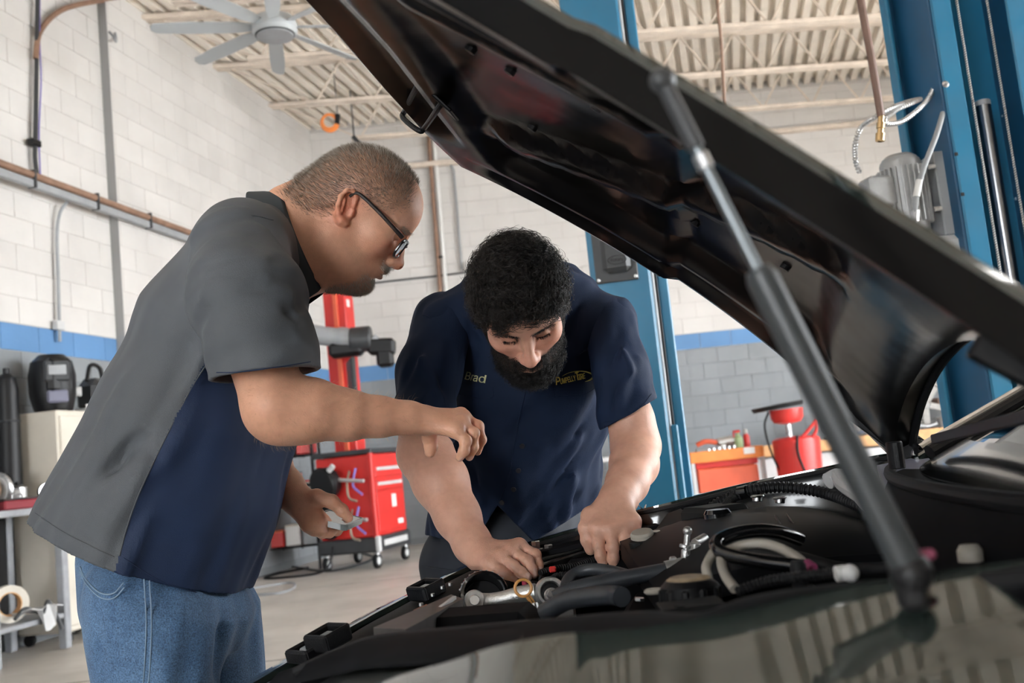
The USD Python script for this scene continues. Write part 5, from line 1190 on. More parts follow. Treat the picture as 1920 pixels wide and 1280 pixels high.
def head_sdf(S, c, R, s=1.0, jowl=0.0, nose=1.0, brow=1.0, mouth=True):
    """a head in its own frame: x forward, y to its left, z up, the origin between the ears"""
    W = lambda x, y, z: c + (np.array([x, y, z]) * s) @ R
    def el(p, r, k, cut=False, Rr=None): S.el(W(*p), np.array(r) * s, k * s, R if Rr is None else Rr @ R, cut)
    def rc(a, b, ra, rb, k, cut=False): S.rc(W(*a), W(*b), ra * s, rb * s, k * s, cut)
    el((-.004, 0, .045), (.100, .078, .086), .02)
    el((.040, 0, .052), (.057, .062, .056), .03)
    el((.030, 0, -.030), (.066, .061, .080), .03)
    for sg in (-1, 1):
        rc((-.004, sg * .052, -.050), (.070, sg * .016, -.094), .020, .017, .028)
        el((.060, sg * .047, -.010), (.024, .020, .020), .03)
        rc((.086, sg * .014, .031), (.070, sg * .052, .027), .009 * brow, .008 * brow, .02)
    el((.083, 0, -.095), (.017, .021, .016), .02)
    if jowl: el((.035, 0, -.085), (.055, .055, .034 + jowl), .03)
    for sg in (-1, 1): el((.098, sg * .031, .014), (.016, .019, .012), .018, True)
    for sg in (-1, 1):
        el((.0785, sg * .031, .015), (.0135, .0145, .0125), .004)
        rc((.0905, sg * .020, .010), (.084, sg * .043, .0105), .0022, .0020, .004)
    rc((.092, 0, .022), (.113, 0, -.024), .0075 * nose, .0105 * nose, .012)
    el((.1145, 0, -.027), (.0115 * nose, .0115 * nose, .0105 * nose), .008)
    for sg in (-1, 1):
        el((.104, sg * .0135, -.031), (.0105, .0075, .0085), .008)
        el((.109, sg * .0075, -.0405), (.0055, .0035, .004), .004, True)
    el((.084, 0, -.060), (.022, .030, .022), .02)
    if mouth:
        rc((.1015, -.016, -.0565), (.1035, .0, -.0545), .0052, .0062, .006); rc((.1035, 0, -.0545), (.1015, .016, -.0565), .0062, .0052, .006)
        rc((.098, -.015, -.0665), (.101, .0, -.0675), .0055, .0070, .006); rc((.101, 0, -.0675), (.098, .015, -.0665), .0070, .0055, .006)
        rc((.104, -.021, -.0615), (.109, 0, -.0605), .0012, .0017, .003, True); rc((.109, 0, -.0605), (.104, .021, -.0615), .0017, .0012, .003, True)
        el((.098, 0, -.080), (.010, .02, .006), .014, True)
    for sg in (-1, 1):                                              # ears
        t = math.radians(22); Re = np.array([[math.cos(t), 0, math.sin(t)], [0, 1, 0], [-math.sin(t), 0, math.cos(t)]])
        yw = math.radians(-22 * sg); Ry = np.array([[math.cos(yw), math.sin(yw), 0], [-math.sin(yw), math.cos(yw), 0], [0, 0, 1]])
        Q = Re @ Ry
        e0 = np.array([-.014, sg * .080, .000])
        pts = [e0 + np.array(p) @ Q for p in ((.012, 0, .008), (.013, 0, .022), (.004, 0, .032), (-.008, sg * .002, .031), (-.0165, sg * .003, .018), (-.017, sg * .003, .002), (-.012, sg * .001, -.014), (-.003, 0, -.024), (.004, -sg * .001, -.027))]
        rr = (.0035, .004, .0042, .0044, .0045, .0045, .005, .0068, .0065)
        el(e0 + np.array([0, -sg * .003, .002]) @ Q, (.016, .004, .026), .006, False, Q)
        for a, b, ra, rb in zip(pts[:-1], pts[1:], rr[:-1], rr[1:]): rc(a, b, ra, rb, .003)
        rc(e0 + np.array([-.008, sg * .002, .018]) @ Q, e0 + np.array([-.0075, sg * .003, -.006]) @ Q, .003, .0032, .003)
        el(e0 + np.array([.003, sg * .005, -.002]) @ Q, (.0085, .005, .0105), .003, True, Q)
        el(e0 + np.array([-.002, sg * .004, .021]) @ Q, (.008, .003, .006), .003, True, Q)
        rc(e0 + np.array([.012, sg * .001, -.002]) @ Q, e0 + np.array([.011, sg * .0015, -.010]) @ Q, .0042, .004, .003)
    return W
FR = (.0108, .0100, .0090, .0076)
def finger(px, r=FR, s=1.0):
    k = Field(); p = [ay(*q) for q in px]; n = len(p)
    r = [x * s for x in (r if n == 4 else r[:n])]
    for i in range(n - 1): k.rc(p[i], p[i + 1], r[i], r[i + 1], .003)
    for i in range(1, n - 1): k.el(p[i], np.full(3, r[i] * 1.07), .004)
    return k, p
def hand_sdf(S, wrist, fingers, thumb, rw=.025, rp=.0135, s=1.0, wb=None):
    """fingers: pixel-and-depth chains from the knuckle to the tip"""
    w = ay(*wrist); kids, chains = [], []
    for f in fingers:
        k, p = finger(f, s=s); kids.append(k); chains.append(p)
    tk, tp = finger(thumb, (.0145, .0130, .0115, .0095), s); kids.append(tk); chains.append(tp)
    n = len(fingers)
    for i, p in enumerate(chains[:n]):
        a = w + (p[0] - w) * .12 + (p[0] - np.mean([c[0] for c in chains[:n]], 0)) * .25
        S.rc(a, p[0], rp * 1.15 * s, rp * s * .95, .014)
    for i in range(n - 1): S.rc(chains[i][0], chains[i + 1][0], rp * .8 * s, rp * .8 * s, .01)
    for p in chains[:n]: S.el(p[0], np.full(3, .0118 * s), .006)
    S.rc(w + (tp[0] - w) * .1, tp[0], rp * 1.2 * s, .0145 * s, .016)
    S.fan(kids, .006)
    return w, chains
def nails(V, col, chains, dirs, tone=(.62, .36, .29)):
    for p, d in zip(chains, dirs):
        t = unit(p[-1] - p[-2]); c = p[-1] + unit(d) * .006 + t * .002
        q = V - c; m = (np.abs(q @ t) < .0062) & (np.linalg.norm(q - np.outer(q @ t, t), axis=1) < .0055) & ((V - p[-1]) @ unit(d) > .001)
        col[m] = tone
def bbox(S, pad=.03):
    lo, hi = np.full(3, 1e9), np.full(3, -1e9)
    for o in S.ops:
        if o[0] in ('disp', 'clip'): continue
        if o[0] == 'fan':
            for kid in o[1]:
                a, b = bbox(kid, 0); lo, hi = np.minimum(lo, a), np.maximum(hi, b)
            continue
        if o[6]: continue
        c, r = S.bound(o); lo, hi = np.minimum(lo, c - r), np.maximum(hi, c + r)
    return lo - pad, hi + pad
def tri_normals(V, F):
    n = np.zeros_like(V); t = np.cross(V[F[:, 1]] - V[F[:, 0]], V[F[:, 2]] - V[F[:, 0]])
    for k in range(3): np.add.at(n, F[:, k], t)
    return n / (np.linalg.norm(n, axis=1, keepdims=True) + 1e-12)
def scatter(V, F, mask, n, rng, soft=None):
    """n points with normals on the faces whose three corners are in mask"""
    f = F[mask[F].all(1)]; A = np.linalg.norm(np.cross(V[f[:, 1]] - V[f[:, 0]], V[f[:, 2]] - V[f[:, 0]]), axis=1)
    k = rng.choice(len(f), n, p=A / A.sum()); u, v = rng.random(n), rng.random(n); sw = u + v > 1; u[sw], v[sw] = 1 - u[sw], 1 - v[sw]
    f = f[k]; N = tri_normals(V, F)
    w = (1 - u - v)[:, None]; u, v = u[:, None], v[:, None]
    nn = N[f[:, 0]] * w + N[f[:, 1]] * u + N[f[:, 2]] * v
    p = V[f[:, 0]] * w + V[f[:, 1]] * u + V[f[:, 2]] * v; nn = nn / np.linalg.norm(nn, axis=1, keepdims=True)
    if soft is not None: ok = rng.random(n) < soft[f[:, 0]] * 1.15; p, nn = p[ok], nn[ok]
    return p, nn
def soften(V, F, mask, it=14):
    """a 0/1 mask on a mesh, blurred along the surface"""
    from scipy.sparse import coo_matrix, diags
    e = np.vstack([F[:, [0, 1]], F[:, [1, 2]], F[:, [2, 0]]]); n = len(V)
    A = coo_matrix((np.ones(len(e)), (e[:, 0], e[:, 1])), (n, n)).tocsr(); A = A + A.T
    W = diags(1 / np.maximum(np.asarray(A.sum(1)).ravel(), 1)) @ A; m = mask.astype(float)
    for _ in range(it): m = W @ m
    return m
def px_poly(pts): return Polygon(pts)
def inside(poly, V):
    from shapely import contains_xy
    q, _ = proj(V); return contains_xy(poly, q[:, 0], q[:, 1])
def plane_px(a, b, da=1.82, db=1.82):
    """plane through two picture points and the level line of sight between them: signed distance, positive below/right of a->b"""
    A, B2 = ay(*a, da), ay(*b, db); d = B2 - A; n = unit(np.cross(d, np.array([0, 1.0, 0])))
    return A, n
def folds(*specs):
    """specs: (start, end, width, height): soft ridges (height < 0: creases) along segments, for cloth"""
    S_ = [(np.asarray(a, float), np.asarray(b, float), w, h) for a, b, w, h in specs]
    def f(P, d):
        out = np.zeros(len(P)); near = np.abs(d) < .06
        Q = P[near]; o = np.zeros(len(Q))
        for a, b, w, h in S_:
            ba = b - a; t = (Q - a) @ ba / (ba @ ba); tc = np.clip(t, 0, 1)
            r = np.linalg.norm(Q - a - tc[:, None] * ba, axis=1)
            o -= h * np.exp(-(r / w)**2) * np.clip(np.minimum(tc, 1 - tc) * 4 + .15, 0, 1)
        out[near] = o; return out
    return f
def drape(amp, along, freq, gap=14.0, seed=0, grow=None):
    """soft cloth folds running along a direction"""
    t = unit(along); a = unit(np.cross(t, [0.21, .35, .91])); b = np.cross(t, a)
    def f(P, d):
        out = np.zeros(len(P)); near = np.abs(d) < .07; Q = P[near]
        q = np.stack([Q @ t * freq, Q @ a * gap, Q @ b * gap], 1)
        n = meshkit.noise(q, seed) * .65 + meshkit.noise(q * 2.1 + 7, seed + 1) * .35 - .5
        n = np.sign(n) * np.abs(2 * n)**.8 / 2
        out[near] = amp * n * (1 if grow is None else grow(Q)); return out
    return f
def ripple(amp, scale, seed=0):
    def f(P, d):
        out = np.zeros(len(P)); near = np.abs(d) < .05
        out[near] = amp * (meshkit.fbm(P[near] * np.asarray(scale), 3, seed) - .5); return out
    return f
# ================================================================ the older man: grey polo shirt, jeans
D1 = 1.82
A_ = lambda x, y, d=D1: ay(x, y, d)
man1 = thing('person', 'grey-haired man in a grey and navy polo shirt and blue jeans, leaning in and pointing', 'person', (float(A_(330, 1000)[0]), D1, 0))
# head frame: face turned down towards the engine
hc1 = A_(668, 404, 1.84)
ph = math.radians(36.5)
fx = (math.cos(ph) * CR - math.sin(ph) * CU); fz = (math.sin(ph) * CR + math.cos(ph) * CU)
fx = unit(fx + .10 * fwd); fz = unit(fz - fx * (fz @ fx)); fy = np.cross(fz, fx)
R1 = np.array([fx, fy, fz])
S1 = Field()
W1h = head_sdf(S1, hc1, R1, 1.0, jowl=.006, nose=1.08, brow=.9)
# open mouth: part the lips a little
S1.rc(W1h(.112, 0, -.061), W1h(.088, 0, -.062), .004, .003, .003, True)
S1.rc(A_(524, 464), W1h(-.035, 0, -.045), .074, .070, .03)
S1.rc(A_(560, 500), W1h(.02, 0, -.075), .062, .050, .04)
S1.rc(A_(545, 400), W1h(-.065, 0, -.005), .055, .052, .04)
# chest core under the shirt, and each arm, as fields of their own that overlap inside the clothes
SH1, S1 = S1, Field()
SC1 = S1
S1.rc(A_(490, 490), A_(400, 650), .085, .11, .05)
# right arm (near)
S1 = Field(); SR1 = S1
sh, el_, = ay(440, 500, 1.66), ay(517, 762, 1.585)
S1.rc(A_(490, 480) * .4 + sh * .6, sh, .062, .060, .05)
S1.rc(sh, el_, .060, .0505, .02)
S1.el(ay(512, 792, 1.585), np.array([.022, .022, .020]), .03)
fa = [(517, 762, 1.585, .050), (585, 768, 1.60, .0475), (650, 778, 1.62, .039), (712, 781, 1.64, .0305), (765, 783, 1.655, .0245), (790, 786, 1.665, .0235)]
for a, b in zip(fa[:-1], fa[1:]): S1.rc(ay(*a[:3]), ay(*b[:3]), a[3], b[3], .02)
S1.el(ay(548, 800, 1.59), np.array([.035, .03, .022]), .03)
hR = [[(856, 807, 1.652), (873, 826, 1.648), (870, 845, 1.648), (862, 857, 1.652)],
      [(864, 793, 1.668), (888, 812, 1.664), (887, 838, 1.664), (880, 856, 1.668)],
      [(867, 782, 1.688), (896, 799, 1.686), (902, 824, 1.686), (895, 846, 1.690)],
      [(864, 778, 1.708), (892, 800, 1.712), (900, 820, 1.714), (897, 838, 1.716)]]
_, chR = hand_sdf(S1, (792, 787, 1.667), hR, [(806, 803, 1.695), (805, 820, 1.705), (808, 836, 1.708), (806, 848, 1.708)], s=.95)
# left arm (far) with the phone
S1 = Field(); SL1 = S1
S1.rc(ay(430, 560, 2.02), ay(470, 830, 2.03), .058, .05, .02)
fl_ = [(470, 830, 2.03, .050), (500, 872, 2.0, .046), (535, 915, 1.96, .035), (552, 930, 1.945, .030)]
for a, b in zip(fl_[:-1], fl_[1:]): S1.rc(ay(*a[:3]), ay(*b[:3]), a[3], b[3], .02)
hL = [[(606, 978, 1.955), (628, 988, 1.985), (642, 984, 2.00), (650, 976, 2.01)],
      [(597, 984, 1.945), (617, 996, 1.965), (632, 995, 1.98), (644, 986, 1.99)],
      [(588, 986, 1.935), (604, 999, 1.945), (618, 999, 1.955), (626, 994, 1.965)],
      [(577, 983, 1.925), (590, 994, 1.93), (600, 997, 1.935), (608, 995, 1.94)]]
_, chL = hand_sdf(S1, (552, 934, 1.942), hL, [(594, 931, 1.925), (622, 940, 1.925), (641, 956, 1.93), (653, 970, 1.935)], s=1.0)
S1.rc(ay(560, 940, 1.94), ay(590, 966, 1.935), .020, .016, .02)
Vb, Fb = cat(*together((SH1, .0021), (SR1, .0023), (SL1, .0023), (SC1, .006)))
skin1 = np.array([.66, .345, .225])
def skin_colors(V, base, W, R, c, s=1.0, lips=(.30, .11, .09), ruddy=.5):
    col = np.tile(base, (len(V), 1)); q = (V - c) @ R.T / s
    def blob(p, r, tone, a):
        w = a * np.exp(-(((q - np.array(p)) / np.array(r))**2).sum(1))[:, None]; col[:] = col * (1 - w) + np.array(tone) * w
    red = base * np.array([1.12, .74, .68])
    for sg in (-1, 1):
        blob((.07, sg * .045, -.02), (.03, .025, .025), red, ruddy); blob((-.014, sg * .085, 0), (.03, .016, .04), red * [1.05, .9, .9], .7)
        blob((.085, sg * .031, .012), (.016, .018, .010), base * [.80, .66, .62], .5)
    blob((.112, 0, -.03), (.018, .018, .018), red, .6)
    blob((.103, 0, -.0555), (.010, .020, .0050), lips, .8); blob((.1, 0, -.0675), (.010, .018, .0055), lips, .85)
    blob((.100, 0, -.061), (.02, .019, .0018), (.05, .015, .012), .8)
    return col, q, blob
col1, q1, blob1 = skin_colors(Vb, skin1, W1h, R1, hc1)
def in_box(q, a, b): return ((q > a) & (q < b)).all(1)
# scalp under the cropped hair, grey stubble on the chin
isH = in_box(q1, (-.13, -.1, -.15), (.12, .1, .16))
hx = q1[:, 0]; hz = q1[:, 2]
scalp1 = isH & ((hz > .030 + .0 * hx) & (hx < .072 - .35 * np.maximum(0, hz - .06)) & (hz > .03 + 1.1 * np.maximum(0, hx - .035)) | ((hx < -.030) & (hz > -.048 + .9 * np.maximum(0, hx + .065)) & (hx > -.125)))
earz = (np.abs(q1[:, 1]) > .074) & (hx > -.042) & (hx < .012) & (hz < .036); scalp1 &= ~earz
n_sc = meshkit.fbm(q1 * 160, 3)[:, None]
sscalp = soften(Vb, Fb, scalp1, 30); w_ = .42 * sscalp[:, None]; col1 = col1 * (1 - w_) + np.array([.17, .13, .095]) * w_
goat1 = isH & (hz < -.078) & (hz > -.15) & (hx > .042) & (np.abs(q1[:, 1]) < .046) | (isH & (hz < -.039) & (hz > -.052) & (hx > .09) & (np.abs(q1[:, 1]) < .028))
sgoat = soften(Vb, Fb, goat1, 12); w_ = .35 * sgoat[:, None]; col1 = col1 * (1 - w_) + np.array([.16, .14, .125]) * w_
nd = [unit(uz * .5 + CR)] * 3
nails(Vb, col1, chR[:4], [CR * .9 - uz * .3 - fwd * .5] * 4); nails(Vb, col1, [chL[4]], [uz])
part(man1, 'body', (Vb, Fb), SKIN, color=col1)
# cropped hair
rng = np.random.default_rng(5)
def crop(mask, n, ln, bend, mats, w, name='hair', label=None, soft=None):
    p, nn = scatter(Vb, Fb, mask, n, rng, soft); n = len(p)
    ln_ = ln * (.6 + .6 * rng.random(n))[:, None]
    d = unit(np.array(bend) @ R1); d2 = nn + .9 * (d - nn * (nn @ d)[:, None]) + .35 * rng.normal(size=nn.shape)
    d2 /= np.linalg.norm(d2, axis=1, keepdims=True)
    st = np.stack([p - nn * .001, p + (nn * .6 + d2 * .4) * ln_ * .5, p + (nn * .35 + d2 * .75) * ln_], 1)
    g_ = np.array_split(np.arange(n), len(mats))
    for m_, ix in zip(mats, g_): curves(man1, name, st[ix], [w, w * .8, w * .3], m_, label)
HG1, HG2, HG3 = hair_mat('hair_grey', (.34, .30, .25)), hair_mat('hair_brown', (.13, .095, .065)), hair_mat('hair_pale', (.50, .46, .41))
thin = scalp1 & (rng.random(len(Vb)) < 2)
crop(sscalp > .05, 17000, .0085, (-1, 0, -.25), (HG2, HG2, HG1), .00042, label='cropped greying hair', soft=sscalp)
crop(scalp1 & (hx < .03), 5000, .010, (-1, 0, -.4), (HG3, HG1), .00042, soft=sscalp)
crop(sgoat > .08, 4200, .0065, (.5, 0, -1), (HG1, HG3, HG1), .0004, 'goatee', 'short grey goatee and moustache', sgoat)
bro = isH & (hx > .070) & (hz > .026) & (hz < .037) & (np.abs(q1[:, 1]) > .012) & (np.abs(q1[:, 1]) < .052)
for sg in (-1, 1): crop(bro & (q1[:, 1] * sg > 0), 150, .006, (.1, 0, .6), (HG1,), .0004, 'eyebrow')
armm = (~isH) & (Vb[:, 0] > A_(540, 760)[0]) & (Vb[:, 2] > 1.0) & (Vb[:, 0] < ay(780, 780, 1.66)[0]) & (Vb[:, 1] < 1.75)
if armm.sum() > 100: crop(armm, 1500, .011, (1, 0, 0), (hair_mat('arm_hair', (.42, .27, .15)),), .00018, 'arm_hair')

# ---- polo shirt
CLOTHG = mat('polo_grey', (.078, .086, .098), .66, var=.12, scale=5, bump=.0004, bscale=900, sheen=.04)
CLOTHN = mat('polo_navy', (.005, .019, .062), .75, var=.12, scale=5, bump=.0004, bscale=900, sheen=0.0)
T1 = Field()
def seg(a, b, ra, rb, sy, k=.04, d=D1): T1.rc(A_(a[0] + 6, a[1], d), A_(b[0] + 6, b[1], d), ra * .915, rb * .915, k, sc=(1, sy / .93, 1))
seg((492, 474), (462, 520), .098, .112, 1.62)
seg((462, 520), (412, 620), .115, .146, 1.45)
seg((412, 620), (368, 790), .146, .180, 1.27)
seg((368, 790), (318, 930), .180, .196, 1.20)
seg((318, 930), (266, 1052), .196, .204, 1.18)
seg((268, 1040), (250, 1120), .204, .206, 1.18)
T1.rc(A_(530, 462), A_(500, 470), .060, .085, .04)
for dy, sg in ((1.665, -1), (1.985, 1)):
    T1.rc(ay(452, 452, dy), ay(466, 545, dy - .035 * (sg < 0)), .070, .086, .05)
# drape: vertical folds on the back panel, gathers below the arm
fd = folds((A_(420, 560, 1.62), A_(300, 900, 1.60), .018, .012), (A_(355, 560, 1.66), A_(235, 930, 1.62), .020, .013), (A_(300, 600, 1.68), A_(150, 930, 1.66), .022, .012),
           (A_(330, 620, 1.64), A_(205, 960, 1.61), .014, -.010), (A_(385, 700, 1.60), A_(262, 900, 1.58), .016, -.012), (A_(330, 800, 1.58), A_(180, 1010, 1.58), .022, .014), (A_(280, 800, 1.6), A_(120, 990, 1.62), .02, -.012),
           (A_(400, 690, 1.6), A_(520, 800, 1.60), .02, -.008), (A_(380, 780, 1.57), A_(540, 760, 1.62), .018, -.008), (A_(330, 900, 1.56), A_(530, 850, 1.60), .022, .008), (A_(320, 960, 1.56), A_(500, 930, 1.6), .02, -.008), (A_(280, 1030, 1.57), A_(480, 1030, 1.6), .02, .007),
           (A_(440, 400, 1.66), A_(380, 470, 1.64), .014, .007), (A_(470, 400, 1.66), A_(400, 440, 1.64), .010, -.006))
T1.disp(fd); g0, g1 = A_(450, 430), A_(180, 1010); ga = g1 - g0
T1.disp(drape(.030, ga, 3.0, 15, 3, lambda Q: np.clip((Q - g0) @ ga / (ga @ ga), .12, 1)))
hA, hn = plane_px((52, 990), (420, 1139), 1.63, 1.63)
hA2, hn2 = plane_px((415, 1137), (500, 1060), 1.63, 1.63)
if hn[2] > 0: hn = -hn
if hn2[2] > 0: hn2 = -hn2
base1 = Field(); base1.ops = list(T1.ops)
def hem1(P): return np.maximum((P - hA) @ hn, (P - hA2) @ hn2)
def shirt1(P):
    d = base1(P); h = hem1(P)
    d2 = np.maximum(d, h)
    return np.maximum(d2, -np.maximum(d + .010, -(h + .07)))          # hollow near the hem
# the neck hole
def shirt1n(P):
    d = shirt1(P); t = unit(A_(640, 420) - A_(520, 470)); q = P - A_(556, 455)
    a = q @ t; r = np.linalg.norm(q - np.outer(a, t), axis=1)
    return np.maximum(d, -np.maximum(np.maximum(r - .088, -a - .0), -1))
lo, hi = bbox(T1, .02); 
Vs, Fs = surface(shirt1n, lo, hi, .0036)
# navy side panel = faces right of the curved seam
seam = [(398, 655), (362, 720), (325, 790), (290, 860), (262, 920), (240, 980), (224, 1040), (214, 1075), (214, 1250), (900, 1250), (900, 640), (560, 610), (430, 640)]
cenf = Vs[Fs].mean(1); nv = inside(px_poly(seam), cenf)
keepslit = ~((~nv) & ((cenf - (hA - np.array([0, 0, 0]))) @ hn > 9))
def submesh(V, F, m):
    f = F[m]; u_, inv = np.unique(f, return_inverse=True); return V[u_], inv.reshape(-1, 3)
shirt = part(man1, 'polo_shirt', submesh(Vs, Fs, ~nv), CLOTHG, label='grey short-sleeved polo shirt', smooth=True)
part(shirt, 'side_panel', submesh(Vs, Fs, nv), CLOTHN, label='navy side panel', smooth=True)
def strip_on(S, pts, w, h, d0, dirn=np.array([0, 1.0, 0]), n=60, lift=.0):
    """a thin ribbon lying on the surface of S along the picture points pts"""
    from_ = spline([np.array([*p, 0]) for p in pts], n)[:, :2]; out = []
    for x, y in from_:
        o, r = C0, unit(ray(x, y)); t = d0 / r[1] - .45
        for _ in range(60):
            dd = S((o + r * t)[None])[0]
            if dd < .0006: break
            t += max(dd * .8, .0004)
        if dd < .02: out.append(o + r * (t - lift))
    out = np.array(out) if len(out) > 3 else np.array([ay(x, y, d0) for x, y in pts]); return tube(out, h, 6) if w == 0 else out
for pts in ([(400, 664), (362, 722), (325, 792), (290, 862), (262, 922), (240, 982), (224, 1042)],):
    part(shirt, 'panel_seam', strip_on(shirt1n, pts, 0, .0012, 1.7), CLOTHG)
part(shirt, 'hem_stitch', strip_on(shirt1n, [(66, 962), (120, 998), (180, 1028), (214, 1044)], 0, .0009, 1.7), CLOTHG)
part(shirt, 'hem_stitch', strip_on(shirt1n, [(232, 1046), (300, 1088), (360, 1108), (415, 1120)], 0, .0009, 1.7), CLOTHN)
part(shirt, 'shoulder_seam', strip_on(shirt1n, [(372, 438), (410, 416), (470, 404), (512, 412)], 0, .0012, 1.7), CLOTHG)
# sleeves
SL = Field(); SL.rc(ay(440, 462, 1.655), ay(462, 560, 1.605), .074, .090, .03); SL.rc(ay(462, 560, 1.605), ay(492, 668, 1.59), .090, .082, .03); SL.rc(ay(492, 668, 1.59), ay(505, 740, 1.585), .082, .080, .03)
SL.disp(folds((ay(420, 560, 1.53), ay(560, 600, 1.55), .012, -.007), (ay(400, 600, 1.53), ay(540, 670, 1.53), .014, .006), (ay(380, 520, 1.56), ay(470, 640, 1.52), .016, .008), (ay(480, 520, 1.52), ay(570, 560, 1.56), .014, .006), (ay(430, 500, 1.54), ay(420, 640, 1.52), .012, -.006)))
SL.disp(drape(.014, ay(560, 560, 1.5) - ay(400, 640, 1.5), 5, 22, 8))
def cuffed(S, A, n, depth=.06, th=.0095):
    def f(P):
        d = S(P); h = (P - A) @ n
        return np.maximum(np.maximum(d, h), -np.maximum(d + th, -(h + depth)))
    return f
cA, cn = plane_px((404, 716), (592, 690), 1.59, 1.59)
if cn[2] > 0: cn = -cn
sf = cuffed(SL, cA, cn, .10)
V, Fc = surface(sf, *bbox(SL, .015), .003)
sl = part(shirt, 'sleeve', (V, Fc), CLOTHG, label='grey sleeve', smooth=True)
part(sl, 'cuff_stitch', strip_on(sf, [(404, 700), (450, 698), (520, 688), (588, 676)], 0, .0009, 1.55), CLOTHN) if False else part(shirt, 'cuff_stitch', strip_on(sf, [(406, 698), (450, 697), (520, 688), (582, 678)], 0, .0009, 1.55), CLOTHN)
SL2 = Field(); SL2.rc(ay(440, 470, 2.0), ay(440, 600, 2.02), .072, .08, .03); SL2.rc(ay(440, 600, 2.02), ay(455, 740, 2.03), .08, .076, .03)
cA2, cn2 = plane_px((380, 730), (540, 700), 2.03, 2.03)
if cn2[2] > 0: cn2 = -cn2
V, Fc = surface(cuffed(SL2, cA2, cn2), *bbox(SL2, .015), .005); part(shirt, 'sleeve', (V, Fc), CLOTHG, smooth=True)
# collar: folded band round the neck
t = unit(np.array([*(ay(640, 425, D1) - ay(556, 458, D1))])); ct = A_(554, 455)
e1 = unit(np.cross(t, [0, 1, 0])); e2 = np.cross(t, e1)            # e1 in the picture plane, e2 in depth
if e1[2] < 0: e1 = -e1
rows = []
for (a, r1, r2) in ((-.022, .096, .087), (.006, .092, .080), (.015, .093, .081), (.008, .0975, .086), (-.018, .109, .103), (-.044, .118, .116)):
    rr_ = []
    for th in np.linspace(math.radians(-168), math.radians(168), 70):
        dr = .012 * max(0, (abs(th) - 2.2) / .75)**2
        rr_.append(ct + t * (a - (.020 * max(0, (abs(th) - 2.3) / .6) if a < -.015 and r1 > .105 else 0)) + e1 * math.cos(th) * (r1 + dr) + e2 * math.sin(th) * (r2))
    rows.append(rr_)
part(shirt, 'collar', slab(np.array(rows), t * .0018), mat('collar_cloth', (.034, .045, .054), .7), label='dark folded collar', smooth=True)
# ---- jeans
DENIM = usdkit.material(stage, f'{LK}/denim', {
    'g': ('geometry', {}), 'n': ('noise_texture', {'scale': 7.0, 'detail': 9.0, 'roughness': .75}), 'w': ('noise_texture', {'scale': 420.0, 'detail': 2.0}),
    'r': ('rgb_ramp', {'ramp': [(.3, (.032, .085, .18)), (.7, (.105, .20, .34))]}), 'wr': ('map_range', {'from_min': .3, 'from_max': .7, 'to_min': .55, 'to_max': 1.45}), 'h': ('hsv', {}), 'b': ('bump', {'distance': .0006}), 'p': ('principled_bsdf', {'roughness': .75, 'sheen_weight': .15})},
    [('g.position', 'n.vector'), ('g.position', 'w.vector'), ('n.fac', 'r.fac'), ('w.fac', 'wr.value'), ('wr.result', 'h.value'), ('r.color', 'h.color'), ('h.color', 'p.base_color'), ('w.fac', 'b.height'), ('b.normal', 'p.normal')], surface='p.BSDF')
STITCH = mat('denim_stitch', (.20, .29, .40), .7)
J1 = Field()
J1.rc(A_(318, 1040), A_(322, 1110), .150, .150, .04, sc=(1, 1.12, 1))
legs = ((1.70, (292, 1130), (300, 1400), (290, 1800)), (1.93, (372, 1130), (420, 1420), (400, 1800)))
for d, h_, k_, a_ in legs:
    kn = ay(*k_, d); an = kn.copy(); an[2] = .10; an[0] += -.02
    hp = ay(*h_, d)
    J1.rc(hp, kn, .112, .088, .04); J1.rc(kn, an, .086, .072, .03)
    J1.rc(an, an - uz * .03, .072, .072, .02)
J1.disp(folds((ay(330, 1150, 1.58), ay(300, 1330, 1.60), .022, .010), (ay(380, 1160, 1.62), ay(350, 1300, 1.62), .018, -.008), (ay(200, 1130, 1.66), ay(215, 1290, 1.64), .02, .008), (ay(240, 1200, 1.58), ay(330, 1260, 1.58), .02, .006), (ay(400, 1150, 1.7), ay(405, 1280, 1.72), .02, -.014), (ay(440, 1150, 1.8), ay(455, 1270, 1.82), .018, .009)))
J1.disp(drape(.014, [.1, 0, 1], 5, 17, 14))
lo, hi = bbox(J1, .02); V, Fc = surface(lambda P: np.maximum(J1(P) + .04 * np.clip(.6 - hem1(P) / .07, 0, 1), np.maximum(P[:, 2] - A_(318, 985)[2], .075 - P[:, 2])), lo, hi, .0042)
jn = part(man1, 'jeans', (V, Fc), DENIM, label='faded blue jeans', smooth=True)
for pts in ([(270, 1085), (274, 1160), (272, 1230), (268, 1290), (266, 1340)], [(280, 1088), (284, 1160), (282, 1230), (278, 1290), (276, 1340)]): part(jn, 'side_seam', strip_on(J1, pts, 0, .0011, 1.62), STITCH)
pk = [(150, 1062), (160, 1084), (186, 1110), (212, 1112), (232, 1092)]
part(jn, 'pocket_seam', strip_on(J1, pk, 0, .0013, 1.66), STITCH); part(jn, 'pocket_seam', strip_on(J1, [(x + 1, y + 9) for x, y in pk], 0, .0011, 1.66), STITCH)
for d, h_, k_, a_ in legs:
    an = ay(*k_, d); c = np.array([an[0] - .02, d, 0])
    SS = Field().rc(c + [-.03, 0, .055], c + [.14, 0, .035], .045, .038, .03, sc=(1, .95, 1)); V, Fc = surface(lambda P: np.maximum(SS(P), .012 - P[:, 2]), *bbox(SS, .02), .006)
    shoe = part(man1, 'shoe', (V, Fc), BLACKP, smooth=True); part(shoe, 'sole', prism(LineString([c[:2] + [-.04, 0], c[:2] + [.15, 0]]).buffer(.045), .016), RUBBER)
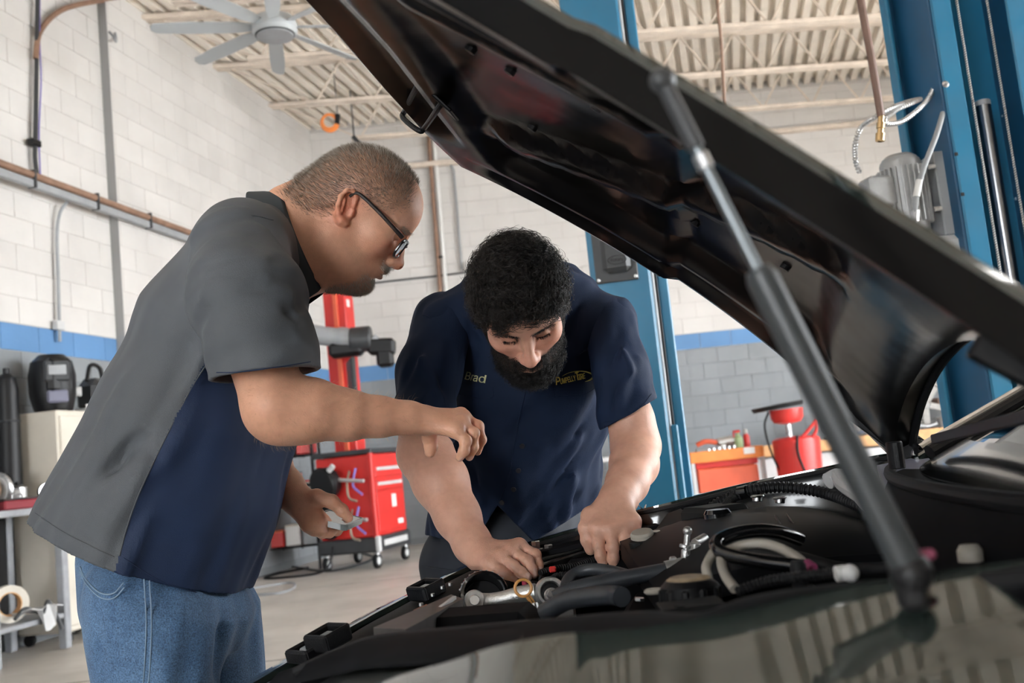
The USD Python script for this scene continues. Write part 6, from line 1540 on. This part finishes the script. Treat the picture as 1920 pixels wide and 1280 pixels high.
# ---- things he wears and holds
gl = thing('eyeglasses', 'dark-framed eyeglasses on the older man', 'eyeglasses', W1h(.1, 0, .0))
FRM = mat('glasses_frame', (.02, .016, .016), .25, coat=.5)
LENS = usdkit.material(stage, f'{LK}/lens', {'t': ('transparent_bsdf', {'color': (.93, .94, .96)}), 'gl': ('glossy_bsdf', {'roughness': .02}), 'f': ('fresnel', {'IOR': 1.6}), 'm': ('mix_closure', {})}, [('f.fac', 'm.fac'), ('t.BSDF', 'm.closure1'), ('gl.BSDF', 'm.closure2')], surface='m.closure')
for sg in (-1, 1):
    part(gl, 'temple', tube(spline([W1h(-.022, sg * .083, .020), W1h(-.012, sg * .084, .0335), W1h(.03, sg * .083, .030), W1h(.07, sg * .079, .023), W1h(.098, sg * .072, .0175)], 30), np.interp(np.linspace(0, 1, len(spline([1 * np.zeros(3)] * 5, 30))), [0, .3, 1], [.0028, .0034, .0044]), 8), FRM)
    cen = np.array([.105, sg * .036, .000]); el_ = [(cen + [-.006 * abs(math.sin(a)) * 0 - .010 * (abs(math.cos(a) * .028 * 1 + 0) if math.cos(a) * sg > 0 else 0) * 10 * .1, math.cos(a) * .028 * (1 if True else 1), math.sin(a) * .0185]) for a in np.linspace(0, 2 * np.pi, 41)]
    sq = []
    for a in np.linspace(0, 2 * np.pi, 49):
        ca, sa = math.cos(a), math.sin(a); yy = math.copysign(abs(ca)**.6, ca) * .028; zz = math.copysign(abs(sa)**.6, sa) * .0185
        lat = (cen[1] + yy); sq.append(W1h(.108 - 1.6 * lat * lat, lat, zz - .001))
    part(gl, 'rim', tube(sq, .0026, 8, caps=False), FRM)
    lens = part(gl, 'lens', slab(np.array([sq, [np.mean(sq, 0)] * len(sq)]), fx * .0012), LENS)
part(gl, 'bridge', tube(spline([W1h(.107, -.009, .006), W1h(.111, 0, .009), W1h(.107, .009, .006)], 12), .0018, 8), FRM)
phn = thing('smartphone', 'smartphone in a clear case held flat in the older man\'s left hand', 'smartphone', ay(620, 978, 1.95))
pA, pB, pC = ay(577, 973, 1.945), ay(648, 990, 1.940), ay(677, 976, 2.075)
px_ = unit(pB - pA); py_ = unit((pC - pB) - px_ * ((pC - pB) @ px_)); pz_ = np.cross(px_, py_)
if pz_[2] < 0: pz_ = -pz_
Wp, Lp = np.linalg.norm(pB - pA), .148
pc_ = pA + px_ * Wp / 2 + py_ * Lp / 2
RP = np.array([px_, py_, pz_])
def rrect(w, h, r): return sbox(-w / 2 + r, -h / 2 + r, w / 2 - r, h / 2 - r).buffer(r, 8)
part(phn, 'case', prism(rrect(Wp, Lp, .011).difference(rrect(Wp - .005, Lp - .005, .009)), .0115, pc_ - pz_ * .006, RP), usdkit.material(stage, f'{LK}/clear_case', {'p': ('principled_bsdf', {'base_color': (.20, .23, .23), 'roughness': .12, 'transmission_weight': .2, 'ior': 1.45})}, [], surface='p.BSDF'), label='clear plastic case')
pb_ = part(phn, 'body', prism(rrect(Wp - .0055, Lp - .0055, .009), .0085, pc_ - pz_ * .0045, RP), mat('phone_frame', (.30, .33, .34), .25, .8))
part(pb_, 'screen', prism(rrect(Wp - .009, Lp - .009, .008), .0006, pc_ + pz_ * .0041, RP), GLOSSB)
part(pb_, 'charging_port', bx((.011, .002, .004), pA + px_ * Wp * .5 + py_ * .0018, RP, .0008), BLACKP)
for k_ in (-1, 1): part(pb_, 'speaker_grille', bx((.014, .002, .0018), pA + px_ * (Wp * .5 + k_ * .017) + py_ * .0018, RP, .0005), BLACKP)
# ================================================================ the bearded man: navy work shirt
man2 = thing('person', 'dark-haired bearded man in a navy work shirt bending over the engine', 'person', (float(ay(960, 900, 2.3)[0]), 2.36, 0))
hc2 = ay(977, 577, 1.90)
pt, rl, yw = math.radians(55), math.radians(-4), math.radians(4)
fx2 = np.array([math.sin(yw) * math.cos(pt), -math.cos(yw) * math.cos(pt), -math.sin(pt)])
fz2 = unit(np.array([math.sin(rl), 0, 1.0]) - 0); fz2 = unit(fz2 - fx2 * (fz2 @ fx2)); fy2 = np.cross(fz2, fx2)
R2 = np.array([fx2, fy2, fz2])
H2 = Field(); W2h = head_sdf(H2, hc2, R2, .995, jowl=.008, nose=1.12, brow=1.15)
H2.rc(ay(990, 560, 2.10), W2h(-.03, 0, -.05), .075, .066, .04)
AR = Field()
AR.rc(ay(835, 612, 2.10), ay(796, 800, 1.99), .046, .046, .02); AR.rc(ay(796, 800, 1.99), ay(797, 850, 1.97), .046, .052, .02)
f_ = [(797, 850, 1.97, .053), (826, 902, 1.93, .0515), (858, 968, 1.885, .0405), (886, 1020, 1.84, .0325), (902, 1040, 1.815, .030)]
for a, b in zip(f_[:-1], f_[1:]): AR.rc(ay(*a[:3]), ay(*b[:3]), a[3], b[3], .02)
_, c2R = hand_sdf(AR, (900, 1040, 1.815), [[(920, 1058, 1.768), (940, 1072, 1.752), (951, 1081, 1.746), (962, 1088, 1.742)],
    [(938, 1045, 1.775), (962, 1061, 1.756), (977, 1073, 1.747), (989, 1082, 1.742)],
    [(957, 1033, 1.788), (989, 1052, 1.766), (996, 1066, 1.760), (1000, 1077, 1.757)],
    [(973, 1024, 1.803), (1003, 1040, 1.786), (1008, 1058, 1.777), (1012, 1073, 1.77)]],
    [(935, 1034, 1.83), (965, 1040, 1.845), (985, 1052, 1.84), (1000, 1062, 1.83)], s=1.04, rp=.0145)
AL_ = Field()
AL_.rc(ay(1140, 612, 2.11), ay(1184, 790, 2.035), .044, .044, .02); AL_.rc(ay(1184, 790, 2.035), ay(1192, 835, 2.03), .044, .0475, .02)
f_ = [(1192, 835, 2.03, .0475), (1189, 870, 1.98, .0455), (1176, 905, 1.92, .038), (1160, 935, 1.875, .0325), (1152, 948, 1.855, .033)]
for a, b in zip(f_[:-1], f_[1:]): AL_.rc(ay(*a[:3]), ay(*b[:3]), a[3], b[3], .02)
_, c2L = hand_sdf(AL_, (1151, 946, 1.852), [[(1120, 990, 1.800), (1122, 1020, 1.790), (1126, 1041, 1.788), (1130, 1057, 1.788)],
    [(1145, 993, 1.795), (1149, 1025, 1.785), (1150, 1046, 1.785), (1150, 1064, 1.788)],
    [(1168, 989, 1.800), (1171, 1012, 1.790), (1168, 1021, 1.812), (1163, 1012, 1.83)],
    [(1186, 978, 1.812), (1190, 997, 1.805), (1186, 1004, 1.828), (1180, 996, 1.842)]],
    [(1106, 966, 1.83), (1099, 990, 1.812), (1102, 1012, 1.81), (1107, 1030, 1.81)], s=1.06, rp=.0155)
TC = Field(); TC.rc(ay(985, 640, 2.20), ay(970, 800, 2.28), .08, .09, .02)
V2, F2 = cat(*together((H2, .0022), (AR, .0023), (AL_, .0023), (TC, .008)))
skin2 = np.array([.58, .315, .225])
col2, q2, blob2 = skin_colors(V2, skin2, W2h, R2, hc2, .995, lips=(.34, .14, .12), ruddy=.55)
X, Y, Z = q2.T
isH2 = in_box(q2, (-.14, -.11, -.16), (.14, .11, .17))
hairm = isH2 & (Z > .036) & (X < .10 - .55 * np.maximum(0, .075 - Z)) & ((X < .06) | (Z > .058)) | (isH2 & (X < -.02) & (Z > -.055)) | (isH2 & (np.abs(Y) > .058) & (X < .035) & (X > -.03) & (Z > .018))
ear2 = (np.abs(Y) > .077) & (X > -.04) & (X < .012) & (np.abs(Z) < .034); hairm &= ~ear2
ay_ = np.abs(Y)
beardm = isH2 & (((Z < -.030 - .10 * np.maximum(0, X - .055) + .0) & (X < .082) & (X > -.005) & (ay_ > .030) & (Z < -.052 + .55 * np.maximum(0, ay_ - .034) * 2.2)) | ((Z < -.072) & (X > .0)) | ((Z < -.042) & (Z > -.0535) & (X > .085) & (ay_ < .036)) | ((ay_ > .024) & (ay_ < .040) & (Z < -.046) & (X > .05)) | ((ay_ > .062) & (X > -.012) & (X < .030) & (Z < .02)))
beardm &= ~((ay_ < .020) & (Z > -.073) & (Z < -.055) & (X > .08))
sh2, sb2 = soften(V2, F2, hairm, 12), soften(V2, F2, beardm, 8)
browm = isH2 & (X > .066) & (Z > .0275 + .12 * np.maximum(0, ay_ - .02) * (ay_ < .042)) & (Z < .0355 + .06 * np.maximum(0, ay_ - .02) * (ay_ < .042)) & (ay_ > .012) & (ay_ < .056); sw2 = soften(V2, F2, browm, 3)
for m_, t_ in ((sh2, .9), (sb2, .88), (sw2, .45)): w_ = (t_ * m_)[:, None]; col2 = col2 * (1 - w_) + np.array([.012, .009, .008]) * w_
nails(V2, col2, c2R[:4], [CR * .5 + uz * .9 - fwd * .5] * 4, (.60, .37, .31)); nails(V2, col2, c2L[:2], [-fwd] * 2, (.60, .37, .31))
part(man2, 'body', (V2, F2), SKIN, color=col2)
# curly hair, beard, brows, lashes
rng2 = np.random.default_rng(11)
HB1_, HB2_ = hair_mat('hair_black', (.007, .006, .0055), .30), hair_mat('hair_black_brown', (.020, .013, .009), .32)
def curls(mask, soft, n, ln, rad, turns, mats, w, drop=.0, name='hair', label=None, clump=0, out=1.0, K=14):
    p, nn = scatter(V2, F2, mask, n, rng2, soft); n = len(p)
    if clump:
        cp, cn = p[:clump], nn[:clump]; ci = cKDTree(cp).query(p)[1]; ax = cn[ci] + .85 * np.random.default_rng(3).normal(size=(clump, 3))[ci]; ph0 = np.random.default_rng(4).random(clump)[ci] * 6.28
    else: ax = nn + .45 * rng2.normal(size=nn.shape); ph0 = rng2.random(n) * 6.28
    ax = ax * out + np.array([0, 0, -drop]); ax /= np.linalg.norm(ax, axis=1, keepdims=True)
    a = np.cross(ax, rng2.normal(size=3)); a /= np.linalg.norm(a, axis=1, keepdims=True); b = np.cross(ax, a)
    L = ln * (.55 + .75 * rng2.random(n))[:, None, None]; t = np.linspace(0, 1, K)[None, :, None]
    th = ph0[:, None, None] + turns * 2 * np.pi * t * (.8 + .4 * rng2.random(n))[:, None, None]
    r = rad * (.6 + .8 * rng2.random(n))[:, None, None] * np.minimum(1, t * 3)
    st = p[:, None] - nn[:, None] * .001 + ax[:, None] * L * (t - .25 * t**3) + a[:, None] * r * (np.cos(th) - np.cos(ph0)[:, None, None]) + b[:, None] * r * (np.sin(th) - np.sin(ph0)[:, None, None]) + np.array([0, 0, -drop]) * L * t**2 * .4
    wd = w * np.r_[np.ones(K - 3), .8, .6, .3]
    for m_, ix in zip(mats, np.array_split(np.arange(n), len(mats))): curves(man2, name, st[ix], wd, m_, label)
curls(sh2 > .1, sh2, 13000, .024, .0065, 1.6, (HB1_, HB1_, HB2_), .0007, .05, label='thick curly black hair', clump=520)
curls((sh2 > .4) & (Z > .05), sh2, 3000, .032, .008, 1.8, (HB1_, HB2_), .0007, .0)
curls((sb2 > .1) & (ay_ < .03), sb2, 4500, .014, .003, 1.1, (HB1_, HB1_, HB2_), .0005, .35, 'beard', 'full black beard', clump=500); curls((sb2 > .1) & (ay_ > .026), sb2, 7000, .006, .0022, 1.0, (HB1_, HB2_), .0005, .5, 'beard')
low = (sb2 > .5) & (Z < -.085); curls(low, sb2, 3500, .020, .004, 1.3, (HB1_,), .0005, .5, 'beard')
for sg in (-1, 1): curls((sw2 > .2) & (Y * sg > 0), sw2, 260, .007, .0006, .5, (HB1_,), .0005, .0, 'eyebrow', out=.5)
lash = isH2 & (np.abs(Z - .0105) < .0022) & (X > .082) & (ay_ > .018) & (ay_ < .044)
if lash.sum() > 30:
    for sg in (-1, 1): curls(lash & (Y * sg > 0), None, 120, .007, .0004, .3, (HB1_,), .0004, .3, 'eyelashes', out=1)

# ---- work shirt
WORK = mat('work_navy', (.0075, .017, .045), .75, var=.15, scale=9, bump=.0004, bscale=700, spec=.2)
T2 = Field()
def sg2(a, b, wa, wb, sy, k=.05): T2.rc(ay(*a), ay(*b), wa, wb, k, sc=(1, sy, 1))
sg2((985, 618, 2.17), (980, 740, 2.22), .168, .182, .66)
sg2((980, 740, 2.22), (966, 870, 2.285), .182, .178, .78)
sg2((966, 870, 2.285), (958, 990, 2.33), .178, .180, .84)
sg2((958, 990, 2.33), (954, 1060, 2.35), .180, .180, .84)
for x, d, sx in ((835, 2.10, -1), (1135, 2.12, 1)):
    T2.rc(ay(990 + sx * 55, 570, 2.12), ay(x, 606, d), .068, .066, .04)
T2.rc(ay(990, 575, 2.16), ay(985, 640, 2.20), .085, .12, .04)
T2.disp(folds(*[(ay(*a), ay(*b), w, h) for a, b, w, h in (
    ((1090, 760, 2.10), (960, 920, 2.16), .016, .013), ((1100, 790, 2.13), (1000, 890, 2.15), .012, -.012), ((1100, 810, 2.13), (985, 940, 2.17), .014, .013), ((1098, 840, 2.14), (1010, 940, 2.17), .012, -.010),
    ((1090, 900, 2.17), (960, 935, 2.18), .014, .012), ((1100, 930, 2.18), (985, 955, 2.19), .012, -.010), ((1085, 850, 2.12), (1060, 990, 2.19), .016, .010), ((960, 930, 2.18), (1040, 1000, 2.2), .016, .010),
    ((870, 560, 2.06), (905, 640, 2.06), .010, .007), ((830, 560, 2.05), (870, 640, 2.05), .010, -.006), ((905, 540, 2.06), (890, 600, 2.05), .008, .006), ((1110, 590, 2.07), (1080, 700, 2.07), .012, .008), ((1090, 560, 2.07), (1060, 660, 2.07), .010, -.007),
    ((880, 760, 2.07), (940, 900, 2.15), .016, .010), ((870, 850, 2.12), (930, 960, 2.18), .014, -.008))]))
T2.disp(drape(.020, ay(1095, 770, 2.15) - ay(960, 930, 2.15), 4, 17, 21)); T2.disp(drape(.010, [0, 0, 1], 5, 16, 25))
P0, n0 = plane_px((895, 1012), (1005, 1012), 2.2, 2.2); P1, n1 = plane_px((1000, 1014), (1110, 948), 2.2, 2.2)
n0 = -n0 if n0[2] > 0 else n0; n1 = -n1 if n1[2] > 0 else n1
vA, vn = plane_px((934, 945), (998, 1012), 2.2, 2.2); wA, wn_ = plane_px((934, 945), (900, 1000), 2.2, 2.2)
if vn[0] > 0: vn = -vn
if wn_[0] < 0: wn_ = -wn_
def shirt2(P):
    d = T2(P); h = np.maximum((P - P0) @ n0, (P - P1) @ n1); front = P[:, 1] < 2.33
    vee = np.minimum(np.minimum((P - vA) @ -vn * -1, (P - wA) @ wn_), 9)      # open corner between the two front flaps
    d2 = np.maximum(d, h); notch = np.where(front, -np.maximum(np.maximum(-((P - vA) @ vn), -((P - wA) @ wn_)), d + .0), -1)
    d2 = np.maximum(d2, np.where(front, np.minimum((P - vA) @ vn, (P - wA) @ wn_), -1))
    d2 = np.maximum(d2, -np.maximum(d + .009, -(h + .12)))
    t = unit(ay(990, 540, 2.02) - ay(988, 600, 2.16)); q = P - ay(990, 560, 2.10); a = q @ t; r = np.linalg.norm(q - np.outer(a, t), axis=1)
    return np.maximum(d2, -np.maximum(r - .078, -a))
V, Fc = surface(shirt2, *bbox(T2, .02), .0036)
ws = part(man2, 'work_shirt', (V, Fc), WORK, label='navy button-front work shirt', smooth=True)
for nm, pts, cA_, cB_, fl in (('sleeve', [(832, 604, 2.10, .064), (804, 700, 2.045, .061), (794, 790, 2.0, .060), (790, 860, 1.98, .060)], (738, 770), (848, 828), folds((ay(770, 640, 1.98), ay(840, 760, 1.95), .014, .008), (ay(800, 620, 2.0), ay(760, 720, 1.98), .012, -.007), (ay(840, 680, 1.97), ay(770, 780, 1.93), .012, .006))),
                              ('sleeve', [(1140, 608, 2.11, .063), (1165, 700, 2.065, .054), (1179, 775, 2.04, .057), (1192, 850, 2.03, .057)], (1128, 806), (1226, 750), folds((ay(1140, 600, 2.03), ay(1200, 720, 1.98), .012, .009), (ay(1165, 610, 2.04), ay(1130, 740, 1.99), .010, -.008), (ay(1180, 680, 2.0), ay(1140, 790, 1.97), .012, .007), (ay(1200, 700, 2.0), ay(1170, 790, 1.97), .010, -.006)))):
    Sv = Field()
    for a, b in zip(pts[:-1], pts[1:]): Sv.rc(ay(*a[:3]), ay(*b[:3]), a[3], b[3], .03)
    Sv.disp(fl); Sv.disp(drape(.011, ay(pts[0][0] + 30, 600, 2) - ay(pts[0][0] - 30, 780, 2), 6, 24, 31))
    cA_, cn_ = plane_px(cA_, cB_, 2.0, 2.0); cn_ = -cn_ if cn_[2] > 0 else cn_
    fS = cuffed(Sv, cA_, cn_, .10); V, Fc = surface(fS, *bbox(Sv, .015), .0034)
    part(ws, nm, (V, Fc), WORK, smooth=True)
    if nm and pts[0][0] > 1000:
        part(ws, 'cuff_stitch', strip_on(fS, [(1131, 792), (1165, 784), (1200, 764), (1222, 738)], 0, .0008, 2.0), WORK)
cl = []
t = unit(ay(990, 540, 2.0) - ay(988, 610, 2.16)); c_ = ay(990, 572, 2.075); e1 = unit(np.cross(t, [0, 1, 0])); e1 = e1 if e1[0] > 0 else -e1; e2 = np.cross(t, e1)
for a, r in ((.012, .078), (.016, .081), (.010, .085), (-.035, .106)):
    cl.append([c_ + t * a + e1 * math.cos(th) * r + e2 * math.sin(th) * r * .95 for th in np.linspace(0, 2 * np.pi, 60)])
part(ws, 'collar', slab(np.array(cl), t * .002), WORK, smooth=True)
# button placket, buttons, pockets
part(ws, 'placket', strip_on(shirt2, [(985, 735), (972, 790), (962, 850), (952, 900), (936, 942)], 0, .0016, 2.1), WORK)
BUT = mat('dark_button', (.03, .03, .035), .25)
def on_surface(S, x, y, d0):
    r = unit(ray(x, y)); t = d0 / r[1] - .45
    for _ in range(80):
        dd = S((C0 + r * t)[None])[0]
        if dd < .0004: break
        t += max(dd * .7, .0003)
    return C0 + r * t
def normal_at(S, p):
    e = .004; return unit([S((p + d)[None])[0] - S((p - d)[None])[0] for d in np.eye(3) * e])
for x, y in ((979, 836), (972, 882), (963, 917), (941, 942)):
    p = on_surface(shirt2, x, y, 2.15); n_2 = normal_at(shirt2, p); part(ws, 'button', lathe([(0, .002), (.0035, .0024), (.0052, .0022), (.0055, 0)], p, n_2, 16), BUT)
# embroidery: stitched on at the surface, along it
GOLD = mat('gold_thread', (.62, .52, .13), .5); PALE = mat('pale_thread', (.58, .58, .30), .5); PATCH = mat('patch_black', (.006, .008, .012), .7)
def stitched(S, text_, pxh, x0, y0, x1, y1, m_, name, bold, d0, italic=0.0, condense=None):
    """lettering laid on the cloth between two picture points (left and right of its base line)"""
    msh = meshkit.text_mesh(text_, 1.0, .02, bold); v = np.asarray(msh.vertices); f = np.asarray(msh.faces)
    f = f; w = v[:, 0].max() - v[:, 0].min()
    dirx = np.array([x1 - x0, y1 - y0], float); upx = np.array([dirx[1], -dirx[0]]); upx = upx / np.linalg.norm(upx) * pxh
    p00, p10, p01 = on_surface(S, x0, y0, d0), on_surface(S, x1, y1, d0), on_surface(S, x0 + upx[0], y0 + upx[1], d0)
    nn = normal_at(S, on_surface(S, (x0 + x1) / 2, (y0 + y1) / 2, d0)); nn = nn if nn @ fwd < 0 else -nn
    ex, ey = p10 - p00, p01 - p00
    uvw = v.copy(); uvw[:, 0] = (v[:, 0] - v[:, 0].min()) / w + italic * v[:, 1] * pxh / np.linalg.norm(dirx)
    P = p00 + uvw[:, :1] * ex + uvw[:, 1:2] * ey
    lift = np.array([max(0, 0) for _ in range(1)])
    d = S(P); P = P - nn * d[:, None] / np.maximum(.3, 1)              # press onto the cloth
    P = P + nn * (.0008 + uvw[:, 2:3] * .06)
    return part(ws, name, (P, f), m_, smooth=False)
stitched(shirt2, 'Brad', 15, 872, 711, 910, 718, PALE, 'name_embroidery', False, 2.05, .12)
stitched(shirt2, 'P', 14, 1042, 721, 1050, 720, GOLD, 'logo_lettering', True, 2.05, .1)
stitched(shirt2, 'UMPELLY', 10, 1051, 720, 1080, 713, GOLD, 'logo_lettering', True, 2.05, .1)
stitched(shirt2, 'T', 15, 1080, 713, 1087, 711, GOLD, 'logo_lettering', True, 2.05, .1)
stitched(shirt2, 'IRE', 10, 1085, 712, 1097, 709, GOLD, 'logo_lettering', True, 2.05, .1)
sw = [(1054, 705), (1066, 699), (1080, 696), (1095, 696), (1106, 699), (1113, 704), (1110, 709), (1104, 713), (1097, 715)]
P = [on_surface(shirt2, x, y, 2.05) - fwd * .001 for x, y in np.asarray(spline([np.array([*p, 0]) for p in sw], 60))[:, :2]]
part(ws, 'logo_swoosh', tube(P, np.interp(np.linspace(0, 1, len(P)), [0, .3, .68, 1], [.0003, .0009, .0026, .0004]), 8), GOLD)
for pts in ([(1036, 694), (1040, 740), (1050, 742), (1095, 738), (1118, 724), (1122, 696)],): part(ws, 'pocket_flap_seam', strip_on(shirt2, pts, 0, .0009, 2.05), WORK)
for pts in ([(858, 725), (862, 740), (920, 746), (924, 725)],): part(ws, 'pocket_flap_seam', strip_on(shirt2, pts, 0, .0009, 2.05), WORK)
part(ws, 'shoulder_seam', strip_on(shirt2, [(783, 592), (800, 592), (820, 606)], 0, .0010, 2.05), WORK)
# ---- trousers and boots
PANTS = mat('work_trousers', (.010, .014, .024), .7, var=.2, scale=8, bump=.0004, bscale=700)
Q2 = Field(); Q2.rc(ay(958, 985, 2.37), ay(955, 1080, 2.40), .165, .160, .04, sc=(1, .85, 1))
for x in (872, 1025):
    hp = ay(x, 1060, 2.40); kn = hp.copy(); kn[2] = .50; kn[1] = 2.34; an = kn.copy(); an[2] = .10; an[1] = 2.42
    Q2.rc(hp, kn, .105, .080, .04); Q2.rc(kn, an, .078, .070, .03)
Q2.disp(folds((ay(820, 1000, 2.24), ay(860, 1080, 2.26), .018, .008), (ay(800, 1040, 2.28), ay(880, 1060, 2.28), .016, -.007))); Q2.disp(drape(.016, [.3, 0, 1], 5, 15, 44))
V, Fc = surface(lambda P: np.maximum(Q2(P), np.maximum(P[:, 2] - (ay(950, 955, 2.3)[2]), .08 - P[:, 2])), *bbox(Q2, .02), .005)
tro = part(man2, 'trousers', (V, Fc), PANTS, label='dark navy work trousers', smooth=True)
part(tro, 'cargo_pocket', strip_on(Q2, [(798, 1062), (830, 1066), (860, 1068)], 0, .0015, 2.3), PANTS)
for x in (872, 1025):
    an = ay(x, 1060, 2.40); c = np.array([an[0], 2.42, 0])
    SS = Field().rc(c + [0, .03, .055], c + [0, -.15, .035], .048, .04, .03, sc=(.95, 1, 1)); V, Fc = surface(lambda P: np.maximum(SS(P), .012 - P[:, 2]), *bbox(SS, .02), .006)
    bt_ = part(man2, 'boot', (V, Fc), BLACKP, smooth=True); part(bt_, 'sole', prism(LineString([c[:2] + [0, .04], c[:2] + [0, -.16]]).buffer(.047), .016), RUBBER)
